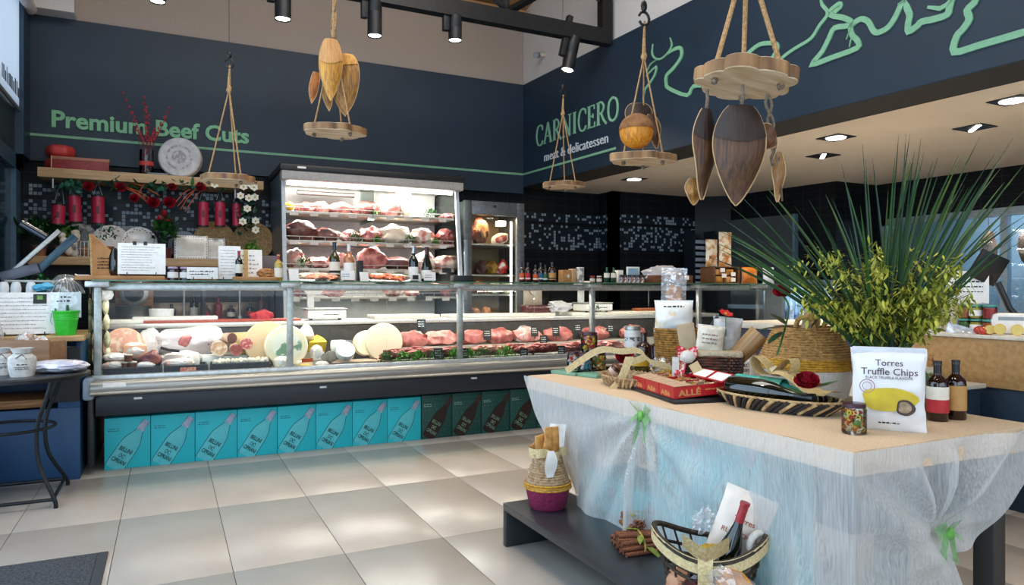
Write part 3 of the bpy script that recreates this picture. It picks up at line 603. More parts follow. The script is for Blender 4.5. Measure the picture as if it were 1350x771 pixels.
def bottle(name, label, cat, loc, r, h, body, cap, lab, prof=WINE, lz=(.14, .48), cz=.80, group=None, rot=None, rz=0, lcol=None):
    t = T(name, label, cat, loc, rz, group, rot)
    P('bottle_glass', MB().lathe([(a * r, b * h) for a, b in prof] + [(0, h)], 24), body, t)
    if cap:
        rr = [a for a, b in prof if b > .8][0] * r; P('capsule', MB().lathe([(rr + .0012, h * cz), (rr + .0012, h * .965), (.38 * r + .001, h * .97), (.38 * r + .001, h + .001), (0, h + .001)], 20), cap, t)
    if lab:
        l_ = P('paper_label', MB().lathe([(r + .0008, h * lz[0]), (r + .0008, h * lz[1])], 24, cap=False), lab, t)
        if lcol:
            P('label_print', MB().lathe([(r + .0014, h * (lz[0] + .04)), (r + .0014, h * (lz[0] + .1))], 24, cap=False), lcol, l_)
    return t
def jar(name, label, loc, r, h, cont, lid, lab=None, group=None, cat='jar', cseed=None, rot=None):
    t = T(name, label, cat, loc, 0, group, rot)
    P('jar_glass', MB().lathe([(r * .9, 0), (r, .006), (r, h * .80), (r * .86, h * .86)], 24), JARG, t)
    if cseed is None: P('contents', MB().lathe([(0, .004), (r * .9, .004), (r * .93, h * .76), (0, h * .78)], 20), cont, t)
    P('lid', MB().lathe([(r * .90, h * .86), (r * .94, h * .865), (r * .94, h * .985), (r * .88, h), (0, h)], 24), lid, t)
    if lab: P('paper_label', MB().lathe([(r + .0008, h * .2), (r + .0008, h * .62)], 24, cap=False), lab, t)
    return t
def card(label, loc, w, h, lines, seed, cat='sign', name='price_card', rz=0, tilt=-.15, m=None, stand=True, th=.003, ink=None):
    t = T(name, label, cat, loc, rz, None); Rm = RX(tilt)
    z0 = .012 if stand else 0
    P('card', MB().box(-w / 2, w / 2, 0, th, z0, h, Rm), m or PAPER, t, smooth=False)
    if lines:
        mb = MB(); q = (h - z0) / (lines + 2.0)
        for i in range(lines):
            rr = random.Random(seed * 31 + i); scribble(mb, -w * .42, w * (.1 + .3 * rr.random()), h - q * (i + 1.6), q * (.42 if lines < 7 else .26), seed * 17 + i)
        mb.v = [tuple(Rm @ Vector(v)) for v in mb.v]; P('print', mb, ink or (INK if lines < 5 else GINK), t, smooth=False, kind='stuff')
    if stand:
        mb = MB()
        for sx in (-w * .3, w * .3): mb.tube([(sx, -.03, .004), (sx, .0, .01), (sx, .05, .004)], .0035, 6); mb.tube([(sx, -.03, .004), (sx, -.028, .025)], .0035, 6)
        mb.tube([(-w * .3, .05, .004), (w * .3, .05, .004)], .003, 6)
        if w > .12: P('easel', mb, BLKP, t)
    return t
LEAFG = mat('leaf_green', '#2f6b2c', '#1d4d1f', .45, scale=12); LEAFD = mat('leaf_dark_green', '#1c4a2c', '#12351f', .35, scale=12); LEAFL = mat('leaf_light_green', '#6c9e3a', '#4a7c26', .45, scale=12); LEAFB = mat('leaf_bluegreen', '#3d8064', '#2a6650', .5, scale=12)
def foliage(mb, n, cx, cy, cz, rx, ry, rz, L, W, seed):
    R = random.Random(seed)
    for i in range(n):
        a = R.uniform(0, 2 * pi); q = R.uniform(-.5, 1.3); k = R.uniform(.35, 1)
        mb.leaf(L * R.uniform(.6, 1.2), W * R.uniform(.7, 1.2), TR(cx + rx * k * cos(a) * cos(q), cy + ry * k * sin(a) * cos(q), cz + rz * k * sin(q)) @ RZ(R.uniform(0, 6.3)) @ RX(R.uniform(-.9, 1.1)), .3, 4)
    return mb
ROSE = mat('rose_petal_red', '#a80f26', '#7d0a1c', .5, scale=20, sub=.1)
def rosehead(t, r, m=None, M=None, n=16, name='petal_head'):
    mb = MB(); M = M or Matrix()
    for i in range(n):
        a = i * 2.4; k = i / n; tilt = .25 + 1.0 * k; rr = r * (.25 + .75 * k)
        def pf(u, v, rr=rr, k=k, i=i):
            q = (u - .5) * 2.2; w = rr * (.55 + .45 * sin(v * pi * .55)); return (w * sin(q), -w * cos(q) * (.5 + .4 * v) + rr * .1, r * (1.05 - .25 * k) * v - .02 * r * cos(3 * q) - r * .25 * k * v ** 3)
        mb.grid(pf, 6, 4, M @ RZ(a) @ RX(.25 * k))
    return P(name, mb, m or ROSE, t)
MEATS = [mat('meat_pink', '#bf786e', '#9c504c', .35, scale=14, bump=.25, thr=(.42, .6)), mat('meat_red', '#8f413c', '#bd857a', .35, scale=16, bump=.25, thr=(.35, .5)), mat('meat_fatty', '#e6cdbd', '#b86a60', .4, scale=11, bump=.25, thr=(.4, .55)),
         mat('meat_dark_aged', '#6a3a32', '#3f2220', .4, scale=12, bump=.4, thr=(.35, .6)), mat('meat_pale_pink', '#d99a90', '#bb6a66', .35, scale=18, bump=.2, thr=(.4, .6)), mat('fat_cream', '#e9dcc6', '#d9c2a8', .45, scale=9, bump=.2)]
PARS = mat('parsley_green', '#4f9a1f', '#2e7012', .5, scale=30); PARD = mat('parsley_dark', '#2f6e22', '#1c4c16', .5, scale=30)
BTAG = mat('black_price_tag', '#16191b', '#1e2224', .45); WPR = mat('white_chalk_print', '#cfd3d0', None, .8); BONE = mat('bone_white', '#e9e0cf', '#d6c8b0', .5, scale=20)
def parsley(label, loc, rx, ry, rz, seed, m=None, group=None):
    mb = MB(); R = random.Random(seed)
    for i in range(150):
        a = R.uniform(0, 6.28); q = R.uniform(.0, 1.5); k = R.uniform(.5, 1)
        mb.leaf(.022, .012, TR(rx * k * cos(a) * cos(q), ry * k * sin(a) * cos(q), rz * k * sin(q) + .003) @ RZ(R.uniform(0, 6.3)) @ RX(R.uniform(-.4, 1.2)), .5, 2)
    return S('parsley_bunch', mb, m or PARS, label, 'garnish', loc, group=group)
def cut(label, loc, rx, ry, rz, kind, seed, rzr=0, face=True, name='meat_cut'):
    t = T(name, label, 'meat', loc, rzr)
    P('flesh', MB().blob(rx, ry, rz, seed, .18, 2.0, 3, TR(0, 0, rz * .8), flat=-rz * .8), MEATS[kind], t)
    if face: P('fat_cap', MB().blob(rx * .9, ry * .75, rz * .55, seed + 5, .2, 2.2, 2, TR(rx * .08, ry * .2, rz * 1.15)), MEATS[5], t)
    return t
def tagc(label, loc, w=.075, h=.095, rz=0, seed=1):
    t = T('price_tag', label, 'price tag', loc, rz)
    P('card', MB().box(-w / 2, w / 2, 0, .002, .02, .02 + h, RX(-.12)), BTAG, t, smooth=False)
    mb = MB()
    for i in range(3): scribble(mb, -w * .36, w * .3, .02 + h * (.75 - .2 * i), h * .09, seed * 7 + i)
    mb.v = [tuple(RX(-.12) @ Vector(v)) for v in mb.v]; P('print', mb, WPR, t, smooth=False, kind='stuff')
    P('stem', MB().box(-.004, .004, 0, .003, 0, .03), BTAG, t, smooth=False); return t
WHITE_PLATE = mat('white_porcelain', '#eceae6', '#e4e1dc', .2, coat=.3)
# ================================================================ SHELF DISPLAY ABOVE THE BACK BENCH
def U(px, Y, z): x, k = kx(px, Y); return (x, Y, z), k
ZS = 2.29; ZL = 1.505
RBOX = mat('red_cheese_wax', '#c8403c', '#b33530', .5, scale=5); REDBX = mat('red_flat_box', '#8e2a2a', '#7a2222', .5)
for k, (z, r) in enumerate([(ZS, .125), (ZS + .118, .115)]):
    (x, Y, _), kk = U(81 - k, 7.58, 0)
    t = T('wrapped_cheese', ['lower red-wrapped round cheese of the stack on the upper shelf', 'upper red-wrapped round cheese of the stack on the upper shelf'][k], 'cheese', (x, Y, z), group=None)
    mb = MB().grid(lambda u, v, r=r: ((r * (1 + .04 * sin(u * 40)) * min(1, sin(v * pi) ** .35 + .0)) * cos(u * 2 * pi), (r * (1 + .04 * sin(u * 40)) * sin(v * pi) ** .35) * sin(u * 2 * pi), .058 - .058 * cos(v * pi)), 60, 12, wrapu=True)
    P('wrapping', mb, RBOX, t)
t = T('flat_red_box', 'flat red box with gold rim lying in front of the red cheeses', 'box', (kx(107, 7.42)[0], 7.44, ZS), rz=.0)
P('box_body', MB().rbox(-.22, .22, -.04, .04, 0, .09, .004), REDBX, t); P('lid_rim', MB().rbox(-.225, .225, -.045, .045, .08, .11, .004), mat('box_rim', '#a56a52', None, .5), t); P('end_frame', MB().box(-.228, -.221, -.045, .045, 0, .11), mat('box_gold', '#c9a27a', None, .5), t, smooth=False)
p0, kk = U(193, 7.5, ZS); t = T('berry_vase', 'clear glass vase with red ribbon and tall red berry twigs on the upper shelf', 'vase', p0)
P('vase_glass', MB().lathe([(.055, 0), (.06, .01), (.06, .24), (.055, .24), (.055, .012), (0, .012)], 24), JARG, t)
P('ribbon', MB().lathe([(.062, .09), (.064, .11), (.062, .13)], 20, cap=False), RBOX, t)
TW = mat('red_twig', '#6a1a22', None, .6); BR = mat('red_berry', '#c21f33', '#a5182a', .4); R = random.Random(4)
for px, py in [(162, 122), (174, 148), (190, 128), (193, 141), (197, 152), (224, 142), (219, 154), (204, 170), (182, 172), (211, 172)]:
    tp = gy(px, py, 7.5) - Vector(p0); mid = (tp.x * .25, R.uniform(-.02, .02), .26); mb = MB().tube([(R.uniform(-.02, .02), 0, .03), mid, (tp.x * .7, 0, .26 + (tp.z - .26) * .6), (tp.x, 0, tp.z)], .0022, 5)
    tw = P('twig', mb, TW, t); b_ = MB()
    for q in range(7):
        s_ = .25 + .75 * q / 6; b_.blob(.010, .010, .012, q, .1, 2, 1, TR(tp.x * s_ + R.uniform(-.008, .008), 0, .26 + (tp.z - .26) * s_))
    P('berries', b_, BR, tw, kind='stuff')
mb = MB(); 
for q in range(16): mb.blob(.010, .012, .012, q, .1, 2, 1, TR(R.uniform(-.035, .035), R.uniform(-.035, .035), .04 + R.uniform(0, .2)))
P('berries', mb, BR, t, kind='stuff')
p0, kk = U(238, 7.52, ZS); t = T('round_cheese', 'large white-rinded cheese wheel standing on edge on the upper shelf', 'cheese', p0, rz=radians(-12))
RIND = mat('white_rind', '#d9d6d3', '#bdbcbe', .8, scale=14, bump=.3); rr = 26 * kk
P('wheel', MB().lathe([(0, -.06), (rr * .93, -.06), (rr, -.045), (rr, .045), (rr * .93, .06), (0, .06)], 48, TR(0, 0, rr) @ RX(pi / 2)), RIND, t)
mb = MB().lathe([(rr * .62, .0605), (rr * .62, .0625), (rr * .52, .0625), (rr * .52, .0605)], 40, TR(0, 0, rr) @ RX(pi / 2), cap=False).lathe([(0, .0615), (rr * .35, .0615), (rr * .35, .0605)], 30, TR(0, 0, rr) @ RX(pi / 2), cap=False)
P('stamped_rings', mb, mat('rind_stamp', '#a49ca4', '#c9c4c6', .8, scale=30, thr=(.45, .55)), t)
S('cheese_stand', MB().rbox(-.09, .09, -.05, .08, 0, .02).tube([(-.07, 0, .02), (-.09, 0, .06)], .01, 6), mat('grey_stand', '#6d7277', None, .4, .5), 'small grey stand wedge left of the standing cheese wheel', 'stand', (kx(208, 7.48)[0], 7.46, ZS))
# red tubes hanging under the upper shelf
TUBE = mat('red_gift_tube', '#b22a47', '#9c1f3c', .4, scale=3); SILR = mat('cord_grey', '#9aa0a0', None, .6)
def gtube(px, top, bot, rpx, tilt, lab, Y=7.45):
    a, kk = kx(px, Y); z1 = gy(px, top, Y).z; z0 = gy(px, bot, Y).z; h = z1 - z0; r = rpx * kk
    t = T('hanging_gift_tube', lab, 'gift tube', (a, Y, z0), rot=(0, tilt, 0), group='red tubes hung under the upper shelf')
    P('tube', MB().cyl(0, 0, .008, h - .008, r, 24), TUBE, t); P('cap', MB().cyl(0, 0, 0, .012, r * 1.04, 24), BLKP, t); P('cap', MB().cyl(0, 0, h - .012, h, r * 1.04, 24), BLKP, t)
    L = 2.2 - z1 - .002; P('cord', MB().tube([(-r * .7, 0, h), (0, 0, h + L), (r * .7, 0, h)], .0025, 5), SILR, t)
    P('emblem', MB().box(-.012, .012, -r - .002, -r + .004, h * .35, h * .62), mat('tube_print', '#5a1828', None, .5), t, smooth=False)
for a in [(76, 269, 297, 8, .06, 'lowest red gift tube, nearest the shop window, on the long cord'), (100, 257, 294, 7.5, -.06, 'second red gift tube from the window, beside the blue-green leaves'), (130, 258, 296, 7.5, -.02, 'third red gift tube from the window, right of the white rosette plate'),
          (268, 265, 299, 6.5, 0, 'red gift tube, left one of the three at the right end of the shelf'), (290, 265, 299, 6.5, 0, 'red gift tube, middle one of the three at the right end of the shelf'), (312, 267, 299, 5.5, 0, 'red gift tube half hidden behind the white flower garland')]: gtube(*a)
# rose garland
t = T('rose_garland', 'garland of red roses, green leaves and orange twigs strung under the upper shelf', 'garland', (0, 7.42, 2.2)); ga = MB(); ORT = mat('orange_twig', '#b4552a', '#a04520', .6)
for px, py, r in [(117, 247, 7), (159, 248, 7), (177, 262, 6), (202, 268, 8), (223, 268, 8), (227, 247, 6), (264, 247, 7)]:
    q = gy(px, py, 7.40); kk = kx(px, 7.4)[1]; rosehead(t, r * kk * 1.15, M=TR(q.x, -.02, q.z - 2.2) @ RX(1.25), n=12, name='rose_head')
for px, py, n_, m_ in [(95, 250, 50, 0), (205, 250, 46, 0), (240, 246, 30, 0), (150, 245, 24, 0), (290, 246, 20, 0)]:
    q = gy(px, py, 7.43); foliage(ga, n_, q.x, 0, q.z - 2.2, .16, .04, .06, .07, .04, px)
P('leaves', ga, LEAFB, t, kind='stuff')
mb = MB()
for px, py in [(140, 243), (180, 245), (250, 246), (290, 247), (215, 243)]: q = gy(px, py, 7.43); foliage(mb, 14, q.x, 0, q.z - 2.2, .16, .04, .03, .09, .03, px)
P('dark_leaves', mb, LEAFG, t, kind='stuff')
for k, (ax, ay, bx, by) in enumerate([(150, 241, 192, 262), (156, 243, 205, 266), (163, 247, 198, 270), (170, 240, 210, 258), (260, 248, 234, 272), (256, 252, 238, 276), (266, 250, 244, 279), (250, 250, 232, 266), (190, 243, 178, 268)]):
    a = gy(ax, ay, 7.41); b_ = gy(bx, by, 7.41); P('twig', MB().tube([(a.x, -.02, a.z - 2.2), ((a.x + b_.x) / 2, -.03, (a.z + b_.z) / 2 - 2.2 + .02), (b_.x, -.02, b_.z - 2.2)], .0045, 5), ORT, t)
wf_ = T('white_flower_garland', 'hanging column of white flowers and leaves at the right end of the shelves', 'garland', (kx(328, 7.36)[0], 7.36, 2.2)); mb = MB(); WFL = mat('white_petal', '#e9e6da', '#d8d2bd', .6); YC = mat('flower_centre', '#c6a63a', None, .6)
foliage(mb, 130, 0, .03, -.30, .10, .03, .42, .06, .035, 9); P('leaves', mb, LEAFD, wf_, kind='stuff')
P('leaves', foliage(MB(), 40, 0.02, .0, -.60, .08, .03, .12, .07, .04, 19), LEAFL, wf_, kind='stuff')
for px, py in [(321, 246), (335, 247), (317, 258), (328, 261), (336, 260), (326, 275), (337, 291), (337, 303), (320, 292), (283, 243), (330, 243)]:
    q = gy(px, py, 7.33); fl_ = MB()
    for a in range(6): fl_.leaf(.042, .036, TR(q.x - wf_.location.x, -.03, q.z - 2.2) @ RX(pi / 2 - .2) @ RZ(a * pi / 3), .15, 3)
    f_ = P('flower', fl_, WFL, wf_); P('centre', MB().blob(.010, .006, .010, 1, .05, 2, 1, TR(q.x - wf_.location.x, -.038, q.z - 2.2)), YC, f_)
# plates and plants on the lower shelf
def plate(px, Y, rpx, lab, m, rim=None, dots=False, flower=False, zz=ZL, tilt=-.16):
    x, kk = kx(px, Y); r = rpx * kk; t = T('display_plate', lab, 'plate', (x, Y, zz)); A = RX(tilt) @ TR(0, 0, r) @ RX(pi / 2)
    P('plate', MB().lathe([(0, .006), (r * .62, .004), (r * .7, .012), (r, .024), (r * 1.0, .018), (r * .66, -.004), (0, -.004)], 40, A), m, t)
    if rim: P('rim_band', MB().lathe([(r * .72, .0145), (r * .98, .0255)], 40, A @ TR(0, 0, .001), cap=False), rim, t)
    if dots:
        mb = MB(); R = random.Random(px)
        for i in range(36): a = i * pi / 18; q = r * (.78 + .12 * (i % 3) / 2); mb.blob(.006, .006, .003, i, .2, 2, 1, A @ TR(q * cos(a), q * sin(a), .02))
        P('rim_dots', mb, INK, t, kind='stuff')
    return t
GPL = mat('grey_speckled_plate', '#9aa0a0', '#7f8688', .4, scale=40); DPL = mat('slate_plate', '#3a414b', '#2c323a', .35); STRAW = mat('straw_weave', '#b89a6c', '#8f734a', .8, scale=50, bump=.5)
plate(104, 7.66, 23, 'grey and white decorated plate behind the plants on the lower shelf', GPL, mat('plate_white_band', '#cfcdc9', '#9f9b97', .4, scale=30, thr=(.45, .5)))
plate(146, 7.6, 22, 'plain white round plate left of the dotted plate', WHITE_PLATE); plate(184, 7.6, 21, 'white round plate with a ring of black dots on its rim', WHITE_PLATE, dots=True)
plate(172, 7.72, 22, 'grey glass plate half hidden behind the white plates', GPL)
plate(242, 7.62, 19, 'dark slate-blue round plate behind the white rectangular trays', DPL, mat('slate_rim', '#7c8894', None, .35)); plate(283, 7.66, 26, 'woven straw round mat standing at the right of the lower shelf', STRAW); plate(334, 7.6, 26, 'second straw mat, behind the clipboard at the shelf end', STRAW)
for k, (px, Y, w, h, lab) in enumerate([(280, 7.56, .24, .22, 'rear white rectangular tray with black dashed rim'), (252, 7.48, .30, .235, 'front white rectangular tray with black dashed rim')]):
    x, kk = kx(px, Y); t = T('rectangular_tray', lab, 'tray', (x, Y, ZL)); A = RX(-.15)
    P('tray', MB().rbox(-w / 2, w / 2, 0, .014, 0, h, .006, A), WHITE_PLATE, t); P('well', MB().rbox(-w / 2 + .035, w / 2 - .035, -.003, .002, .035, h - .035, .003, A), mat('tray_well', '#dedbd0', None, .2), t)
    mb = MB(); n = 13
    for i in range(n):
        x_ = -w / 2 + .012 + (w - .024) * i / (n - 1)
        for z_ in (.012, h - .012): mb.box(x_ - .004, x_ + .004, -.001, 0, z_ - .003, z_ + .003, A)
    for i in range(8):
        z_ = .025 + (h - .05) * i / 7
        for x_ in (-w / 2 + .012, w / 2 - .012): mb.box(x_ - .003, x_ + .003, -.001, 0, z_ - .004, z_ + .004, A)
    P('rim_dashes', mb, INK, t, smooth=False, kind='stuff')
def bush(px, Y, z, rx, rz, n, lab, m, L=.09, W=.045, pot=None, seed=1, m2=None):
    x, kk = kx(px, Y); t = T('potted_plant', lab, 'plant', (x, Y, z))
    P('pot', MB().lathe([(.045, 0), (.06, .09), (.066, .09), (.066, .1), (.055, .1), (.05, .08), (0, .08)], 20), pot or mat('clay_pot', '#8a5a3c', None, .8), t)
    P('leaves', foliage(MB(), n, 0, 0, .1 + rz, rx, rx * .6, rz, L, W, seed), m, t, kind='stuff')
    if m2: P('pale_leaves', foliage(MB(), n // 2, 0, -.03, .08 + rz, rx, rx * .6, rz * .8, L, W, seed + 3), m2, t, kind='stuff')
    return t
bush(52, 7.5, ZL, .20, .12, 130, 'dark leafy plant at the window end of the lower shelf', LEAFD, m2=LEAFG, seed=2); bush(82, 7.52, ZL, .15, .10, 80, 'leafy plant with a bright green patch behind the garlic strings', LEAFG, m2=LEAFL, seed=5)
bush(140, 7.42, ZL, .12, .10, 60, 'small wispy plant behind the wooden board', LEAFB, L=.05, W=.02, seed=8); po = bush(218, 7.42, ZL, .12, .13, 90, 'poinsettia with red top leaves between the trays and the menu', LEAFG, L=.10, W=.05, seed=11, pot=mat('dark_red_pot', '#5a1a24', None, .5))
P('red_bracts', foliage(MB(), 26, 0, -.02, .36, .10, .04, .05, .06, .03, 12), ROSE, po, kind='stuff')
x, kk = kx(94, 7.40); t = T('garlic_string', 'string of white garlic and ginger bulbs on the lower shelf', 'garlic', (x, 7.42, ZL)); GAR = mat('garlic_skin', '#ddd3c6', '#c4b5a4', .6, scale=20); R = random.Random(6)
for i in range(14): P('garlic_bulb', MB().blob(.035, .03, .035, i, .12, 2, 2, TR(R.uniform(-.09, .06), R.uniform(-.03, .02), .03 + .014 * i)), GAR, t)
x, kk = kx(112, 7.42); t = T('wire_basket', 'small square wire basket beside the garlic string', 'basket', (x, 7.42, ZL)); mb = MB()
for q in range(5): mb.tube([(-.06 + .03 * q, -.05, 0), (-.06 + .03 * q, -.05, .14)], .003, 5)
for z in (.004, .07, .14): mb.tube([(-.06, -.05, z), (.06, -.05, z), (.06, .06, z), (-.06, .06, z), (-.06, -.05, z)], .003, 5)
P('wire', mb, ALU, t); P('contents', MB().blob(.05, .045, .05, 3, .1, 2, 2, TR(0, 0, .05)), WOODM, t)
# ================================================================ ON THE GLASS SHELF OF THE COUNTER
YG = 5.44
def G(px, Y=YG): x, k = kx(px, Y); return (x, Y, GT), k
WB = mat('writing_wood', '#c08a55', '#a26f3f', .6, scale=5, stretch=(1, 12, 1))
(p, k) = G(166, 5.50); S('wooden_plinth', MB().rbox(-.29, .24, -.12, .12, 0, .03, .003), WB, 'flat wooden plinth under the menu at the left end of the glass shelf', 'plinth', p)
p, k = G(119, 5.5); S('white_block', MB().rbox(-.03, .03, -.1, .1, 0, .035, .003), WHITE, 'small white block at the left end of the glass shelf', 'block', (p[0] - .028, 5.5, GT))
t = T('leaning_board', 'tall wooden board leaning left of the menu, with dark burnt writing', 'board', (kx(135, 5.52)[0], 5.55, GT + .03), rz=radians(-35))
P('board', MB().prism([(-.06, 0), (.13, 0), (.06, .17), (-.10, .29)], 0, .012, RX(pi / 2 - .1)), WB, t, smooth=False)
P('board_edge', MB().prism([(-.075, 0), (-.06, 0), (-.10, .29), (-.115, .29)], -.004, .02, RX(pi / 2 - .1)), OAK, t, smooth=False)
mb = MB()
for i in range(4): scribble(mb, -.03, .08, .05 + .022 * i, .010, 40 + i, -.014)
P('burnt_writing', mb, mat('burnt', '#4a2a14', None, .8), t, smooth=False, kind='stuff')
p, k = G(151, 5.48); t = bottle('dark_flask', 'dark bulbous bottle between the leaning board and the menu', 'bottle', (p[0], 5.48, GT + .03), .036, .19, DKG, None, None, [(0, 0), (.6, 0), (.9, .12), (1, .4), (.9, .7), (.6, .9), (.4, 1)])
def menu(px, w, h, lab, seed, z=GT, Y=5.40, lines=10, clips=True, paper=None, rz=0):
    x, k = kx(px, Y); t = card(lab, (x, Y, z), w, h, lines, seed, 'menu', 'menu_board', rz=rz, tilt=-.12, m=paper or PAPER)
    if clips:
        for sx in (-.055, .01): P('clip', MB().box(sx, sx + .022, -.004, .012, h - .012, h + .012, RX(-.12)), BLKP, t, smooth=False)
    return t
menu(187, .29, .225, 'white price list with two black clips on an easel, second from the window end', 3, GT + .03)
for k_, (px, hh) in enumerate([(228, 22), (244, 22)]):
    p, k = G(px, 5.42); jar('jam_jar', ['left small jar of purple jam beside the price list', 'right small jar of purple jam beside the white card'][k_], p, .034, .095, PURP, mat('jam_lid', '#c7b7c9', '#8d6f96', .5, scale=60), PAPER)
card('wide white handwritten card on a black easel behind the purple jam jars', (kx(267, 5.38)[0], 5.36, GT), .20, .095, 2, 8, 'sign', 'name_card')
(p, k) = G(252, 5.5); S('wooden_plinth', MB().rbox(-.17, .17, -.10, .10, 0, .014, .003), WB, 'thin wooden plinth behind the white card and jam jars', 'plinth', (p[0], 5.56, GT))
t = menu(303, .15, .255, 'tall sheet on a dark clipboard left of the little wine bottle', 5, GT, 5.44, 9, False)
t = menu(330, .17, .235, 'white sheet with a gold ribbon behind the little wine bottle', 6, GT, 5.50, 5, False)
P('gold_ribbon', MB().box(-.045, -.015, -.004, -.002, .01, .235, RX(-.12)), mat('gold_ribbon', '#c8a868', None, .5), t, smooth=False)
S('slate_board', MB().rbox(-.10, .10, 0, .01, 0, .2, .003, RX(-.2)), mat('slate', '#5b5258', None, .7), 'dark slate board standing behind the ribboned sheet', 'board', (kx(350, 5.56)[0], 5.56, GT))
(p, k) = G(336, 5.42); S('wooden_plinth', MB().rbox(-.16, .14, -.05, .05, 0, .03, .003), WB, 'brown wooden block right of the little wine bottle', 'plinth', (kx(338, 5.42)[0], 5.42, GT))
bottle('wine_bottle', 'little wine bottle with red capsule on the wooden block', 'bottle', (kx(315, 5.40)[0], 5.40, GT + .03), .026, .185, DKG, REDCAP, CREAM)
S('bread_roll', MB().blob(.06, .03, .035, 3, .25, 3, 3, TR(0, 0, .03), flat=-.03), mat('crust', '#b07c46', '#8c5a2c', .6, scale=12, bump=.3), 'brown crust of bread on the wooden block by the chiller', 'bread', (kx(350, 5.42)[0], 5.42, GT + .03))
bottle('oil_bottle', 'small golden oil bottle just left of the wall chiller', 'bottle', G(367, 5.42)[0], .030, .20, OIL, REDCAP, CREAM, SPIR)
TAPAS = mat('shredded_salmon', '#d9734a', '#a8442c', .4, scale=28, bump=.6, thr=(.4, .6)); PARMA = mat('ham_slices', '#c9654a', '#dca486', .4, scale=22, bump=.6, thr=(.4, .6)); FOIL = mat('silver_plate', '#c9c7c4', '#aaa7a4', .22, .9, scale=20)
for px, w, m_, lab in [(418, 66, PARMA, 'oval silver platter of shredded ham by the white price card'), (512, 66, TAPAS, 'large oval silver platter of orange ham and chips in mid shelf')]:
    x, k = kx(px, 5.47); r = w * k / 2; t = T('food_platter', lab, 'platter', (x, 5.49, GT), rot=(radians(16), 0, 0))
    P('platter', MB().lathe([(0, 0), (r * .7, 0), (r, .03), (r * 1.02, .034), (r * .72, .008), (0, .008)], 40, ey=.72), FOIL, t)
    P('stand', MB().rbox(-r * .5, r * .5, .0, .06, -.012, 0, .003), BLKP, t)
    R = random.Random(px)
    for q in range(16):
        a = R.uniform(0, 6.28); s_ = R.uniform(0, .65); P('food_slice', MB().blob(.05, .03, .014, q, .3, 2.5, 2, TR(r * s_ * cos(a), r * .5 * s_ * sin(a), .03 + .018 * (1 - s_)) @ RZ(R.uniform(0, 6))), m_, t)
    if px > 500: P('lemon_wedge', MB().blob(.022, .015, .015, 3, .1, 2, 2, TR(.06, -.05, .045)), mat('lemon', '#d9a02c', '#c48c1f', .4), t)
card('small blank white card leaning at the left of the first platter', (kx(388, 5.33)[0], 5.31, GT), .075, .09, 0, 1, rz=.25, tilt=-.25, stand=False)
card('small blank white card leaning at the left of the second platter', (kx(480, 5.33)[0], 5.31, GT), .07, .075, 0, 1, rz=.2, tilt=-.25, stand=False)
bottle('wine_bottle', 'white wine bottle with dark capsule behind the first platter', 'bottle', G(441, 5.56)[0], .042, .31, mat('olive_wine_glass', '#3b3a14', '#2c2c0e', .08, coat=.5), mat('blue_capsule', '#1c2c3c', None, .35), CREAM, lz=(.18, .50), lcol=INK)
bottle('wine_bottle', 'rosé wine bottle with white capsule beside the white wine', 'bottle', G(460, 5.56)[0], .042, .30, ROSEG, WCAP, PAPER, lz=(.12, .5), lcol=INK)
S('card_holder', MB().rbox(-.02, .02, -.04, .04, 0, .17, .003), BLKP, 'narrow black card holder right of the rosé bottle', 'stand', G(474, 5.58)[0])
card('white card with a blue line drawing in front of the rosé bottle', (kx(459, 5.42)[0], 5.42, GT), .105, .085, 2, 12, ink=mat('blue_ink', '#5a78a8', None, .7), name='name_card')
bottle('wine_bottle', 'red wine bottle with silver capsule and round white label', 'bottle', G(545, 5.54)[0], .040, .295, DKG, SILCAP, PAPER, lz=(.14, .42)); bottle('wine_bottle', 'red wine bottle with dark red capsule, right of the silver-capped one', 'bottle', G(562.5, 5.54)[0], .045, .29, DKG, mat('maroon_capsule', '#35141a', None, .35), PAPER, SLOPE, lz=(.10, .34))
card('white card with a small dark picture before the silver-capped wine', (kx(548, 5.42)[0], 5.42, GT), .085, .065, 0, 2); t = card('white printed card before the dark-capped wine bottle', (kx(567, 5.40)[0], 5.40, GT), .10, .08, 2, 6)
mb = MB().rbox(-.025, .025, -.002, 0, .02, .055, .002); S('picture_label', mb, INK, 'dark little picture on the card under the silver-capped wine', 'label', (kx(548, 5.40)[0], 5.405, GT))
S('dark_tray', MB().rbox(-.085, .085, -.05, .05, 0, .055, .004), BLKP, 'black box over the third counter post', 'box', G(609, 5.42)[0])
# right part of the shelf: sauces, tins, jars, bread
SAU = [(690, REDL, .17), (699, REDL, .17), (709, ORL, .15), (717, GRNL, .15)]
for i, (px, m_, h) in enumerate([(688, ORL, .18), (696, REDL, .18), (706, ORL, .16), (713, BLUL, .18), (719, GRNL, .16)]):
    bottle('sauce_bottle', ['orange-label sauce bottle, leftmost beside the ageing fridge', 'red-label sauce bottle next to the leftmost one', 'orange-label sauce bottle in the middle of the sauce row', 'blue-label sauce bottle in the sauce row', 'green-label sauce bottle next to the big whisky bottle'][i], 'bottle', G(px, 5.52 + .03 * (i % 2))[0], .021, h, AMB, BLKP, m_, SPIR, group='sauce bottles on the glass shelf', lcol=PAPER)
bottle('whisky_bottle', 'broad amber whisky bottle at the right of the sauce row', 'bottle', G(728, 5.50)[0], .034, .185, AMB, BLKP, mat('tan_label', '#b88a4c', None, .6), SPIR, lcol=INK)
KR = mat('kraft_box', '#b8854e', '#a4733f', .75); KRL = mat('light_kraft_box', '#c6a983', '#b79a74', .75); TIN = mat('white_printed_tin', '#d8d2c8', '#8a8078', .5, scale=22, thr=(.42, .5))
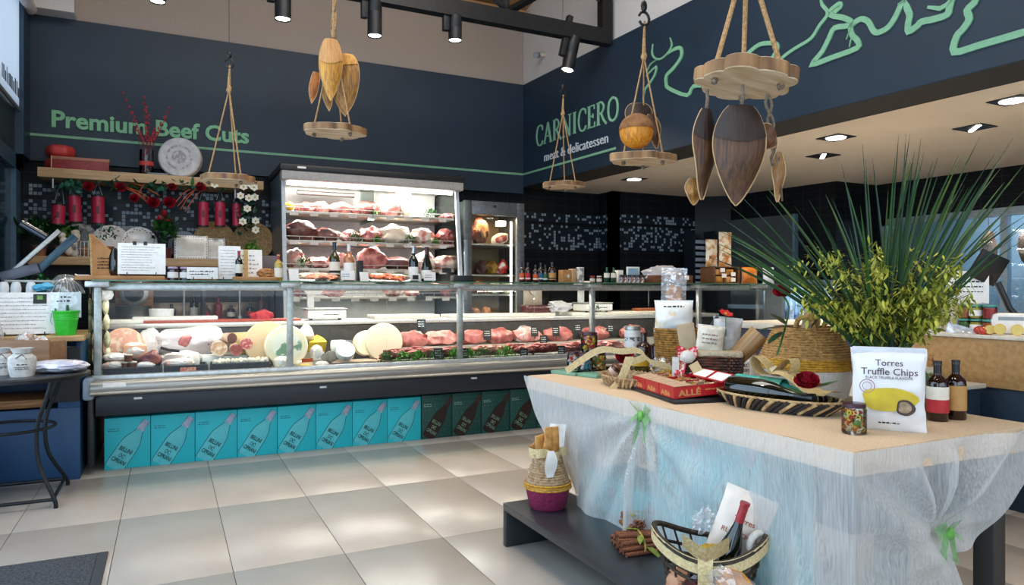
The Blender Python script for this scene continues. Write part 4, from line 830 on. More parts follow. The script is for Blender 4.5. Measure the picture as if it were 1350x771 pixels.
t = T('kraft_box', 'brown kraft box with a cream diamond on its front', 'box', G(745, 5.46)[0]); P('carton', MB().rbox(-.046, .046, -.04, .04, 0, .115, .002), KR, t); P('diamond', MB().prism([(0, -.022), (.012, 0), (0, .022), (-.012, 0)], 0, .001, TR(.01, -.041, .06) @ RX(pi / 2)), CREAM, t, smooth=False)
S('kraft_box', MB().rbox(-.03, .03, -.04, .04, 0, .13, .002), KRL, 'pale kraft box behind the diamond box', 'box', G(756, 5.53)[0]); t = T('printed_tin', 'tall white printed tin right of the kraft boxes', 'tin', G(765, 5.47)[0]); P('tin_body', MB().cyl(0, 0, 0, .135, .034, 24), TIN, t); P('lid', MB().cyl(0, 0, .135, .142, .035, 24), PAPER, t)
for i, px in enumerate((781, 790)): jar('honey_jar', ['orange jar with red lid left of the green jars', 'orange jar with pale lid next to the green jars'][i], G(px, 5.46)[0], .024, .065, mat('orange_preserve', '#c4541c', '#a03f12', .3), [REDL, CREAM][i], CREAM)
for i, px in enumerate((800, 809)):
    bottle('green_bottle', ['left green bottle with cream shoulders beside the spice jars', 'right green bottle with cream shoulders beside the spice jars'][i], 'bottle', G(px, 5.48)[0], .026, .145, mat('green_bottle_glass', '#16402c', None, .2), GRNL, CREAM, SPIR, lz=(.35, .64))
SPL = mat('spice_lid', '#1b1b1f', None, .4)
for r_ in range(2):
    for i in range(6):
        s_ = T('spice_jar', f"black-lidded spice jar, {ORD[i]} from the left in the {['front', 'back'][r_]} row by the framed picture", 'jar', (kx(818 + 5.6 * i, 5.42 + .06 * r_)[0], 5.41 + .055 * r_, GT), group='spice jars on the glass shelf')
        P('jar_glass', MB().cyl(0, 0, 0, .055, .0155, 12), [mat('spice_a', '#6d5a6a', '#d4ccd0', .4, scale=60, thr=(.45, .5)), mat('spice_b', '#8a4a3a', '#ddd3c8', .4, scale=60, thr=(.45, .5))][(i + r_) % 2], s_); P('lid', MB().cyl(0, 0, .055, .078, .0165, 12), SPL, s_)
t = T('framed_picture', 'white framed blue picture standing above the spice jars', 'picture', G(835, 5.58)[0]); P('frame', MB().rbox(-.075, .075, 0, .012, .0, .16, .003), WHITE, t); P('picture', MB().box(-.06, .06, -.002, 0, .07, .145), mat('blue_picture', '#9db9cc', '#7ea3bd', .5, scale=10), t, smooth=False)
S('white_box', MB().rbox(-.03, .03, -.03, .03, 0, .125, .002), PAPER, 'small white carton left of the picture frame', 'box', G(816, 5.58)[0])
BRD = mat('bread_crust', '#c98f55', '#a9703a', .6, scale=14, bump=.4); CRB = mat('brown_crate_board', '#6f4320', '#5a3417', .6, scale=4, stretch=(1, 10, 10))
x, k = kx(880, 5.42); t = T('bread_crate', 'low brown wooden crate with two white tags holding wrapped bread', 'crate', (x, 5.44, GT))
w = .235
for y0 in (-.11, .10): P('slat', MB().rbox(-w, w, y0, y0 + .01, 0, .075, .002), CRB, t)
for x0 in (-w, w - .01): P('slat', MB().rbox(x0, x0 + .01, -.10, .10, 0, .075, .002), CRB, t)
P('crate_bottom', MB().rbox(-w + .01, w - .01, -.10, .10, 0, .008, .002), CRB, t)
for x0 in (-.03, .13): P('tag', MB().box(x0, x0 + .055, -.113, -.111, .035, .075), PAPER, t, smooth=False)
for i, (dx, dz, r) in enumerate([(-.15, .06, .06), (-.05, .075, .07), (.06, .07, .06), (-.1, .10, .04), (.02, .11, .045)]):
    S('bread_loaf', MB().blob(r * 1.3, .05, r * .65, i, .15, 2, 3), BRD, ['crusty loaf at the left end of the brown crate', 'largest loaf in the middle of the brown crate', 'loaf at the right of the brown crate', 'small roll on top at the left of the crate', 'small roll on top in the middle of the crate'][i], 'bread', (x + dx, 5.44, GT + dz))
S('bread_wrapper', MB().blob(.21, .085, .075, 8, .2, 2.6, 3, TR(0, 0, .0)), FILM2, 'crinkled clear wrapping over the loaves in the brown crate', 'wrapper', (x - .04, 5.44, GT + .09))
# crate with pretzel bags further right
x, k = kx(951, 5.44); t = T('snack_crate', 'square wooden frame crate with white tags holding snack packs at the right of the shelf', 'crate', (x, 5.46, GT))
for x0 in (-.17, .15): P('upright', MB().rbox(x0, x0 + .02, -.1, .1, 0, .17, .003), CRB, t)
for z0 in (0, .16): P('slat', MB().rbox(-.17, .17, -.1, .1, z0, z0 + .01, .002), CRB, t)
for i, (x0, z0, m_) in enumerate([(-.1, .012, 0), (.04, .012, 1), (-.1, .085, 1), (.04, .085, 0)]): P('snack_pack', MB().rbox(x0 - .04, x0 + .06, -.09, .06, z0, z0 + .06, .01), [mat('amber_snack', '#c98b3a', '#8d5a20', .4, scale=18), BRD][m_], t)
for x0, z0 in [(-.09, .115), (.05, .075), (-.07, .06), (.05, .02)]: P('tag', MB().box(x0, x0 + .06, -.104, -.101, z0, z0 + .04), PAPER, t, smooth=False)
POPM = mat('popcorn_print', '#f0e2c4', '#c98a4a', .5, scale=14, thr=(.42, .55)); POPR = mat('popcorn_print_red', '#8a4a3a', '#d9b27a', .5, scale=20)
def pouch(name, label, cat, loc, w, h, d, m, rz=0, tilt=0, seed=1, rot=None, flatb=False, nseg=14, crinkle=.06):
    R = Vector((seed * 2.3, seed * 1.1, 0))
    def side(sg):
        def f(u, v):
            x = (u - .5) * w * (1 - .05 * sin(v * pi)); e = (sin(pi * min(1, max(0, u))) ** .6) * (sin(pi * min(1, max(0, v * .92 + (.06 if flatb else .04)))) ** .7 if .03 < v < .94 else .04)
            nn = noise.noise(Vector((u * 5, v * 6, sg)) + R) * crinkle * w; return (x + nn * .3, sg * (d / 2 * e + nn * (.6 if 0 < u < 1 and 0 < v < 1 else 0)), v * h)
        return f
    mb = MB().grid(side(-1), nseg, nseg + 4).grid(side(1), nseg, nseg + 4)
    t = T(name, label, cat, loc, rz, None, rot or (tilt, 0, rz)); P('bag', mb, m, t); return t
for i, (px, wpx, hpx, m_) in enumerate([(938, 20, 36, POPM), (956, 22, 46, POPM)]):
    k = kx(px, 5.46)[1]; t = pouch('popcorn_bag', ['shorter bright popcorn bag standing on the snack crate', 'taller bright popcorn bag at the right on the snack crate'][i], 'snack bag', (kx(px, 5.46)[0], 5.46, GT + .17), wpx * k, hpx * k, .06, m_, seed=i + 3)
    P('print_band', MB().blob(wpx * k * .38, .036, .03, 4, .3, 3, 2, TR(0, 0, hpx * k * .35)), POPR, t)
pouch('nut_bag', 'orange snack pack with clear window right of the snack crate', 'snack bag', G(988, 5.46)[0], 28 * kx(988, 5.46)[1], 22 * kx(988, 5.46)[1], .07, mat('orange_snack_pack', '#d98a34', '#b8661f', .35, scale=12, thr=(.4, .6)), seed=5)
pouch('snack_bag', 'white and blue snack pack at the far right of the glass shelf', 'snack bag', G(1013, 5.46)[0], 20 * kx(1013, 5.46)[1], 22 * kx(1013, 5.46)[1], .06, mat('blue_white_pack', '#d7dfe8', '#5b86b0', .4, scale=9, thr=(.35, .45)), seed=6)
# ================================================================ INSIDE THE COUNTER
def Cn(px, Y, z=DECK): x, k = kx(px, Y); return (x, Y, z), k
SLB = mat('charcoal_wicker', '#3c444f', '#262c34', .8, scale=60, bump=.8, stretch=(1, 1, 3))
for i, (a, b_, lab) in enumerate([(135, 214, 'charcoal woven tray at the left end of the counter display'), (216, 274, 'charcoal woven tray in the middle, with the minced meat pack'), (279, 356, 'charcoal woven tray full of garlic bulbs and small cheeses')]):
    xa = kx(a, 5.37)[0]; xb = kx(b_, 5.37)[0]; w = (xb - xa) / 2; t = T('woven_tray', lab, 'tray', ((xa + xb) / 2, 5.47, DECK))
    for y0 in (-.10, .09): P('tray_side', MB().rbox(-w, w, y0, y0 + .012, 0, .062, .003), SLB, t)
    for x0 in (-w, w - .012): P('tray_side', MB().rbox(x0, x0 + .012, -.09, .09, 0, .062, .003), SLB, t)
    P('tray_bottom', MB().rbox(-w + .01, w - .01, -.09, .09, 0, .045, .002), SLB, t)
def put(name, mb, m, lab, cat, px, Y, z=DECK, rz=0, rot=None, **k): return S(name, mb, m, lab, cat, Cn(px, Y, z)[0], rz, None, rot, **k)
MORT = mat('mortadella', '#dba188', '#f0d8c0', .4, scale=26, thr=(.36, .5), bump=.15); WP = mat('white_meat_wrap', '#efe9e2', '#dcc8bd', .4, scale=7, bump=.2); CHS = mat('yellow_cheese', '#e0c06a', '#d2ad55', .5, scale=6); CHW = mat('white_cheese', '#efe7cc', '#e3d8b6', .5, scale=7, bump=.15); CHP = mat('pale_cheese', '#e6cf96', '#d8bd80', .5, scale=6); SALI = mat('salami_cut', '#b0504c', '#dba79c', .4, scale=50, thr=(.4, .5)); SALS = mat('salami_skin', '#9b6a54', '#c9b29c', .6, scale=14, bump=.3); GREYR = mat('ash_rind', '#6b6460', '#8f8880', .7, scale=16, bump=.4)
put('mortadella', MB().lathe([(0, -.05), (.125, -.05), (.135, -.03), (.135, .03), (.125, .05), (0, .05)], 40, TR(0, 0, .135) @ RX(pi / 2)), MORT, 'large round mortadella face at the left of the counter', 'sausage', 163, 5.72, DECK + .045)
t = T('hanging_sausages', 'string of pale mould-covered sausages hanging at the left counter end', 'sausage', (kx(134, 5.62)[0], 5.62, 1.20)); SMOU = mat('sausage_skin', '#8e8a5c', '#d6d2b4', .6, scale=20, bump=.3)
for i, dx in enumerate((-.03, .025)):
    for q in range(4): P('sausage', MB().blob(.022, .022, .06, q + i, .1, 2, 2, TR(dx + .004 * q, 0, -.11 - .115 * q)), SMOU, t)
P('wrap', MB().blob(.04, .03, .06, 2, .3, 2, 2, TR(.03, -.01, -.03)), FILM2, t); P('string', MB().tube([(-.03, 0, -.02), (-.03, 0, .06), (.03, 0, .06), (.03, 0, -.02)], .003, 5), CREAM, t)
def pack(px, Y, z, w, h, d, m, lab, rz=0, tilt=0, name='meat_pack', cat='meat', film=True, seed=1):
    t = T(name, lab, cat, Cn(px, Y, z)[0], 0, None, (tilt, 0, rz)); P('contents', MB().rbox(-w / 2 * .9, w / 2 * .9, -d / 2 * .9, d / 2 * .9, .004, h * .9, .02), m, t)
    if film: P('film', MB().blob(w * .53, d * .53, h * .56, seed, .1, 2.5, 3, TR(0, 0, h * .5), flat=-h * .5), FILM2, t)
    return t
pack(152, 5.47, DECK + .047, .16, .05, .14, MEATS[2], 'white wrapped pack of pale meat at the left in the first woven tray', seed=2)
pack(152, 5.53, DECK + .10, .15, .05, .12, WP, 'second pale wrapped pack stacked behind in the first woven tray', seed=3)
pack(178, 5.62, DECK + .10, .17, .11, .12, mat('smoked_turkey', '#d9a98c', '#c48f70', .4, scale=8), 'wrapped block of smoked turkey between the mortadella and the ham', seed=5)
pack(198, 5.75, DECK + .1, .13, .2, .1, WP, 'tall clear wrapped cut behind the smoked turkey', seed=15)
S('smoked_ham_piece', MB().blob(.07, .05, .055, 4, .2, 1.6, 3, TR(0, 0, .03), flat=-.04), mat('smoked_dark', '#8a4a3a', '#5f3040', .35, scale=8, bump=.3), 'dark smoked ham end standing in the first woven tray', 'meat', Cn(199, 5.46, DECK + .075)[0])
for i, (px, Y, dz) in enumerate([(165, 5.42, .05), (175, 5.42, .05), (169, 5.42, .10)]):
    t = T('small_preserve', ['small dark preserve with a white label at the left of the trio', 'small dark preserve with a white label at the right of the trio', 'small dark preserve on top of the trio in the first tray'][i], 'jar', Cn(px, Y, DECK + dz)[0]); P('jar_body', MB().cyl(0, 0, 0, .04, .024, 16), mat('brown_preserve', '#6d3a26', None, .3), t); P('lid', MB().cyl(0, 0, .04, .048, .025, 16), CREAM, t)
pack(192, 5.42, DECK + .047, .11, .045, .08, WP, 'small pale green-labelled pack at the right of the first woven tray', seed=7)
t = T('prosciutto_leg', 'long prosciutto leg in clear wrap lying behind the woven trays', 'meat', Cn(255, 5.74, DECK + .20)[0]); P('leg', MB().blob(.25, .09, .085, 11, .14, 1.3, 4), MEATS[2], t); P('wrap', MB().blob(.285, .105, .105, 4, .14, 2, 4), FILM2, t)
P('cut_face', MB().blob(.05, .02, .05, 2, .2, 2, 2, TR(-.05, -.085, .01)), MEATS[0], t); P('cut_face', MB().blob(.04, .02, .045, 6, .2, 2, 2, TR(.09, -.085, .01)), MEATS[1], t)
S('display_riser', MB().rbox(-.5, .62, -.12, .12, 0, .11, .005), WHITE, 'white riser block under the prosciutto inside the counter', 'riser', (kx(255, 5.76)[0], 5.79, DECK))
pack(240, 5.60, DECK + .02, .26, .12, .16, WP, 'broad white vacuum pack below the prosciutto leg', seed=9); pack(236, 5.45, DECK + .047, .2, .055, .13, MEATS[2], 'white wrapped bacon slices in the middle woven tray', seed=10)
S('mince_pack', MB().rbox(-.05, .05, -.008, .008, 0, .036, .004), mat('mince', '#c8604a', '#e0a890', .4, scale=60, thr=(.4, .55)), 'orange-red minced meat pack on the front of the middle tray', 'meat', (kx(248, 5.35)[0], 5.345, DECK + .012))
S('black_tongs', MB().tube([(-.05, 0, .03), (0, 0, .01), (.07, 0, 0)], .010, 8), BLKP, 'black tongs handle lying below the prosciutto leg', 'tongs', Cn(222, 5.52, DECK + .15)[0])
def salami(px, Y, z, r, L, lab, m=None, rz=0, rx=0):
    t = T('salami_half', lab, 'sausage', Cn(px, Y, z)[0], rot=(rx, 0, rz)); A = TR(0, 0, r) @ RX(pi / 2)
    P('skin', MB().lathe([(0, -L), (r * .6, -L), (r, -L * .7), (r, 0)], 24, A @ RX(pi), cap=False) if 0 else MB().lathe([(r, 0), (r, -L * .7), (r * .6, -L), (0, -L)], 24, A, cap=False), SALS, t); P('cut_face', MB().lathe([(r, 0), (0, .001)], 24, A, cap=False), m or SALI, t)
YQ = 5.56
salami(289, 5.53, DECK + .10, .056, .12, 'roundest pale marbled salami half left of the garlic tray', mat('pale_salami', '#c99a78', '#e8d5c0', .4, scale=24, thr=(.4, .55))); salami(311, 5.53, DECK + .10, .044, .12, 'dark red salami half standing over the middle of the garlic tray', MEATS[1]); salami(325, 5.55, DECK + .14, .043, .12, 'pink salami half with a paper tag, right of the dark one'); salami(306, 5.60, DECK + .185, .04, .1, 'upper dark salami half lying on the others', MEATS[3], .5)
for i, (px, dz) in enumerate([(289, .045), (311, .045), (325, .045), (305, .09)]): pass
S('salami_riser', MB().rbox(-.20, .17, -.06, .10, 0, .098, .004), WHITE, 'white riser behind the garlic tray holding the salami halves', 'riser', (kx(305, 5.6)[0], 5.635, DECK))
R = random.Random(12)
for i in range(26):
    S('garlic_bulb', MB().blob(.02, .02, .022, i, .12, 2, 2), [GAR, CHW][i % 2], f"{['greyish', 'creamy'][i % 2]} small bulb, {(ORD + ['thirteenth'])[i % 13]} from the left in the {['front', 'rear'][i // 13]} line of the garlic tray", 'garlic', Cn(284 + 70 * (i % 13) / 12.5 + R.uniform(-1, 1), 5.42 + .05 * (i // 13), DECK + .062 + R.uniform(0, .012))[0], group='bulbs in the charcoal tray')
def wedge(px, Y, z, r, h, a, lab, m, rz, rind=None, rx=0):
    t = T('cheese_wedge', lab, 'cheese', Cn(px, Y, z)[0], rot=(rx, 0, rz)); n = 8; pl = [(0, 0)] + [(r * cos(a * i / n), r * sin(a * i / n)) for i in range(n + 1)]
    P('cheese', MB().prism(pl, 0, h), m, t, smooth=False)
    if rind: P('rind', MB().grid(lambda u, v: ((r + .002) * cos(a * u), (r + .002) * sin(a * u), h * v), n, 1), rind, t)
    return t
wedge(302, 5.72, DECK + .1, .26, .16, .9, 'tall yellow cheese wedge with a green stamp behind the salami halves', CHP, -.55, CHS, 0)
S('display_riser', MB().rbox(-.34, .30, -.10, .12, 0, .098, .005), WHITE, 'white riser block under the cheeses around the second post', 'riser', (kx(375, 5.76)[0], 5.81, DECK))
def wheel(px, Y, z, r, h, m, lab, rx=pi / 2 - .15, top=None, rz=0):
    t = T('round_cheese', lab, 'cheese', Cn(px, Y, z)[0], rz); A = TR(0, 0, r * sin(rx) + h / 2 * abs(cos(rx))) @ RX(rx)
    P('wheel', MB().lathe([(0, -h / 2), (r * .95, -h / 2), (r, -h * .4), (r, h * .4), (r * .95, h / 2), (0, h / 2)], 36, A), m, t)
    if top: P('paper_disc', MB().lathe([(0, .001), (r * .7, .001)], 30, A @ TR(0, 0, h / 2), cap=False), top, t)
    return t
wheel(352, 5.60, DECK, .17, .09, mat('beige_cheese', '#cdb28e', '#bca07c', .45, scale=3), 'big smooth beige cheese wheel standing on edge left of the second post')
wheel(377, 5.50, DECK, .155, .10, CHW, 'large white cheese wheel with a green printed label at the second post', top=mat('green_white_label', '#e8e8d8', '#6f9478', .6, scale=9, thr=(.42, .46)))
wedge(391, 5.66, DECK + .18, .14, .08, 1.1, 'half white cheese leaning on top right of the second post', CHW, -.4, CHP, .9); wedge(405, 5.60, DECK + .10, .14, .09, .9, 'bright yellow cheese wedge right of the second post', mat('bright_cheese', '#e3c22e', '#d3ae22', .5), .1, CHS, .5)
for i, (px, Y, dz, w, h, m_, lab) in enumerate([(372, 5.42, 0, .12, .09, CHW, 'white cheese block at the foot of the green-labelled wheel'), (401, 5.44, 0, .13, .06, CHW, 'white cheese pack with an orange label in front'), (417, 5.50, .04, .09, .12, WP, 'white wrapped cheese column in the cheese heap'), (446, 5.56, .10, .13, .10, PAPER, 'square white cheese box at the back of the heap'), (402, 5.38, .0, .08, .035, CHS, 'small soft cheese with a black round label at the front'), (424, 5.40, .0, .07, .05, PAPER, 'small white cheese carton tilted at the front')]):
    pack(px, Y, DECK + dz, w, h, .10, m_, lab, rz=.1 * (i % 3 - 1) + (.6 if px == 424 else 0), name='cheese_pack', cat='cheese', film=i in (0, 2), seed=i)
S('orange_label', MB().box(-.04, .04, -.002, 0, 0, .028), ORL, 'orange label on the white cheese pack in front', 'label', (kx(405, 5.38)[0], 5.378, DECK + .045)); wheel(436, 5.50, DECK + .02, .045, .05, GREYR, 'small ash-grey cheese beside the leaf-wrapped round'); wheel(429, 5.44, DECK + .04, .03, .04, GREYR, 'second small ash-grey cheese in front of the first')
wheel(455, 5.48, DECK + .03, .075, .06, mat('printed_wrap', '#dfe8e6', '#9fbfae', .4, scale=24, thr=(.4, .5)), 'round cheese in white and green printed wrap', rx=.9)
x, k = kx(470, 5.5); S('marble_board', MB().rbox(-.20, .26, -.08, .08, 0, .03, .006), mat('pinkish_board', '#c9a68e', None, .5), 'pinkish board under the printed round cheese', 'board', (x, 5.50, DECK)); put('black_tray', MB().rbox(-.17, .17, -.05, .05, 0, .028, .004), BLKP, 'flat black tray at the front right of the cheese section', 'tray', 465, 5.37)
wheel(482, 5.62, DECK + .05, .10, .08, CHW, 'white cheese wheel half hidden behind the printed round'); wheel(505, 5.60, DECK, .155, .08, mat('pale_beige_cheese', '#d9cdb4', '#ccbfa4', .4, scale=3), 'large pale cheese wheel standing at the start of the meat section')
wedge(440, 5.74, DECK + .1, .16, .07, .6, 'grey wrapped wedge at the back of the cheese heap', mat('grey_wrap', '#8d9094', '#6f7276', .4, scale=8), .2)
# meat trays
TRB = mat('black_meat_tray', '#1d1e20', None, .4)
mt = [(530, 1), (560, 0), (600, 0), (640, 4), (676, 0), (716, 1), (757, 0), (800, 4)]
S('display_riser', MB().rbox(1.55, 5.4, 5.72, 5.94, DECK, DECK + .10, .005), mat('riser_grey', '#a9a49a', None, .4, .3), 'long steel step at the back of the meat display', 'riser')
R = random.Random(21)
for i, (px, mk) in enumerate(mt):
    x, k = kx(px, 5.45); hw = .12 if px < 700 else .14
    S('meat_tray', MB().rbox(-hw, hw, -.11, .11, 0, .012, .004), TRB, f'black tray of sliced meat, {ORD[i]} from the left in the front row', 'tray', (x, 5.46, DECK))
    for q in range(5):
        S('meat_slice', MB().blob(.09, .065, .030, i * 9 + q, .25, 2.0, 3, RX(-.5)), MEATS[mk], f'pink meat slice, {ORD[q]} from the left on the {ORD[i]} front tray', 'meat', (x - hw * .72 + hw * .36 * q, 5.47 + R.uniform(-.02, .03), DECK + .065 + .012 * (q % 2)), rz=R.uniform(-.5, .5))
for i, px in enumerate([545, 585, 625, 662, 700, 742, 790, 840]):
    x, k = kx(px, 5.72); cut(f'raw pink joint, {ORD[i]} from the left in the back row of the meat display', (x, 5.80, DECK + .10), .15, .075, .075, [0, 4, 0, 1, 4, 0, 1, 0][i], i + 40, face=i % 3 == 0, name='raw_joint')
t = T('wrapped_joint', 'marbled joint in clear wrap with a shiny highlight at the back', 'meat', Cn(690, 5.80, DECK + .10)[0]); P('flesh', MB().blob(.09, .07, .075, 3, .15, 2, 3, TR(0, 0, .06)), mat('marbled_joint', '#a8525a', '#e3c3b6', .35, scale=22, thr=(.42, .55)), t); P('film', MB().blob(.10, .08, .085, 3, .17, 2, 3, TR(0, 0, .065)), FILM, t)
for i, (px, w) in enumerate([(508, .05), (532, .055), (553, .05), (575, .055), (598, .05), (618, .055), (638, .075), (666, .065)]):
    parsley(f'bunch of bright parsley, {ORD[i]} from the left along the front of the meat display', Cn(px, 5.36)[0], w * 1.55, .045, .095 + .012 * (i > 5), i, PARS if i % 3 else PARD, 'parsley along the counter front')
for i, (px, py, Y) in enumerate([(552, 432, 5.62), (574, 470, 5.42), (608, 470, 5.42), (603, 445, 5.70), (638, 444, 5.70), (700, 440, 5.78), (712, 452, 5.60), (686, 470, 5.42), (728, 440, 5.80), (757, 436, 5.80), (735, 466, 5.42), (776, 440, 5.82), (800, 437, 5.85), (823, 437, 5.85), (766, 463, 5.45)]):
    q = gy(px, py, Y); tagc(f'black chalk price tag, {["1st", "2nd", "3rd"][i] if i < 3 else str(i + 1) + "th"} from the cheese section along the meat display', (q.x, Y - .08, q.z - .04), seed=i)
# ---------------------------------------------------------------- on the staff worktop behind the glass
def Wk(px, Y=6.1): x, k = kx(px, Y); return (x, Y, WT), k
REDT = mat('red_tray', '#b8452c', '#a03a24', .4); put('red_cutting_tray', MB().rbox(-.75, .62, -.10, .10, 0, .018, .004), REDT, 'long orange-red cutting board on the staff worktop', 'cutting board', 290, 6.12, WT)
put('white_cutting_board', MB().rbox(-.30, .30, -.09, .09, 0, .03, .006), WHITE, 'white cutting board lying on the orange-red board', 'cutting board', 232, 6.12, WT + .018); put('white_cutting_board', MB().rbox(-.12, .12, -.09, .09, 0, .03, .006), WHITE, 'short white board at the left end of the worktop', 'cutting board', 166, 6.1, WT)
put('red_cloth', MB().blob(.085, .06, .06, 3, .25, 1.5, 3, flat=-.02), mat('red_cloth', '#c0202c', '#a01822', .7), 'crumpled bright red cloth on the staff worktop', 'cloth', 345, 6.1, WT + .035)
t = T('plastic_tub', 'clear plastic tub left on the worktop near the mixer', 'tub', Wk(213, 6.14)[0]); t.location.z = WT + .048; P('tub', MB().lathe([(.07, 0), (.085, .06), (.09, .06), (.085, .002), (0, .002)], 24), FILM2, t)
for i, (px, lab) in enumerate([(428, 'white shop scale behind the glass, left of the meat display'), (782, 'second white shop scale behind the glass at the far section')]):
    p, k = Wk(px, 6.1); t = T('shop_scale', lab, 'scale', p)
    P('scale_body', MB().rbox(-.16, .16, -.12, .14, .015, .085, .01), WHITE, t); P('weighing_plate', MB().rbox(-.17, .17, -.12, .14, .09, .10, .003), ALU, t); P('column', MB().rbox(-.135, -.08, .04, .09, .08, .24, .005), WHITE, t)
    P('display_head', MB().add([(-.19, .0, .30), (.02, .0, .30), (.02, .10, .32), (-.19, .10, .32), (-.15, .02, .22), (-.03, .02, .22), (-.03, .1, .22), (-.15, .1, .22)], [(0, 3, 2, 1)[::-1], (4, 5, 6, 7)[::-1], (0, 1, 5, 4)[::-1], (1, 2, 6, 5)[::-1], (2, 3, 7, 6)[::-1], (3, 0, 4, 7)[::-1]]), WHITE, t, smooth=False)
    mb = MB(); scribble(mb, -.03, .09, .045, .01, 3, -.121); P('print', mb, INK, t, smooth=False, kind='stuff')
    for sx in (-.13, .11): P('foot', MB().cyl(sx, -.08, 0, .016, .015, 10), BLKP, t)
S('white_board', MB().rbox(-.30, .30, -.13, .13, 0, .035, .005), mat('white_poly', '#e6e0d2', '#d8d1c0', .5), 'thick white chopping board behind the pale cheese wheel', 'cutting board', Wk(532, 6.12)[0]); S('white_board', MB().rbox(-.55, .55, -.13, .13, 0, .03, .005), mat('white_poly', '#e6e0d2'), 'long white chopping board behind the meat joints', 'cutting board', Wk(658, 6.12)[0]); S('white_board', MB().rbox(-.60, .60, -.13, .13, 0, .03, .005), mat('white_poly', '#e6e0d2'), 'white chopping board under the far shop scale', 'cutting board', (kx(800, 6.14)[0] + .1, 6.14, WT))
D.objects['shop_scale.001'].location.z = WT + .03
t = T('slicing_machine', 'steel slicer with a dark red base behind the middle of the counter', 'slicer', (kx(704, 6.24)[0], 6.2, WT + .03)); P('base', MB().rbox(-.13, .13, -.09, .09, .0, .075, .01), mat('dark_red_base', '#4a1016', None, .3), t); P('guard', MB().rbox(-.12, .09, .03, .05, .07, .27, .01), mat('pale_steel', '#b9ab98', None, .4, .5), t); P('blade', MB().lathe([(0, 0), (.06, 0), (.06, .01), (0, .01)], 30, TR(0, .02, .23) @ RX(pi / 2)), STEEL, t)
t = T('wrap_bundle', 'crumpled clear plastic wrap on the worktop right of the slicer', 'wrap', (kx(737, 6.12)[0], 6.12, WT + .03)); P('wrap', MB().blob(.13, .09, .06, 5, .3, 2.4, 3, TR(0, 0, .055), flat=-.05), FILM2, t)
parsley('parsley bunch on the worktop behind the third bay post', (kx(787, 5.98)[0], 6.0, WT + .03), .06, .05, .07, 31, PARD)
S('wooden_board', MB().rbox(-.17, .17, -.05, .05, 0, .03, .005), mat('orange_wood', '#a85a30', None, .5), 'narrow orange-brown board on the worktop at the far right', 'cutting board', (kx(860, 6.0)[0] + .1, 6.22, WT + .03))
# mixer, tap and things on the bench by the wall
t = T('stand_mixer', 'steel mixing bowl and dark round machine head on the back bench', 'mixer', (kx(176, 7.3)[0], 7.35, .92)); P('bowl', MB().lathe([(.09, 0), (.14, .03), (.145, .13), (.15, .14), (.14, .14), (.13, .04), (0, .02)], 32), STEEL, t); P('column', MB().rbox(-.16, .16, .15, .2, 0, .42, .01), WOODM, t); P('head', MB().blob(.085, .10, .085, 1, .0, 1, 3, TR(0, .02, .26)), BLKP, t); P('collar', MB().lathe([(.10, 0), (.12, .01), (.10, .02)], 28, TR(0, .06, .26) @ RX(pi / 2)), ALU, t)
for i, px in enumerate((243, 318)):
    p, k = kx(px, 7.35), 0; t = T('steel_tap', ['left swan-neck tap at the back bench', 'right tall swan-neck tap at the back bench'][i], 'tap', (p[0], 7.5, .92)); P('spout', MB().tube(smooth_pts([(0, 0, 0), (0, 0, .30), (0, -.04, .36), (0, -.12, .35), (0, -.14, .28)], 4), .013, 10), ALU, t); P('tap_base', MB().cyl(0, 0, 0, .03, .03, 16), ALU, t)
R = random.Random(8)
for i, px in enumerate([226, 256, 272, 288, 305, 330, 345]):
    h = R.uniform(.12, .24); bottle('kitchen_bottle', f'dark kitchen bottle, {ORD[i]} from the left on the bench under the lower shelf', 'bottle', (kx(px, 7.62)[0], 7.65, .92), .04, h, [AMB, DKG, mat('brown_crock', '#5a3a28', None, .4), mat('red_can', '#8c1e22', None, .4)][i % 4], None, [None, CREAM, REDL][i % 3], SPIR)
# ================================================================ CHILLER CONTENTS
R = random.Random(33)
def chm(row, xs, kinds):
    z = SHZ[row]; nm = ['top', 'second', 'third', 'fourth', 'lowest'][row]; Yc = 7.16 if row < 3 else 7.08
    for i, (px, w, h) in enumerate(xs):
        x, k = kx(px, Yc); cut(f'{["pink", "deep red", "pale fatty", "dark aged", "rosy", "creamy"][kinds[i]]} joint, {ORD[i]} from the left on the {nm} shelf of the wall chiller', (x, Yc, z), w * k / 2, .10, h * k / 2 / .9, kinds[i], row * 20 + i, R.uniform(-.2, .2), face=(i + row) % 2 == 0)
chm(0, [(404, 28, 14), (422, 26, 16), (448, 34, 16), (480, 38, 18), (512, 36, 30), (590, 22, 8)], [0, 4, 0, 1, 4, 0])
chm(1, [(396, 44, 26), (430, 34, 18), (462, 30, 16), (488, 30, 22), (520, 44, 24), (556, 36, 22), (588, 26, 22)], [3, 3, 4, 0, 5, 2, 1])
chm(2, [(388, 28, 26), (420, 30, 16), (446, 26, 22), (490, 40, 28), (525, 40, 16), (560, 28, 24), (588, 32, 20)], [2, 4, 4, 0, 3, 2, 2])
chm(3, [(388, 20, 16), (404, 20, 14), (440, 30, 14), (518, 26, 20), (546, 22, 8), (580, 30, 18)], [1, 3, 4, 2, 4, 0])
t = T('prosciutto_slab', 'cream-rinded rib slab in film standing on the top chiller shelf', 'meat', (kx(538, 7.15)[0], 7.12, SHZ[0]), rot=(0, -.35, 0)); P('slab', MB().rbox(-.05, .07, -.05, .05, 0.03, .27, .02), mat('rib_slab', '#ecdcb8', '#d9a58c', .4, scale=7, thr=(.3, .55)), t); P('film', MB().blob(.10, .07, .16, 6, .15, 2, 3, TR(0.01, 0, .17)), FILM, t)
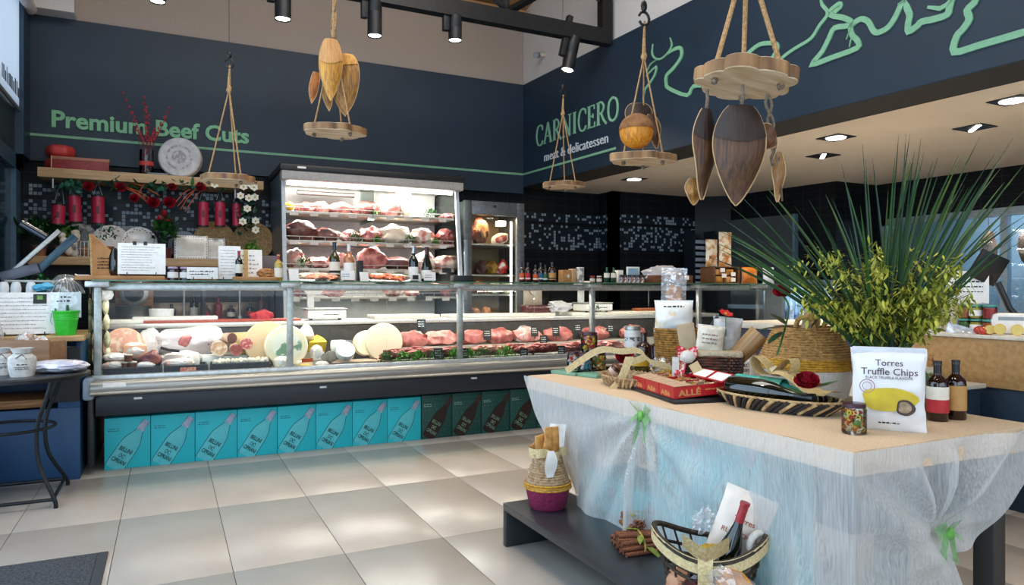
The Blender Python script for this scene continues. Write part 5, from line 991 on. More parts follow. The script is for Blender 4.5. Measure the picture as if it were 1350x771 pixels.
S('lemon', MB().blob(.05, .045, .045, 2, .06, 2, 3, TR(0, 0, .045)), mat('lemon_skin', '#e2ae2a', '#d49c1e', .4, scale=30, bump=.1), 'yellow lemon at the left end of the top chiller shelf', 'fruit', (kx(381, 7.08)[0], 7.06, SHZ[0]))
for i, (px, row, r) in enumerate([(568, 0, .09), (494, 0, .03), (469, 1, .10), (497, 1, .05), (541, 1, .08), (575, 1, .05), (401, 2, .10)]):
    parsley(f'parsley garnish, {ORD[i]} of the bunches between the chiller joints', (kx(px, 7.04)[0], 7.045, SHZ[row]), r, .03, r * 1.0, 50 + i, [PARD, PARS][i % 2] if i else PARD, 'parsley in the wall chiller')
S('black_meat_box', MB().rbox(-.11, .11, -.08, .06, 0, .06, .01), BLKP, 'black plastic box of meat on the lower chiller shelf', 'box', (kx(563, 7.06)[0], 7.04, SHZ[3]))
for i, px in enumerate((555, 589)): S('black_sign', MB().box(-.05, .05, 0, .004, 0, .05), BTAG, ['black tag holder under the third shelf near the black-capped wine', 'black tag holder at the right end of the third chiller shelf'][i], 'sign', (kx(px, 6.86)[0], 6.86, SHZ[2 + (i == 0)] - .035 + .0), smooth=False)
# fridge contents
def Fz(px, Y=7.3): return kx(px, Y)[0]
t = T('aged_ribs', 'aged rib joint at the left on the top rack of the ageing fridge', 'meat', (Fz(632), 7.3, FZ[0])); P('flesh', MB().blob(.11, .09, .15, 3, .2, 2, 3, TR(0, 0, .14)), MEATS[3], t); P('bone', MB().blob(.07, .05, .12, 8, .3, 2, 2, TR(0, -.05, .16)), mat('aged_bone', '#b98a55', '#7a4a28', .6, scale=14), t)
t = T('ham_steak', 'steak with a white fat rim on the top rack of the ageing fridge', 'meat', (Fz(662), 7.28, FZ[0]), rot=(0, -.45, 0)); P('fat_rim', MB().blob(.11, .02, .07, 5, .12, 1.5, 3, TR(0, 0, .08)), MEATS[5], t); P('flesh', MB().blob(.085, .02, .048, 5, .12, 1.5, 3, TR(0.005, -.006, .075)), MEATS[1], t)
for i, (px, m_) in enumerate([(634, MEATS[3]), (648, mat('yellow_sack', '#c9a02c', '#8a5a1c', .5, scale=9)), (662, mat('red_white_pack', '#c2342a', '#e6dcd0', .4, scale=6, thr=(.4, .45)))]): S('packed_meat', MB().blob(.07, .06, .085, i, .25, 1.8, 3, TR(0, 0, .075), flat=-.07), m_, ['dark packed meat at the left on the second fridge rack', 'yellow labelled pack in the middle of the second fridge rack', 'red and white pack at the right of the second fridge rack'][i], 'meat', (Fz(px), 7.3, FZ[1]))
S('packed_meat', MB().blob(.09, .06, .075, 5, .25, 1.8, 3, TR(0, 0, .07), flat=-.06), mat('orange_ham', '#b8743a', '#7a3f22', .4, scale=9), 'orange-brown ham piece on the third fridge rack', 'meat', (Fz(632), 7.3, FZ[2]))
for i, px in enumerate((652, 667)): jar('pate_jar', ['left pale jar with white label on the third fridge rack', 'right pale jar with white label on the third fridge rack'][i], (Fz(px, 7.22), 7.22, FZ[2]), .055, .13, mat('pale_green_preserve', '#b8b878', None, .4), mat('cream_lid', '#cfc8a0', None, .4), PAPER)
for i, px in enumerate((627, 641)): S('packed_meat', MB().blob(.06, .05, .10, i + 7, .2, 1.8, 3, TR(0, 0, .09), flat=-.08), mat('brown_cured', '#8a4a30', '#b98058', .4, scale=10), ['brown cured joint at the left on the lowest fridge rack', 'brown cured joint in the middle of the lowest fridge rack'][i], 'meat', (Fz(px), 7.3, FZ[3]))
for i in range(2): wedge(656, 7.2, FZ[3] + .06 * i, .13, .04, .8, ['lower pale yellow cheese slab on the lowest fridge rack', 'upper pale yellow cheese slab on the lowest fridge rack'][i], CHP, .2 * i)
# low beige boxes and shelf-rack glimpses by the far wall
t = T('tray_rack', 'rack of white trays standing against the far tiled wall', 'rack', (kx(919, 7.4)[0], 7.35, 0))
for sx in (-.17, .17): P('rack_post', MB().box(sx - .012, sx + .012, -.1, .1, 0, 2.0), DFR, t, smooth=False)
for i in range(9): P('tray', MB().rbox(-.155, -.01, -.1, .08, 1.20 + .078 * i, 1.245 + .078 * i, .004), mat('cool_white_tray', '#aab6c4', '#98a6b6', .4), t); P('tray', MB().rbox(.01, .155, -.1, .08, 1.20 + .078 * i, 1.245 + .078 * i, .004), mat('cool_white_tray', '#aab6c4'), t)
# ================================================================ LEFT CORNER BY THE SHOP WINDOW
NB = mat('navy_cabinet', '#1d4a74', '#17406a', .5, scale=2)
cb = T('navy_cabinet', 'dark blue wooden cabinet with pale wood top in the left corner', 'cabinet', (0, 0, 0))
P('carcass', MB().rbox(-1.19, -.50, 5.22, 5.28, 0, .46, .003).rbox(-.62, -.50, 5.22, 5.28, .46, .66, .003).rbox(-.53, -.50, 5.28, 5.85, 0, .88, .003).rbox(-1.19, -.53, 5.80, 5.85, 0, .88, .003), NB, cb)
P('wood_top', MB().rbox(-1.19, -.47, 5.12, 5.87, .885, .92, .004), OAK, cb); P('open_shelf', MB().rbox(-1.19, -.70, 5.24, 5.7, .47, .52, .003), WOODM, cb)
P('front_box', MB().rbox(-.66, -.50, 5.19, 5.22, .50, .84, .002), mat('black_panel', '#141518', None, .6), cb)
ZC = .92
def Cb(px, Y=5.3): x, k = kx(px, Y); return (x, Y, ZC), k
t = menu(34, .34, .27, 'large white menu sheet with a small black green-striped emblem in the left corner', 21, ZC, 5.22, 9, False); P('emblem', MB().box(.035, .105, -.004, -.001, .20, .26, RX(-.12)), mat('emblem_black', '#182018', None, .6), t, smooth=False)
P('emblem_print', MB().box(.055, .085, -.006, -.003, .225, .25, RX(-.12)), LEAFL, t, smooth=False)
BK = mat('bright_green_bucket', '#2fbf2f', '#28b02a', .35)
p, k = Cb(87, 5.2); t = T('green_bucket', 'small bright green metal bucket at the end of the wooden top', 'bucket', p); P('bucket_body', MB().lathe([(.052, 0), (.055, .003), (.07, .13), (.072, .142), (.076, .147), (.076, .155), (.070, .155), (.054, .01), (0, .01)], 32), BK, t)
P('rib', MB().lathe([(.0655, .095), (.069, .10), (.067, .105)], 32, cap=False), BK, t); P('handle', MB().tube([(-.078, 0, .14), (-.082, -.01, .09), (-.07, -.02, .07)], .003, 6), ALU, t)
t = T('bucket_sign', 'clear plastic sign with dark handwriting stuck in the green bucket', 'sign', (p[0], 5.2, ZC + .11)); P('plastic', MB().box(-.082, .082, 0, .003, 0, .16), filmmat('sign_plastic', (.85, .95, .97), .45, .08), t, smooth=False); mb = MB(); scribble(mb, -.03, .03, .125, .012, 3, 0); scribble(mb, -.05, .02, .10, .012, 4, 0); P('writing', mb, INK, t, smooth=False, kind='stuff')
t = T('small_cactus', 'two small green cactus sprigs inside the green bucket', 'plant', (p[0], 5.2, ZC + .05)); P('sprig', MB().tube([(.02, -.02, 0), (.01, -.03, .14)], [.012, .008], 8), LEAFG, t); P('sprig', MB().tube([(-.03, -.02, 0), (-.055, -.02, .12)], [.008, .004], 8), LEAFD, t)
for i, px in enumerate((5, 21, 41)): bottle('white_bottle', ['white bottle at the left image edge behind the menu sheet', 'white bottle in the middle behind the menu sheet', 'white bottle on the right behind the menu sheet'][i], 'bottle', Cb(px, 5.42)[0], .029, .335, mat('white_glaze', '#e4e8ea', None, .35), None, None, [(0, 0), (.9, 0), (1, .03), (1, .9), (.85, .96), (.6, 1)])
t = T('hand_slicer', 'angled steel hand slicer with a long blue-grey blade in the left corner', 'slicer', (kx(45, 5.5)[0], 5.55, ZC))
P('base_plate', MB().rbox(-.16, .16, -.06, .06, .33, .35, .004), STEEL, t); P('foot', MB().rbox(-.12, .12, -.05, .05, 0, .33, .004), BLKP, t)
P('carriage', MB().rbox(-.12, .10, -.05, .05, -.035, .035, .005, TR(-.07, 0, .40) @ RY(radians(-18))), mat('carriage_grey', '#50535c', None, .35, .5), t)
P('arm', MB().rbox(-.20, .20, -.02, .02, -.015, .015, .004, TR(.0, 0, .535) @ RY(radians(-47))), STEEL, t); P('grip', MB().tube([(-.08, 0, .72), (.06, 0, .63)], .03, 16), mat('dark_chrome', '#3a3f46', None, .2, .8), t)
P('blade', MB().rbox(-.17, .17, .0, .012, -.025, .025, .003, TR(.115, -.03, .52) @ RY(radians(-48))), mat('blue_blade', '#25404e', '#1d3442', .3, .4), t)
def lowplant(px, Y, lab, m, n, rx, rz, seed): x, k = kx(px, Y); t = T('leafy_plant', lab, 'plant', (x, Y, ZC)); P('pot', MB().lathe([(.035, 0), (.045, .08), (.04, .08), (0, .07)], 16), BLKP, t); P('leaves', foliage(MB(), n, 0, 0, .12 + rz, rx, .06, rz, .08, .045, seed), m, t, kind='stuff')
lowplant(28, 5.64, 'bright green leafy plant behind the white bottles', mat('vivid_leaf', '#2e9a4e', '#1e7438', .4, scale=10), 70, .12, .11, 2); lowplant(58, 5.62, 'green plant with white flowers beside the slicer base', mat('vivid_leaf', '#2e9a4e'), 60, .11, .13, 5)
S('blue_cloth', MB().blob(.055, .04, .028, 2, .25, 2, 3), mat('pale_blue_cloth', '#5fb6d6', '#4aa2c6', .7), 'crumpled light blue cloth on top of the menu holder', 'cloth', (kx(58, 5.36)[0], 5.36, ZC + .30))
S('cloth_stand', MB().rbox(-.03, .03, -.03, .03, 0, .27, .003), BLKP, 'dark block behind the menu under the blue cloth', 'block', (kx(58, 5.36)[0], 5.36, ZC))
t = T('wire_dome', 'clear dome with white wire ribs behind the green bucket', 'dome', (kx(86, 5.5)[0], 5.52, ZC)); P('stand', MB().cyl(0, 0, 0, .26, .05, 20), BLKP, t)
for i in range(7): a = pi * i / 7; P('rib', MB().tube(smooth_pts([(.11 * cos(a), .11 * sin(a), .27), (.07 * cos(a), .07 * sin(a), .33), (0, 0, .36), (-.07 * cos(a), -.07 * sin(a), .33), (-.11 * cos(a), -.11 * sin(a), .27)], 3), .002, 5), PAPER, t)
P('dome', MB().lathe([(.115, .26), (.09, .34), (.04, .385), (0, .39)], 24), FILM, t); P('loop', MB().tube(smooth_pts([(.05, .02, .39), (.11, .02, .36), (.14, .02, .28)], 4), .005, 6), ALU, t)
# round wrought-iron table
TX, TY, TZ = -.81, 4.84, .73
IR = mat('wrought_iron', '#16181b', '#202327', .5, .4)
t = T('round_side_table', 'round black wrought-iron side table with curved legs at the left edge', 'table', (TX, TY, 0))
P('table_top', MB().lathe([(0, .705), (.385, .705), (.39, .71), (.39, .725), (.385, TZ), (0, TZ)], 48), mat('iron_top', '#2a343e', '#232c35', .35, .3), t); P('edge_ring', MB().lathe([(.385, .700), (.398, .705), (.398, .722), (.39, .73)], 48, cap=False), IR, t)
for a in (-45, 45, 135, 225):
    a = radians(a); pr = [(.33, .70), (.29, .60), (.23, .47), (.215, .36), (.24, .22), (.33, .08), (.36, .03), (.362, 0)]
    P('leg', MB().tube(smooth_pts([(r * cos(a), r * sin(a), z) for r, z in pr], 4), .011, 8), IR, t)
P('ring', MB().tube([(.222 * cos(i * pi / 16), .222 * sin(i * pi / 16), .42) for i in range(33)], .009, 8, False), IR, t)
for a in (-45, 45, 135, 225):
    a = radians(a); b_ = a + pi / 2; P('floor_bar', MB().tube([(.34 * cos(a), .34 * sin(a), .045), (.34 * cos(b_), .34 * sin(b_), .045)], .010, 8), IR, t)
LIN = mat('linen_cloth', '#cdc8c2', '#b7b2ac', .9, scale=60, bump=.3); CRT = mat('crate_brown', '#8a6546', '#775437', .6, scale=5, stretch=(1, 12, 12))
def sack(px, py, w, h, lab, ti=True, m=None, seed=1):
    p = gz(px, py, TZ); t = T('linen_sack', lab, 'sack', (p.x, p.y, TZ), -math.atan2(p.x, p.y))
    P('cloth', MB().grid(lambda u, v: (w / 2 * ((.85 + .2 * sin(v * pi)) * (1 if v < .68 else (1 - (v - .68) * 2.6 if v < .82 else .63 + (v - .82) * 2.2))) * cos(u * 2 * pi) * (1 + .04 * sin(u * 43 + seed)), w * .36 * (1 if v < .68 else (1 - (v - .68) * 2.6 if v < .82 else .63 + (v - .82) * 2.2)) * sin(u * 2 * pi) * (1 + .05 * sin(u * 31 + v * 4)), h * v), 40, 16, wrapu=True).lathe([(0, .001), (w * .3, .001)], 16, cap=False), m or LIN, t)
    P('tie', MB().lathe([(w * .30, h * .79), (w * .33, h * .81), (w * .30, h * .83)], 20, ey=.8, cap=False).tube([(0, -w * .3, h * .8), (.02, -w * .36, h * .62)], .003, 5).tube([(0, -w * .3, h * .8), (-.03, -w * .36, h * .66)], .003, 5), mat('grey_ribbon', '#77706a', None, .7), t)
    if ti: mb = MB(); scribble(mb, -w * .2, w * .2, h * .42, .006, 2, -w * .375); scribble(mb, -w * .28, w * .28, h * .33, .005, 3, -w * .375); scribble(mb, -w * .25, w * .25, h * .27, .005, 5, -w * .375); P('print', mb, INK, t, smooth=False, kind='stuff')
sack(29, 496, .125, .155, 'printed linen sack with tied neck at the front of the iron table'); sack(2, 494, .11, .15, 'linen sack half outside the frame at the left edge', seed=3); sack(16, 485, .12, .17, 'linen sack standing behind the two front sacks', False, seed=4); sack(97, 476, .10, .10, 'small light sack with a yellow corner at the right of the iron table', False, seed=7); sack(80, 480, .07, .12, 'small shiny tied bag beside the brown crate corner', False, FILM2, 8)
p = gz(30, 473, TZ); t = T('engraved_crate', 'brown wooden crate with pale script on its front, holding wrapped bread', 'crate', (-.80, 4.88, TZ), radians(-24))
P('front_board', MB().rbox(-.29, .21, -.008, .008, 0, .185, .003), CRT, t); P('back_board', MB().rbox(-.29, .21, .15, .165, 0, .165, .003), CRT, t)
P('side_board', MB().rbox(.195, .21, .008, .15, 0, .175, .003), CRT, t); P('bottom_board', MB().rbox(-.28, .195, .008, .15, 0, .01, .002), CRT, t)
mb = MB(); ribbon(mb, smooth_pts([(-.10 + .02 * i, .09 + .012 * sin(i * 2.1) + .008 * cos(i * 4.0)) for i in range(13)], 4), .003, .0012); mb.v = [tuple(TR(0, -.0085, 0) @ RX(pi / 2) @ Vector(v)) for v in mb.v]; P('script', mb, mat('pale_script', '#c9a98a', None, .7), t, smooth=False)
for i, (dx, L, tilt, lab) in enumerate([(-.13, .26, .25, 'long crusty bread stick leaning in clear bag in the brown crate'), (-.24, .20, .5, 'second bread stick at the left in the brown crate'), (-.02, .12, -.5, 'short bread piece wrapped at the right in the brown crate'), (.06, .1, -.7, 'small wrapped rusks at the crate right end')]):
    q = t.matrix_basis @ Vector((dx, .08, .10)); b_ = T('wrapped_bread', lab, 'bread', q, rot=(0, -tilt, 0)); P('bread', MB().blob(.035, .03, L / 2, i, .1, 2, 3, TR(0, 0, L / 2 + .01)), BRD, b_); P('film', MB().blob(.05, .04, L * .6, i + 4, .15, 3, 3, TR(0, 0, L * .6)), FILM, b_)
p = gz(79, 491, TZ); t = T('foil_packet', 'flat crumpled silver-white packet at the right edge of the iron table', 'packet', (p.x, p.y, TZ), -.1)
mb = MB().blob(.145, .09, .038, 6, .09, 3, 4, TR(0, 0, .038), flat=-.036); P('foil', mb, mat('lilac_foil', '#c2c0d2', '#e8e6ee', .3, .3, scale=9, bump=.6, thr=(.4, .6)), t)
MATC = mat('grey_mat_pile', '#4a4d53', '#2b2e33', .95, scale=90, bump=.8, thr=(.4, .6))
t = T('entrance_mat', 'dark grey ribbed entrance mat in the lower left corner of the floor', 'mat', (0, 0, 0)); P('pile', MB().rbox(-1.15, -.285, 2.55, 3.685, 0, .010, .002), MATC, t); P('border', MB().rbox(-.285, -.243, 2.55, 3.70, 0, .008, .002).rbox(-1.15, -.285, 3.685, 3.70, 0, .008, .002), mat('mat_border', '#303338', None, .7), t)
# ================================================================ HANGING WOOD SLICES
SLC = mat('slice_face_wood', '#dcc4a3', '#b99a74', .6, scale=5, stretch=(1, 5, 1), bump=.15); BARK = mat('slice_bark', '#a97f52', '#5d3f25', .7, scale=12, bump=.4, stretch=(1, 1, .2)); ROPE = mat('jute_rope', '#b58f61', '#8f6c43', .9, scale=120, bump=.6); ROPG = mat('grey_jute', '#7d6b58', '#5c4e40', .9, scale=120, bump=.6)
def rope(pts, r, twist=None):
    return MB().tube(smooth_pts(pts, 3) if len(pts) > 3 else pts, r, 7)
def pendant(px, py, d, rpx, lab, join, hook=True, tilt=0, seed=1, thick=.04, el=.8, rz=0, hs=1.0):
    c = EYE + ray(px, py) * d; k = d / FPX; r = rpx * k; top = EYE + ray(join[0], join[1]) * d
    t = T('hanging_wood_slice', lab, 'hanging decoration', c, rot=(0, 0, 0)); A = RY(tilt) @ RZ(rz - YAW); R = random.Random(seed); n = 72; ph = [R.uniform(0, 6.3) for _ in range(4)]; pl = []
    for i in range(n):
        a = 2 * pi * i / n; q = abs(sin(a * 4.5 + ph[0])) ** .5; rr = r * (.82 + .11 * q + .08 * sin(2 * a + ph[1]) + .05 * sin(5 * a + ph[2])); pl.append((rr * cos(a), rr * el * sin(a)))
    P('slice', MB().prism([(x * .985, y * .985) for x, y in pl], 0, thick, A), SLC, t, smooth=False)
    mb = MB(); vs = [(x, y, .003) for x, y in pl] + [(x, y, thick - .002) for x, y in pl]; mb.add(vs, [(i, (i + 1) % n, (i + 1) % n + n, i + n) for i in range(n)], A); P('bark', mb, BARK, t)
    tl = top - c
    for i, a in enumerate((radians(200), radians(330), radians(80))):
        e = A @ Vector((r * .62 * cos(a), r * el * .62 * sin(a), thick)); e0 = A @ Vector((r * .62 * cos(a), r * el * .62 * sin(a), -.01))
        P('rope', MB().tube([e0, e, e * .5 + tl * .5, tl], .0028 * (1 + 1.2 * (rpx > 60)) + .002, 7), ROPE, t)
        P('knot', MB().blob(.011, .011, .012, i, .3, 3, 2, TR(*e0)), ROPG, t)
    if hook:
        P('rope_loop', MB().tube([tl, tl + Vector((0, 0, .05 * hs)), tl + Vector((.004, 0, .16 * hs))], [.012, .010, .005], 8).blob(.016, .016, .03, 3, .2, 2, 2, TR(*tl)), ROPE, t)
        h = tl + Vector((0, 0, .14 * hs)); mb = MB().tube([h + Vector((.028 * hs * sin(a), 0, .03 * hs - .03 * hs * cos(a))) for a in [i * .55 for i in range(-2, 9)]], .006 * hs, 8).blob(.016 * hs, .014, .028 * hs, 1, 0, 1, 2, TR(*(h + Vector((0, 0, .085 * hs)))))
        P('hook', mb, BLACK, t); P('wire', MB().tube([h + Vector((0, 0, .11 * hs)), Vector((h.x, h.y, 4.62 - c.z))], .0018, 5), BLACK, t)
    else: P('rope', MB().tube([tl, tl + Vector((.005, 0, .6)), Vector((tl.x, tl.y, 4.6 - c.z))], .012 if rpx < 60 else .007, 7), ROPE, t)
    return t, c, k
pA, cA, kA = pendant(300, 240, 4.6, 39, 'hanging wood slice at the left over the oak shelf, with nothing on it', (302, 118), seed=1, el=.75)
pB, cB, kB = pendant(441, 177, 4.1, 43, 'hanging wood slice with golden dried leaves above the wall chiller', (440, 50), False, seed=2, el=.8)
pC, cC, kC = pendant(742, 247, 5.9, 30, 'small far hanging wood slice under the shop name', (742, 150), seed=3, el=.75)
pD, cD, kD = pendant(847, 214, 3.9, 45, 'hanging wood slice carrying the round orange pod, right of the shop name', (849, 75), seed=4, el=.8, hs=1.25)
pE, cE, kE = pendant(982, 112, 2.34, 75, 'largest nearest hanging wood slice with brown dried leaves below it', (985, -60), False, seed=5, tilt=radians(7), thick=.045, el=.8)
def stripe(name, a, b, rough=.55):
    m = D.materials.new(name); m.use_nodes = True; nt = m.node_tree; N = nt.nodes; L = nt.links; s_ = N['Principled BSDF']; s_.inputs['Roughness'].default_value = rough
    tc = N.new('ShaderNodeTexCoord'); mp = N.new('ShaderNodeMapping'); mp.inputs['Scale'].default_value = (60, 60, 3); no = N.new('ShaderNodeTexNoise'); no.inputs['Scale'].default_value = 2; no.inputs['Detail'].default_value = 4
    L.new(tc.outputs['Object'], mp.inputs[0]); L.new(mp.outputs[0], no.inputs[0]); cr = N.new('ShaderNodeValToRGB'); cr.color_ramp.elements[0].position = .35; cr.color_ramp.elements[1].position = .65
    cr.color_ramp.elements[0].color = (*lin(b), 1); cr.color_ramp.elements[1].color = (*lin(a), 1); L.new(no.outputs[0], cr.inputs[0]); L.new(cr.outputs[0], s_.inputs['Base Color'])
    bp = N.new('ShaderNodeBump'); bp.inputs['Strength'].default_value = .5; bp.inputs['Distance'].default_value = .004; L.new(no.outputs[0], bp.inputs['Height']); L.new(bp.outputs[0], s_.inputs['Normal']); return m
LG = stripe('golden_dried_leaf', '#d59a3c', '#a86c22'); LB = stripe('brown_dried_leaf', '#5a3614', '#331b09'); LBD = stripe('dark_leaf_cap', '#2c160a', '#190c06'); LP = mat('pale_leaf_rim', '#b89468', None, .7); LGB = stripe('ochre_dried_leaf', '#a8742c', '#6e4518'); LPK = stripe('buff_leaf_cap', '#c9935a', '#b07a42')
def shell(name, lab, top, L, W, m, cap=None, capk=.35, rz=0, tilt=0, depth=.3, stem=None, sh=.85, roll=0):
    # a leaf hanging from its stalk at local origin, spoon shaped, pointed at the lower end
    t = T(name, lab, 'dried leaf', top, rot=(tilt, roll, rz))
    def wd(v): return W * .5 * max(0, sin(pi * min(1, .13 + .87 * v ** sh))) ** .8
    def fn(u, v, o=0): q = (u - .5) * 2; w = wd(v); return (q * w, depth * W * (q * q - 1) * (w / (W * .5)) * .8 + o + .006 * sin(v * 9 + q), -L * v)
    def fw(a, b, o): return lambda u, v: fn(u, a + (b - a) * v, o)
    def fz(v): return v
    v0 = capk if cap else 0
    P('blade', MB().grid(fw(0, 1, 0), 12, 22), m, t)
    if cap: P('leaf_cap', MB().grid(lambda u, v: fn(u, v * (capk * (.8 + .2 * sin(u * pi))), -.004), 12, 8), cap, t)
    for e in (0, 1): P('rim', MB().tube([fn(e, v / 22, -.001) for v in range(23)], .0022, 5), LP, t)
    if stem: P('stalk', MB().tube([(0, 0, -.01), (.004, 0, stem * .5), (0, 0, stem)], .006, 7), ROPG, t)
    return t
def at(px, py, d): return EYE + ray(px, py) * d
CAMR = -YAW
shell('dried_leaf', 'long golden dried leaf hanging in front above the left slice pair', at(436, 52, 4.05), 80 * kB, 30 * kB, LG, LPK, .42, CAMR + .2)
shell('dried_leaf', 'broad ochre-brown dried leaf on the right of the golden one', at(455, 72, 4.14), 82 * kB, 42 * kB, LGB, LG, .2, CAMR - .2)
shell('dried_leaf', 'small rusty oak-like leaf left of the golden leaf', at(417, 95, 4.1), 42 * kB, 13 * kB, stripe('rusty_leaf', '#b5661e', '#84450f'), None, 0, CAMR, roll=.15)
shell('dried_leaf', 'small pale torn leaf behind the golden leaf base', at(430, 105, 4.12), 42 * kB, 14 * kB, LGB, None, 0, CAMR, roll=-.1)
t = T('cord_bundle', 'bundle of jute cord above the golden leaves', 'cord', at(440, 5, 4.1))
for i in range(4): P('cord', MB().tube(smooth_pts([(.012 * sin(i * 2 + q), .012 * cos(i * 2 + q * 1.3), .15 - q * .06) for q in range(9)], 3), .005, 6), [ROPE, ROPG][i % 2], t)
t = T('orange_pod', 'round orange ribbed pod with a brown felt cap on the wood slice', 'pod', at(839, 196, 3.86)); rp = 22 * kD
POD = stripe('orange_pod_skin', '#d98f22', '#a8650f'); P('pod_body', MB().lathe([(rp * sin(a) * 1.0, rp * (1 - cos(a))) for a in [i * pi / 14 for i in range(15)]], 32, TR(0, 0, .0)), POD, t)
P('pod_cap', MB().lathe([(rp * 1.04 * sin(a), rp * (1 - 1.04 * cos(a))) for a in [pi * .52 + i * pi * .48 / 8 for i in range(9)]], 32, TR(0, 0, .004)), mat('felt_brown', '#8a5f38', '#6d4626', .9, scale=30, bump=.3), t)
shell('dried_leaf', 'dark round dried leaf standing behind the orange pod', at(842, 136, 3.96), 44 * kD, 36 * kD, LBD, None, 0, CAMR, sh=.7); shell('dried_leaf', 'small brown leaf hanging at the right of the orange pod', at(858, 150, 3.88), 46 * kD, 20 * kD, LB, None, 0, CAMR + .3, roll=-.2)
shell('dried_leaf', 'left long brown dried leaf under the nearest wood slice', at(931, 145, 2.36), 120 * kE, 40 * kE, LB, LBD, .36, CAMR + .5, stem=.07, roll=.06)
shell('dried_leaf', 'largest brown dried leaf in the middle under the nearest slice', at(977, 140, 2.28), 128 * kE, 66 * kE, LB, LBD, .38, CAMR - .1, stem=.07, roll=.05)
shell('dried_leaf', 'small ragged leaf tip showing below the left long leaf', at(915, 235, 2.4), 36 * kE, 24 * kE, LGB, None, 0, CAMR)
shell('dried_leaf', 'small heart-shaped brown leaf beside the twisted stalk', at(1020, 172, 2.33), 38 * kE, 34 * kE, stripe('brown_leaf', '#6d4428', '#4e2e19'), None, 0, CAMR + .3, sh=.75, roll=.9)
shell('dried_leaf', 'wavy tan oak leaf at the foot of the twisted stalk', at(1027, 200, 2.33), 66 * kE, 17 * kE, stripe('tan_leaf', '#94683a', '#74502a'), None, 0, CAMR, roll=.03)
t = T('twisted_stalk', 'grey twisted vine stalk hanging from the right end of the nearest slice', 'vine', at(1012, 124, 2.33)); q = lambda x, y: at(x, y, 2.33) - at(1012, 124, 2.33)
for s_ in (0, 1): P('strand', MB().tube(smooth_pts([q(1012 + 4 * sin(i * 1.3 + s_ * pi) + i * 1.1, 124 + 10.5 * i) for i in range(10)], 3), [.005] * 28, 7), ROPG, t)
P('strand', MB().tube([q(1026, 200), q(1031, 265)], .004, 6), LB, t)
# ================================================================ DISPLAY TABLE IN FRONT
TT = .75; XA, XB, YA, YN = 1.715, 2.62, 1.335, 3.30
tb = T('display_table', 'large rectangular table under the beige cloth in the foreground', 'table', (2.17, 2.3, 0))
P('tabletop', MB().box(XA + .01 - 2.17, XB - .01 - 2.17, YA + .01 - 2.3, YN - .01 - 2.3, .70, TT - .004), WOODM, tb, smooth=False)
for x in (2.02, 2.53):
    for y in (1.44, 3.2): P('leg', MB().rbox(x - .035 - 2.17, x + .035 - 2.17, y - .035 - 2.3, y + .035 - 2.3, 0, .70, .005), mat('dark_leg', '#3a3430', None, .6), tb)
BUR = mat('beige_linen', '#dcc2a2', '#ceb191', .9, scale=140, bump=.35, stretch=(1, 1, 1))
def clothtop():
    mb = MB(); mb.grid(lambda u, v: (XA + (XB - XA) * u, YA + (YN - YA) * v, TT + .0015 * noise.noise(Vector((u * 9, v * 14, 0)))), 24, 40)
    def skirt(f, n):
        mb.grid(f, n, 3)
    dz = .068
    skirt(lambda u, v: (XA + (XB - XA) * u, YA - .004 * sin(v * pi / 2) - .002 * sin(u * 40) * v, TT - dz * v - .012 * v * u), 40)
    skirt(lambda u, v: (XA - .004 * sin(v * pi / 2) - .002 * sin(u * 60) * v, YN - (YN - YA) * u, TT - dz * v), 60)
    skirt(lambda u, v: (XB - (XB - XA) * u, YN + .004 * v, TT - dz * v), 30); skirt(lambda u, v: (XB + .004 * v, YA + (YN - YA) * u, TT - dz * v), 30)
    return mb
S('table_cloth', clothtop(), BUR, 'beige linen top cloth covering the display table', 'tablecloth')
VO = D.materials.new('white_voile'); VO.use_nodes = True; nt = VO.node_tree; N_ = nt.nodes; L_ = nt.links; N_.remove(N_['Principled BSDF'])
tr_ = N_.new('ShaderNodeBsdfTransparent'); df = N_.new('ShaderNodeBsdfDiffuse'); tl_ = N_.new('ShaderNodeBsdfTranslucent'); df.inputs[0].default_value = (.74, .73, .71, 1); tl_.inputs[0].default_value = (.66, .65, .63, 1)
m1 = N_.new('ShaderNodeMixShader'); m1.inputs[0].default_value = .25; L_.new(df.outputs[0], m1.inputs[1]); L_.new(tl_.outputs[0], m1.inputs[2])
lw = N_.new('ShaderNodeLayerWeight'); lw.inputs[0].default_value = .5; tc = N_.new('ShaderNodeTexCoord'); mp = N_.new('ShaderNodeMapping'); mp.inputs['Scale'].default_value = (90, 90, 4); L_.new(tc.outputs['Object'], mp.inputs[0])
nz = N_.new('ShaderNodeTexNoise'); nz.inputs['Scale'].default_value = 2; nz.inputs['Detail'].default_value = 5; L_.new(mp.outputs[0], nz.inputs[0])
ma = N_.new('ShaderNodeMath'); ma.operation = 'MULTIPLY_ADD'; ma.inputs[1].default_value = .6; ma.inputs[2].default_value = .20; L_.new(nz.outputs[0], ma.inputs[0])
mb_ = N_.new('ShaderNodeMath'); mb_.operation = 'ADD'; mb_.use_clamp = True; L_.new(ma.outputs[0], mb_.inputs[0])
mc = N_.new('ShaderNodeMath'); mc.operation = 'MULTIPLY'; mc.inputs[1].default_value = .35; L_.new(lw.outputs['Facing'], mc.inputs[0]); L_.new(mc.outputs[0], mb_.inputs[1])
m2 = N_.new('ShaderNodeMixShader'); L_.new(mb_.outputs[0], m2.inputs[0]); L_.new(tr_.outputs[0], m2.inputs[1]); L_.new(m1.outputs[0], m2.inputs[2]); L_.new(m2.outputs[0], N_['Material Output'].inputs[0])
bp = N_.new('ShaderNodeBump'); bp.inputs['Strength'].default_value = .35; bp.inputs['Distance'].default_value = .01; L_.new(nz.outputs[0], bp.inputs['Height']); L_.new(bp.outputs[0], df.inputs['Normal'])
BYL, BZL = 2.28, .70
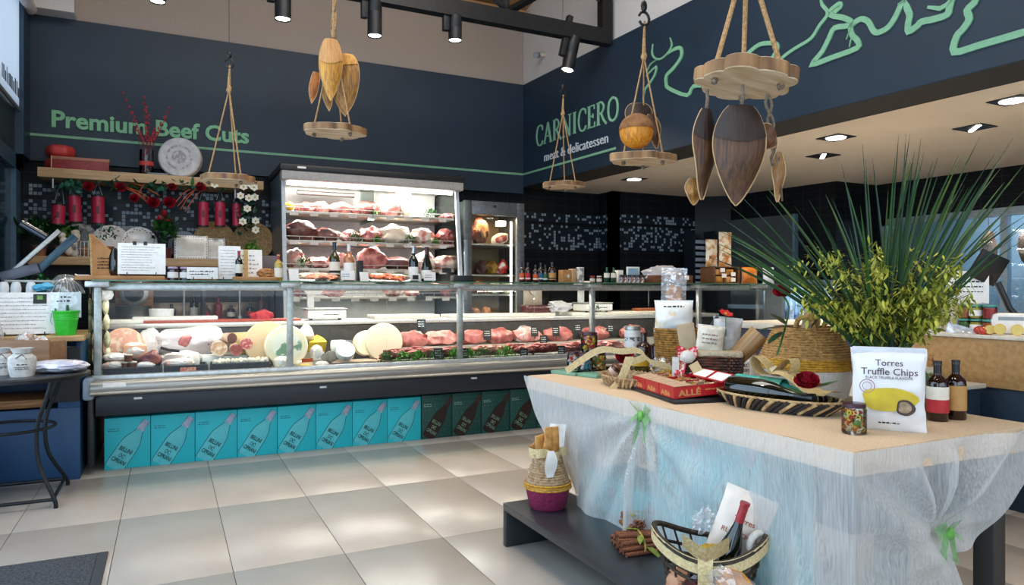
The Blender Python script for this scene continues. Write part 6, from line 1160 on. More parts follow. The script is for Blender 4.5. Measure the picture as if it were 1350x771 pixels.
def sst(a, b, x): x = min(1, max(0, (x - a) / (b - a))); return x * x * (3 - 2 * x)
def leftface(u, v):
    yn = YN - .50 * sst(0, 1, v); y = yn + (YA - yn) * u; hem = .19 + .05 * sst(.62, .85, u) - .09 * sst(.86, 1, u)
    z = TT + .003 + (hem - TT) * v
    dy = y - BYL; dz = max(0, BZL - z); r = sqrt(dy * dy + dz * dz) + 1e-4; th = atan2(dy, dz)
    f = .034 * sin(th * 11 + .6) * min(1, r / .18) * math.exp(-abs(th) * .9) * sst(0, .12, v)
    f += .05 * math.exp(-((th - .05) / .16) ** 2) * sst(.05, .3, r) - .042 * math.exp(-((th - .33) / .16) ** 2) * sst(.05, .3, r) - .036 * math.exp(-((th + .30) / .18) ** 2) * sst(.05, .3, r)
    f += .012 * sin((y - 1.3) * 62 + 3 * sin(z * 7)) * sst(1.75, 1.40, y) * sst(.05, .35, v) + .006 * sin(y * 31 + z * 5) * v
    # swag arcs hanging between the table corners and the bow
    arc = .010 * sin(max(0, (r - .1)) * 26) * math.exp(-((abs(th) - 1.1) / .35) ** 2) * sst(.0, .1, v)
    pin = .02 * math.exp(-(r / .06) ** 2)
    kc = sst(1, .94, u); f = max(f, -.012); return (XA - .022 - (f + arc - pin) * kc - .004 * kc + .03 * sst(.3, 1, v) * (1 - u) * .6, y - .02 * (1 - kc), z)
BXE, BZE = 2.09, .477
def endface(u, v):
    x = XA + (XB + .02 - XA) * u; ub = (BXE - XA) / (XB - XA)
    hem = .12 + .0 * u if u < ub else 0
    if u < ub + .06: hem = .15 - .05 * sst(0, .2, u) + .30 * sst(ub - .10, ub + .06, u)
    else: hem = .40 + .22 * sst(ub + .06, 1.0, u)
    z = TT + .003 + (hem - TT) * v
    dx = x - BXE; dz = z - BZE; r = sqrt(dx * dx + dz * dz) + 1e-4; th = atan2(dx, dz)
    f = .034 * sin(th * 9 + 1) * min(1, r / .15) * math.exp(-abs(th) * .7) * sst(0, .15, v)
    # diagonal swag from the near corner down to the bow and beyond
    t_ = (x - XA) * .72 + (z - TT) * .75; f += .05 * math.exp(-((t_ + .05) / .05) ** 2) * sst(.1, .5, v) * (1 - sst(ub, ub + .2, u))
    t2 = (x - BXE) * -.62 + (z - BZE) * .78; f += .03 * math.exp(-((t2 - .02) / .05) ** 2) * sst(ub, ub + .15, u)
    f += .014 * sin(u * 55 + v * 4) * sst(.12, 0, u) * sst(.05, .4, v)
    pin = .03 * math.exp(-(r / .07) ** 2)
    kc = sst(0, .06, u); return (x - .022 * (1 - kc), YA - .020 - (f - pin) * kc, z)
vd = T('voile_drape', 'sheer white voile drape gathered in swags around the display table', 'drape', (0, 0, 0))
P('long_side_drape', MB().grid(leftface, 150, 46), VO, vd); P('end_drape', MB().grid(endface, 90, 46), VO, vd)
P('far_side_drape', MB().grid(lambda u, v: (XA + .02 + (XB - XA) * u, YN - .50 * sst(0, 1, v) * (1 - u) + .01, TT - .5 * v), 20, 10), VO, vd)
TUL = filmmat('green_tulle', (.25, .55, .2), .42, .03)
def bow(loc, rz, lab, s=1):
    t = T('tulle_bow', lab, 'bow', loc, rz)
    for sg in (-1, 1):
        P('loop', MB().grid(lambda u, v: (sg * s * (.045 * sin(pi * u)) * (1 + .1 * sin(v * 9)), -.012 - .02 * sin(pi * u) * cos(v * pi * 2), s * (.05 * sin(pi * u) * (v - .35) * 1.6)), 10, 8), TUL, t)
        P('tail', MB().grid(lambda u, v: (sg * s * (.01 + .028 * v * (.4 + u)), -.012 - .01 * sin(u * 7), -s * (.10 * v) * (.8 + .3 * u)), 6, 8), TUL, t)
    P('knot', MB().blob(.012 * s, .012, .02 * s, 2, .2, 2, 2, TR(0, -.015, 0)), mat('tulle_knot', '#6fae4e', '#4f8c34', .7), t)
bow((XA - .012, BYL, BZL), -pi / 2, 'green tulle bow on the long side of the drape near the red chocolate boxes', 1.15); bow((BXE, YA - .02, BZE), 0, 'green tulle bow on the short end of the drape', .95)
# cartons stored under the table, seen through the voile
cd = []
for i, (y, z) in enumerate([(2.60, 0), (2.32, 0), (2.04, 0), (1.76, 0), (2.04, .346), (1.76, .346)]):
    lab = f'{ORD[i % 4]} turquoise carton from the left, {"lower" if z == 0 else "upper"} row under the table behind the voile'
    o = dup(b0, (1.83, y + .277, z), -pi / 2, lab, 'turquoise cartons under the table') ; o.location.x = 1.80
for o in D.objects:
    if o.get('group') == 'turquoise cartons under the table' and o.location.x > 2: o.location.x = 1.80
# low bench with gifts
BNG = mat('anthracite_bench', '#2a2e33', '#23272b', .3, scale=3)
bn = T('low_bench', 'low anthracite bench standing at the long side of the display table', 'bench', (0, 0, 0))
P('bench_top', MB().rbox(1.42, 1.79, 1.56, 2.99, .165, .20, .003), BNG, bn)
for y in (2.955, 1.56): P('end_board', MB().rbox(1.42, 1.79, y, y + .035, 0, .165, .003), BNG, bn)
P('back_board', MB().rbox(1.765, 1.79, 1.60, 2.955, 0, .165, .003), mat('bench_inside_blue', '#1c3a50', None, .4), bn)
TB = TT
def face(p, ex=0): return -math.atan2(p.x, p.y) + ex
BASK = mat('seagrass_weave', '#bd8f52', '#8a6232', .8, scale=55, bump=.9, stretch=(1, 1, 2.2)); YEL = mat('yellow_seagrass', '#d09a2c', '#a8741c', .8, scale=55, bump=.9, stretch=(1, 1, 2.2)); CANV = mat('canvas_white', '#cfc9bf', '#c3bdb2', .9, scale=90, bump=.2); MAR = mat('maroon_knit', '#8a1d4c', '#6f153c', .85, scale=70, bump=.5); LSG = mat('light_seagrass', '#b59a78', '#86694a', .85, scale=60, bump=.9)
def coil(mb, r0, z0, r1, z1, n, M=None, rr=None):      # coiled rope rings between two radii
    for i in range(n):
        t = i / (n - 1); r = r0 + (r1 - r0) * t; z = z0 + (z1 - z0) * t; w = rr or abs(z1 - z0) / n * .55 + .001
        mb.lathe([(r - w * .3, z - w), (r + w * .5, z - w * .5), (r + w * .6, z), (r + w * .5, z + w * .5), (r - w * .3, z + w)], 40, M, cap=False)
    return mb
p = gz(722, 668, .2); t = T('belly_basket', 'small straw belly basket with maroon lower half on the bench', 'basket', p, .3)
P('maroon_base', MB().lathe([(0, 0), (.075, 0), (.086, .01), (.104, .098), (.100, .10), (.08, .02), (0, .01)], 40), MAR, t); mb = coil(MB(), .105, .105, .062, .235, 13); P('woven_body', mb, LSG, t); P('woven_band', coil(MB(), .109, .098, .107, .118, 3), YEL, t)
P('rim', coil(MB(), .064, .235, .068, .245, 2), LSG, t)
BURL = mat('burlap_ribbon', '#d6c296', '#bfa878', .9, scale=120, bump=.4)
mb = MB(); mb.grid(lambda u, v: ((.076 + .012 * sin(u * 38)) * cos(u * 2 * pi), (.076 + .012 * sin(u * 38)) * sin(u * 2 * pi), .236 + .042 * v + .006 * sin(u * 25)), 60, 4, wrapu=True); P('burlap_frill', mb, BURL, t)
S('white_paper_tag', MB().grid(lambda u, v: ((u - .5) * (.03 + .035 * sin(v * pi)), -.006 * sin(v * 5), -.12 * v), 6, 8), PAPER, 'long white paper tag hanging down the maroon-based basket', 'tag', p + Vector((-.045, -.11, .285)), rz=.0)
R = random.Random(9)
gift = T('bread_sticks', 'wrapped biscuits and kraft packs filling the maroon-based basket', 'food', p + Vector((0, 0, .235)))
for i in range(7): P('biscuit', MB().rbox(-.02, .02, -.006, .006, 0, .10 + .02 * (i % 3), .004, TR(-.04 + .014 * i, R.uniform(-.03, .03), 0) @ RY(R.uniform(-.3, .3))), mat('biscuit', '#cf9a55', '#a8702f', .6), gift)
S('kraft_packet', MB().rbox(-.045, .045, -.012, .012, 0, .10, .004), mat('kraft_brown', '#a8763e', None, .7), 'brown kraft packet at the left in the maroon-based basket', 'packet', p + Vector((-.045, .04, .24)), rot=(0, .9, -.4))
S('paper_bag', MB().grid(lambda u, v: ((u - .5) * .075, .008 * sin(u * 6 + v * 3), .13 * v), 8, 8), PAPER, 'small white paper bag sticking up from the maroon-based basket', 'bag', p + Vector((.03, -.02, .255)), rot=(0, .1, -.4))
# cinnamon bundle
CIN = mat('cinnamon_bark', '#8a5234', '#5e3420', .75, scale=20, bump=.4, stretch=(1, 8, 8))
for bi, (px, py, n, L, az, lab, zz) in enumerate([(842, 722, 26, .17, .15, 'wide bundle of cinnamon sticks tied with twine on the bench', 0), (836, 712, 12, .13, 1.9, 'smaller upright bundle of cinnamon sticks behind the wide one', .05)]):
    p = gz(px, py, .2); t = T('cinnamon_bundle', lab, 'cinnamon', (p.x, p.y, .2 + zz), az + 1.1); k = 0
    rows = [9, 8, 6, 3] if n == 26 else [5, 4, 3]
    for ri, q in enumerate(rows):
        for i in range(q):
            fan = (i - (q - 1) / 2); r = .0085; a = fan * .06 + R.uniform(-.05, .05)
            P('cinnamon_stick', MB().lathe([(r, -L / 2), (r, L / 2), (r * .55, L / 2), (r * .5, L / 2 - .02), (0, L / 2 - .021)], 10, TR(fan * .0175, R.uniform(-.008, .008), r + ri * .0155) @ RZ(-a) @ RX(-pi / 2 + R.uniform(-.03, .05))), CIN, t); k += 1
    P('twine', MB().tube([((.0175 * rows[0] / 2 + .006) * cos(a), 0, .03 + .036 * sin(a)) for a in [i * pi / 10 for i in range(21)]], .004, 6), mat('yellow_twine', '#b8943c', '#6d7a2c', .8, scale=30), t)
    P('bow_leaf', MB().leaf(.09, .03, TR(-.05, -.01, .03) @ RZ(2.2) @ RX(-.3), -.2).leaf(.08, .025, TR(-.03, 0, .06) @ RZ(1.2) @ RX(.1), -.2).leaf(.07, .02, TR(0, 0, .07) @ RZ(-.6) @ RX(.1), -.2), mat('ribbon_leaf', '#8f9a3a', '#6a7a22', .5), t)
# gift basket at the bottom edge
p = gz(960, 800, .2); p = Vector((1.565, 1.75, .2)); t = T('wire_gift_basket', 'dark wire and wicker gift basket with burlap ribbon at the bottom of the picture', 'basket', p, face(p))
DWK = mat('dark_wicker', '#3a2c1c', '#1f1810', .7, scale=50, bump=.8)
def gb(a, z): r = .10 + .055 * (z / .2); return (r * 1.12 * cos(a), r * .85 * sin(a), z + .03 * cos(2 * a) * z / .2)
for i in range(18): P('stake', MB().tube([gb(i * pi / 9, 0), gb(i * pi / 9 + .1, .1), gb(i * pi / 9 + .2, .2)], .004, 6), DWK, t)
for z in (0, .03, .06, .09, .12, .15, .2): P('hoop', MB().tube([gb(i * pi / 16, z) for i in range(33)], .006 if z < .19 else .010, 6, False), DWK, t)
P('bottom', MB().lathe([(0, 0), (.09, 0), (.09, .006), (0, .006)], 24), DWK, t)
P('burlap_band', MB().grid(lambda u, v: (lambda q: (q[0] * 1.05, q[1] * 1.05, q[2] - .045 * v + .01))(gb(pi + pi * u, .2)), 30, 3), BURL, t)
for sg in (-1, 1): P('burlap_bow', MB().grid(lambda u, v: (sg * .07 * sin(pi * u) - .01, -.12 - .02 * cos(u * pi * 2), .195 + (v - .5) * .045 + .03 * sin(pi * u)), 12, 4), BURL, t)
P('burlap_tail', MB().grid(lambda u, v: (-.01 + (u - .5) * .045, -.135 - .01 * sin(v * 4), .19 - .11 * v), 4, 8), BURL, t)
def wrl(x, y, z=0): return t.matrix_basis @ Vector((x, y, z))
gt = t
bottle('wine_bottle', 'red wine bottle with bright red capsule leaning in the wire gift basket', 'bottle', wrl(.02, -.035, .04), .038, .31, DKG, mat('bright_red_capsule', '#9e2329', '#8c1d24', .35), None, SLOPE, cz=.76, rot=(0, radians(17), face(p)))
bottle('wine_bottle', 'brown bottle neck with crown mouth at the left in the wire gift basket', 'bottle', wrl(-.05, -.05, .015), .026, .165, AMB, mat('brown_cap', '#4a3426', None, .4), None, SPIR, cz=.84, rot=(radians(25), radians(8), face(p)))
def label_bag(t, lines, w, m, z, y, sh=.0, rzz=0):
    for s_, hz, ww, sx in lines:
        mbt = text_mb(s_, .05, .0003, .0004, width=w * ww, align='CENTER', uni=True); mbt.v = [tuple(RX(pi / 2) @ Vector((v[0] + sx, v[1], v[2]))) for v in mbt.v]; mbt.v = [(v[0], v[1] + y, v[2] + hz) for v in mbt.v]; P('lettering', mbt, m, t, smooth=False)
BAGM = mat('matt_white_bag', '#e8e4e2', '#dcd8d6', .42, scale=5, bump=.15)
bg_ = pouch('crisp_bag', 'white crisp bag with red handwriting behind the wine in the wire basket', 'snack bag', wrl(.055, .03, .11), .17, .25, .06, mat('warm_white_bag', '#e9dcd0', '#d8cabc', .45, scale=4, bump=.1), seed=11, rot=(-.12, radians(20), face(p)))
label_bag(bg_, [('Torres', .15, .45, 0), ('RUST CHIPS', .105, .78, 0)], .15, mat('red_brown_print', '#a0442c', None, .7), 0, -.036)
P('top_band', MB().box(-.072, .072, -.006, .006, .175, .214), mat('pale_blue_band', '#b9d3e6', None, .4), bg_, smooth=False)
COOK = mat('biscuit_orange', '#d9963c', '#b06a22', .5, scale=14, bump=.3)
t2 = T('wrapped_biscuits', 'clear-wrapped orange biscuits lying at the front right of the wire basket', 'biscuits', wrl(.055, -.11, .085), rot=(radians(-50), radians(35), face(p)))
for i in range(5): P('biscuit', MB().rbox(-.05, .05, -.008, .008, -.03, .03, .006, TR(.008 * (i % 2), -.014 * i, .004 * i) @ RY(.15 * (i - 2))), COOK, t2)
P('wrapper', MB().blob(.085, .06, .05, 3, .2, 2.5, 3, TR(0, -.025, 0)), FILM, t2)
for i, (x, y, z, m_, lab) in enumerate([(-.08, -.04, .07, mat('salmon_bag', '#a86a4c', '#c99470', .5, scale=10), 'brown filled bag at the left in the wire basket'), (.0, -.02, .13, mat('yellow_jar', '#c9a41e', '#a8861a', .3), 'yellow pasta pack behind the burlap tail in the wire basket'), (-.03, -.09, .06, mat('red_net', '#7a2c22', '#3a1814', .5, scale=14), 'reddish net bag low at the front of the wire basket')]):
    S('filled_bag', MB().blob(.055, .04, .055, i, .2, 2, 3), m_, lab, 'bag', wrl(x, y, z))
S('clear_gem_wrap', MB().blob(.045, .03, .035, 5, .4, 3, 3), FILM, 'crumpled clear wrap sticking up behind the burlap bow', 'wrap', wrl(-.01, .06, .24)); S('ring_handle', MB().tube([(.035 * cos(a), 0, .035 * sin(a)) for a in [i * .4 for i in range(12)]], .012, 10), CANV, 'cream ring-shaped twist at the right rim of the wire basket', 'ribbon', wrl(.15, -.01, .20))
# ================================================================ ON THE TABLE
def Z(px, py, dz=0): q = gz(px, py, TB); q.z = TB + dz; return q
p = Z(1171, 567); t = pouch('crisp_bag', 'large white crisp bag with a yellow potato and truffle, front right of the table', 'snack bag', p, .215, .265, .085, BAGM, seed=2, rot=(0, 0, face(p, .05)), nseg=22, crinkle=.06)
label_bag(t, [('Torres', .212, .36, 0), ('Truffle Chips', .183, .74, 0), ('BLACK TRUFFLE FLAVOUR', .170, .62, 0)], .215, mat('print_brown', '#4a3a40', None, .7), 0, -.0475)
def potato(w, h, sx, sz, y, seed): 
    mb = MB(); n = 20; pl = [(sx + w * cos(a) * (1 + .12 * sin(3 * a + seed)), sz + h * sin(a) * (1 + .08 * sin(2 * a + seed))) for a in [2 * pi * i / n for i in range(n)]]
    mb.prism(pl, 0, .0008, TR(0, y, 0) @ RX(pi / 2)); return mb
P('potato_print', potato(.078, .040, -.002, .105, -.0465, 1), mat('potato_yellow', '#ccb21c', '#b59a18', .45, scale=16), t, smooth=False); P('truffle_print', potato(.026, .027, .045, .082, -.048, 2), mat('truffle_brown', '#4a3022', '#2e1d16', .5), t, smooth=False); P('truffle_print', potato(.018, .019, .043, .083, -.049, 2), mat('truffle_inside', '#a8906e', '#77614a', .5, scale=40), t, smooth=False)
ring = MB(); ring.tube([(-.062 + .021 * cos(a), -.0465, .145 + .021 * sin(a)) for a in [i * pi / 12 for i in range(25)]], .0012, 5, False); ring.tube([(-.062 + .013 * cos(a), -.0465, .145 + .013 * sin(a)) for a in [i * pi / 12 for i in range(25)]], .0009, 5, False); P('round_stamp', ring, mat('purple_stamp', '#a0587a', None, .6), t)
P('top_seal', MB().rbox(-.104, .104, -.006, .006, .243, .268, .002), mat('bag_seal', '#c9c8cc', None, .35), t); mb = MB(); scribble(mb, -.03, .03, .028, .005, 5, -.04); P('weight_print', mb, INK, t, smooth=False, kind='stuff')
LOOPC = [mat('loop_red', '#c8382c', None, .5), mat('loop_green', '#5d9a3a', None, .5), mat('loop_orange', '#d9782a', None, .5), mat('loop_yellow', '#dfc04a', None, .5), mat('loop_cream', '#e0d0b0', None, .5)]
p = Z(1126, 571); jr = jar('candy_jar', 'small glass jar of coloured loops with a plum lid in front of the crisp bag', p, .037, .096, None, mat('plum_lid', '#3a1626', None, .3), cseed=1); R = random.Random(14)
for i in range(90):
    a = R.uniform(0, 6.28); r = .027 * sqrt(R.uniform(.25, 1)); tm = MB().tube([(.0065 * cos(q * pi / 4), .0065 * sin(q * pi / 4), 0) for q in range(9)], .0028, 5, False, TR(r * cos(a), r * sin(a), R.uniform(.01, .072)) @ RX(R.uniform(0, 3)) @ RY(R.uniform(0, 3))); P('cereal_loop', tm, LOOPC[i % 5], jr)
S('green_apple', MB().lathe([(0, .006), (.012, 0), (.028, .008), (.036, .03), (.034, .052), (.022, .066), (.006, .060), (0, .056)], 24), mat('apple_green', '#7fa52c', '#64901f', .3, scale=5), 'green apple right behind the crisp bag', 'fruit', Z(1207, 549))
t = T('glass_vase', 'clear glass jar with a brown-green leaf behind the green apple', 'vase', Z(1207, 536)); P('vase_glass', MB().lathe([(.04, 0), (.055, .02), (.055, .10), (.03, .15), (.034, .16)], 28), JARG, t); P('leaf', MB().leaf(.15, .06, TR(.0, 0, .17) @ RZ(2.6) @ RX(-1.0), .2).leaf(.1, .05, TR(.01, 0, .12) @ RZ(1.8) @ RX(-.4), .3), LEAFG, t)
bottle('sauce_bottle', 'dark glass bottle with red-bottomed label, left one of the pair at the table right', 'bottle', Z(1236, 554), .034, .205, AMB, BLKP, CREAM, SPIR, lz=(.30, .58)); bottle('sauce_bottle', 'dark glass bottle with tan label, right one of the pair at the table right', 'bottle', Z(1260, 552), .033, .205, AMB, BLKP, mat('tan_label', '#b88a4c'), SPIR, lz=(.16, .58))
for o in D.objects:
    if o.get('label', '').startswith('dark glass bottle with red'):
        P('red_band', MB().lathe([(.0352, .03), (.0352, .075)], 24, cap=False), REDL, o)
# straw belly basket
p = Z(1062, 523); t = T('belly_basket', 'large straw belly basket with canvas bottom and yellow band on the table', 'basket', p)
P('canvas_base', MB().lathe([(0, 0), (.150, 0), (.165, .012), (.186, .105), (.190, .128), (.18, .13)], 48), CANV, t); P('yellow_band', coil(MB(), .194, .130, .186, .168, 5), YEL, t); P('woven_body', coil(MB(), .184, .172, .128, .292, 13), BASK, t); P('inner_wall', MB().lathe([(.12, .29), (.175, .15), (.14, .02), (0, .012)], 32, cap=False), BASK, t)  # last part is the basket's inner wall, in the body's weave
for sg in (.15, 2.4): P('handle', MB().tube(smooth_pts([(.125 * cos(-sg - .35), .125 * sin(-sg - .35), .28), (.14 * cos(-sg - .2), .14 * sin(-sg - .2), .335), (.14 * cos(-sg + .15), .14 * sin(-sg + .15), .335), (.125 * cos(-sg + .3), .125 * sin(-sg + .3), .28)], 5), .010, 8), BASK, t)
S('driftwood_pieces', MB().tube([(0, 0, .2), (.03, 0, .36)], [.035, .022], 9).tube([(.06, .02, .2), (.09, .02, .35)], [.03, .02], 9), mat('driftwood', '#a58a6c', '#7d644a', .8, scale=8, bump=.4, stretch=(6, 6, 1)), 'pale dried wood rolls standing in the straw belly basket', 'dried wood', p + Vector((.02, .02, 0)), kind=None)
t = T('rose', 'tall red rose with glossy leaves leaning out of the straw belly basket', 'flower', p); e = at(1031, 388, 2.9) - p; s0 = at(1024, 468, 2.75) - p
P('stem', MB().tube(smooth_pts([s0, at(1033, 440, 2.78) - p, at(1040, 405, 2.85) - p, e], 3), .004, 6), LEAFG, t); rosehead(t, .042, M=TR(*e) @ RY(-.6) @ RX(.5), n=18)
for a, b_, L, W in [((1035, 432), (1003, 432), .1, .055), ((1033, 437), (1013, 450), .08, .05), ((1036, 428), (1018, 412), .08, .045), ((1040, 432), (1062, 432), .09, .05), ((1070, 432), (1082, 415), .07, .05)]:
    A = at(*a, 2.8) - p; B = at(*b_, 2.78) - p; q = (B - A).to_track_quat('Y', 'Z').to_matrix().to_4x4(); P('leaf', MB().leaf((B - A).length * 1.1, W, TR(*A) @ q, -.1, 8), LEAFD, t)
# seagrass plant
p = Z(1166, 541); PT = p.copy(); t = T('grass_arrangement', 'tall spray of dark green grass and yellow-green oats behind the crisp bag', 'plant', p)
P('pot', MB().lathe([(0, 0), (.055, 0), (.075, .16), (.08, .17), (.08, .185), (.068, .185), (.06, .02), (0, .02)], 30), mat('grey_pot', '#8d9498', '#7b8286', .5), t); P('soil', MB().lathe([(0, .165), (.068, .165)], 20, cap=False), mat('soil', '#2a2018', None, .95), t)
GB = [mat('grass_blade_dark', '#15401f', '#0b2716', .4, scale=6), mat('grass_blade_mid', '#27551f', '#163a15', .4, scale=6), mat('grass_blade_olive', '#4d6620', '#2f4814', .45, scale=6)]
R = random.Random(77); ends = [(1108, 190), (1150, 208), (1112, 232), (1185, 175), (1180, 205), (1088, 235), (1097, 262)]
for i in range(24): ends.append((R.uniform(935, 1075), R.uniform(235, 345)))
for i in range(10): ends.append((R.uniform(1075, 1200), R.uniform(185, 300)))
for i in range(50): x = R.uniform(1190, 1362); ends.append((x, R.uniform(175, 250) + max(0, x - 1250) * R.uniform(0, .9)))
for i, (ex, ey) in enumerate(ends):
    d = 2.67 + R.uniform(-.38, .42); e = at(ex, ey, d) - p; b_ = Vector((R.uniform(-.04, .04), R.uniform(-.04, .04), .165)); m_ = b_ + (e - b_) * .5 + Vector((0, 0, .05 + .05 * (e.xy.length)))
    if i % 5 == 0: e.z -= .06
    mb = MB(); n = 12; w = R.uniform(.0038, .0072); side = (e - b_).cross(FW).normalized(); vs = []; fs = []
    for j in range(n + 1):
        s_ = j / n; q = b_ * (1 - s_) ** 2 + m_ * 2 * s_ * (1 - s_) + e * s_ * s_; ww = w * (1 - s_ ** 3) + .0004; vs += [tuple(q - side * ww), tuple(q + FW * ww * .5), tuple(q + side * ww)]
    for j in range(n): a = j * 3; fs += [(a, a + 1, a + 4, a + 3), (a + 1, a + 2, a + 5, a + 4)]
    mb.add(vs, fs); P('grass_blade', mb, GB[[0, 0, 1, 0, 1, 2][i % 6]], t)
OAT = [mat('oat_spikelet', '#a3a538', '#747d26', .55, scale=25), mat('oat_spikelet_bright', '#c6bb50', '#9a9c34', .55, scale=25)]
o1 = MB(); o2 = MB(); st = MB()
for i in range(60):
    ex = R.uniform(1045, 1285); ey = R.uniform(302, 400) + abs(ex - 1150) * .14; d = 2.60 + R.uniform(-.22, .16); e = at(ex, ey, d) - p; b_ = Vector((R.uniform(-.04, .04), R.uniform(-.04, .04), .17)); m_ = b_ * .5 + e * .5 + Vector((0, 0, .07)); pts = [b_ * (1 - s_) ** 2 + m_ * 2 * s_ * (1 - s_) + e * s_ * s_ for s_ in [q / 8 for q in range(9)]]
    st.tube(pts, .0013, 4)
    for j in range(60):
        s_ = R.uniform(.38, 1.0); q = b_ * (1 - s_) ** 2 + m_ * 2 * s_ * (1 - s_) + e * s_ * s_; q = q + Vector((R.gauss(0, .016), R.gauss(0, .016), R.gauss(-.008, .014)))
        (o1 if (i + j) % 3 else o2).leaf(R.uniform(.026, .044), R.uniform(.008, .013), TR(*q) @ RZ(R.uniform(0, 6.3)) @ RX(R.uniform(-1.5, -.2)), .3, 3)
P('oat_stems', st, GB[2], t, kind='stuff'); P('oat_spikelets', o1, OAT[0], t, kind='stuff'); P('bright_spikelets', o2, OAT[1], t, kind='stuff')
S('thin_dark_stick', MB().tube([at(1232, 392, 2.6) - p, at(1310, 472, 2.75) - p], .003, 6), BLKP, 'thin dark stick crossing the white bags right of the grass', 'stick', p) if 0 else None
# champagne in oval woven tray
ce = (Z(950, 528) + Z(1112, 551)) / 2; ax = Z(1112, 551) - Z(950, 528); az = atan2(ax.y, ax.x); L = ax.length / 2 * 1.0
t = T('oval_tray', 'oval black and straw braided tray holding the champagne bottle', 'tray', (ce.x, ce.y, TB), az); a_, b2_ = L, .125
P('tray_bottom', MB().lathe([(0, .004), (a_ * .8, .004), (a_ * .82, 0), (0, 0)], 40, ey=b2_ / a_), mat('dark_straw', '#5a4632', '#3a2c20', .8, scale=40), t)
BST = mat('braid_straw', '#c2a374', '#8f7048', .8, scale=40, bump=.6); BSB = mat('braid_black', '#1f1a18', '#2c2522', .8, scale=40, bump=.6); n = 56
for i in range(n):
    th = 2 * pi * i / n; pts = []
    for s_ in range(5):
        q = s_ / 4; an = th + q * .22; k = .80 + .20 * q; pts.append((a_ * k * cos(an), b2_ * k * sin(an), .006 + .044 * q))
    P('braid_strand', MB().tube(pts, .0085, 6), BST if i % 3 == 0 else BSB, t)
P('rim', MB().tube([(a_ * 1.0 * cos(q * pi / 24), b2_ * sin(q * pi / 24), .052) for q in range(49)], .005, 6, False), BST, t)
u_ = ax.normalized(); sd = Vector((u_.y, -u_.x, 0)); cdir = 1 if sd.dot(EYE - ce) > 0 else -1; sd = sd * cdir
def lay(start, dirv, up=0): return (Vector(dirv) + Vector((0, 0, up))).to_track_quat('Z', 'Y').to_euler()
bb = ce - u_ * .175 + sd * .048; bottle('champagne_bottle', 'dark champagne bottle lying in the oval braided tray', 'bottle', (bb.x, bb.y, TB + .070), .046, .345, mat('olive_black_glass', '#141208', '#0e0d06', .06, coat=.6), mat('black_foil', '#141216', None, .35), None, SLOPE, cz=.62, rot=lay(0, u_, -.02))
TBX = mat('turquoise_bottle', '#4fbfae', '#3da898', .25, coat=.3); b3 = ce - u_ * .215 - sd * .055; bottle('turquoise_bottle', 'turquoise bottle lying behind the champagne in the oval tray', 'bottle', (b3.x, b3.y, TB + .070), .042, .34, TBX, None, mat('mint_label', '#7fc7a8', '#63b292', .5), SLOPE, lz=(.3, .62), rot=lay(0, u_, -.02))
BURG = mat('gold_burlap', '#d8be8a', '#bda068', .9, scale=120, bump=.4)
t = T('burlap_bow', 'gold burlap ribbon and bow tied over the bottles in the oval tray', 'ribbon', ce + Vector((0, 0, 0)) + u_ * -.04 - sd * .05 + Vector((0, 0, .125)), az)
for sg in (-1, 1): P('bow_loop', MB().grid(lambda u, v: (sg * .085 * sin(pi * u), (v - .5) * .07, .03 * sin(u * 2 * pi) * sg + .045 * sin(pi * u)), 14, 4), BURG, t)
P('ribbon_tail', MB().grid(lambda u, v: (.02 + .21 * u, (v - .5) * .13 + .0, .02 - .07 * u + .012 * sin(u * 7) - .05 * (v - .5) ** 2), 16, 5), BURG, t); P('knot', MB().blob(.02, .025, .02, 2, .2, 2, 2, TR(0, 0, .01)), mat('pale_knot', '#cfc2a2', None, .9), t)
pr_ = at(1064, 505, 2.52); t = T('rose', 'open red rose with green leaves lying on the oval tray ribbon', 'flower', pr_); rosehead(t, .052, M=RZ(face(pr_)) @ RX(.5) @ TR(0, 0, -.01), n=22)
for an, L_l in [(2.6, .07), (3.4, .06), (-.3, .09), (.1, .1), (-.7, .08)]: P('leaf', MB().leaf(L_l, .038, TR(.02 * cos(an), .0, -.01 - .01 * abs(an)) @ RZ(face(pr_)) @ RY(pi / 2 * 0) @ RZ(-pi / 2 + an) @ RX(.1), .15), LEAFG, t)
# white paper bags
for px, py, w, h, lab in [(981, 505, .10, .125, 'left small white snack bag with script and green foot, by the dark wicker basket'), (1003, 509, .105, .145, 'right taller white snack bag with script and green foot, before the straw basket')]:
    q = Z(px, py); t = pouch('snack_bag', lab, 'snack bag', q, w, h, .04, BAGM, seed=px, rot=(0, 0, face(q)), crinkle=.02); label_bag(t, [("Pott's", h * .66, .62, 0), ('CRISPS', h * .47, .55, 0)], w, INK, 0, -.0225)
    mb = MB(); mb.box(-w * .47, w * .47, -.0205, -.019, .0, h * .30); P('green_foot', mb, mat('green_pattern', '#5a8a6e', '#a9c2ae', .5, scale=60, thr=(.45, .55)), t, smooth=False); P('top_seal', MB().box(-w * .47, w * .47, -.003, .003, h * .94, h), mat('bag_seal', '#c9c8cc'), t, smooth=False)
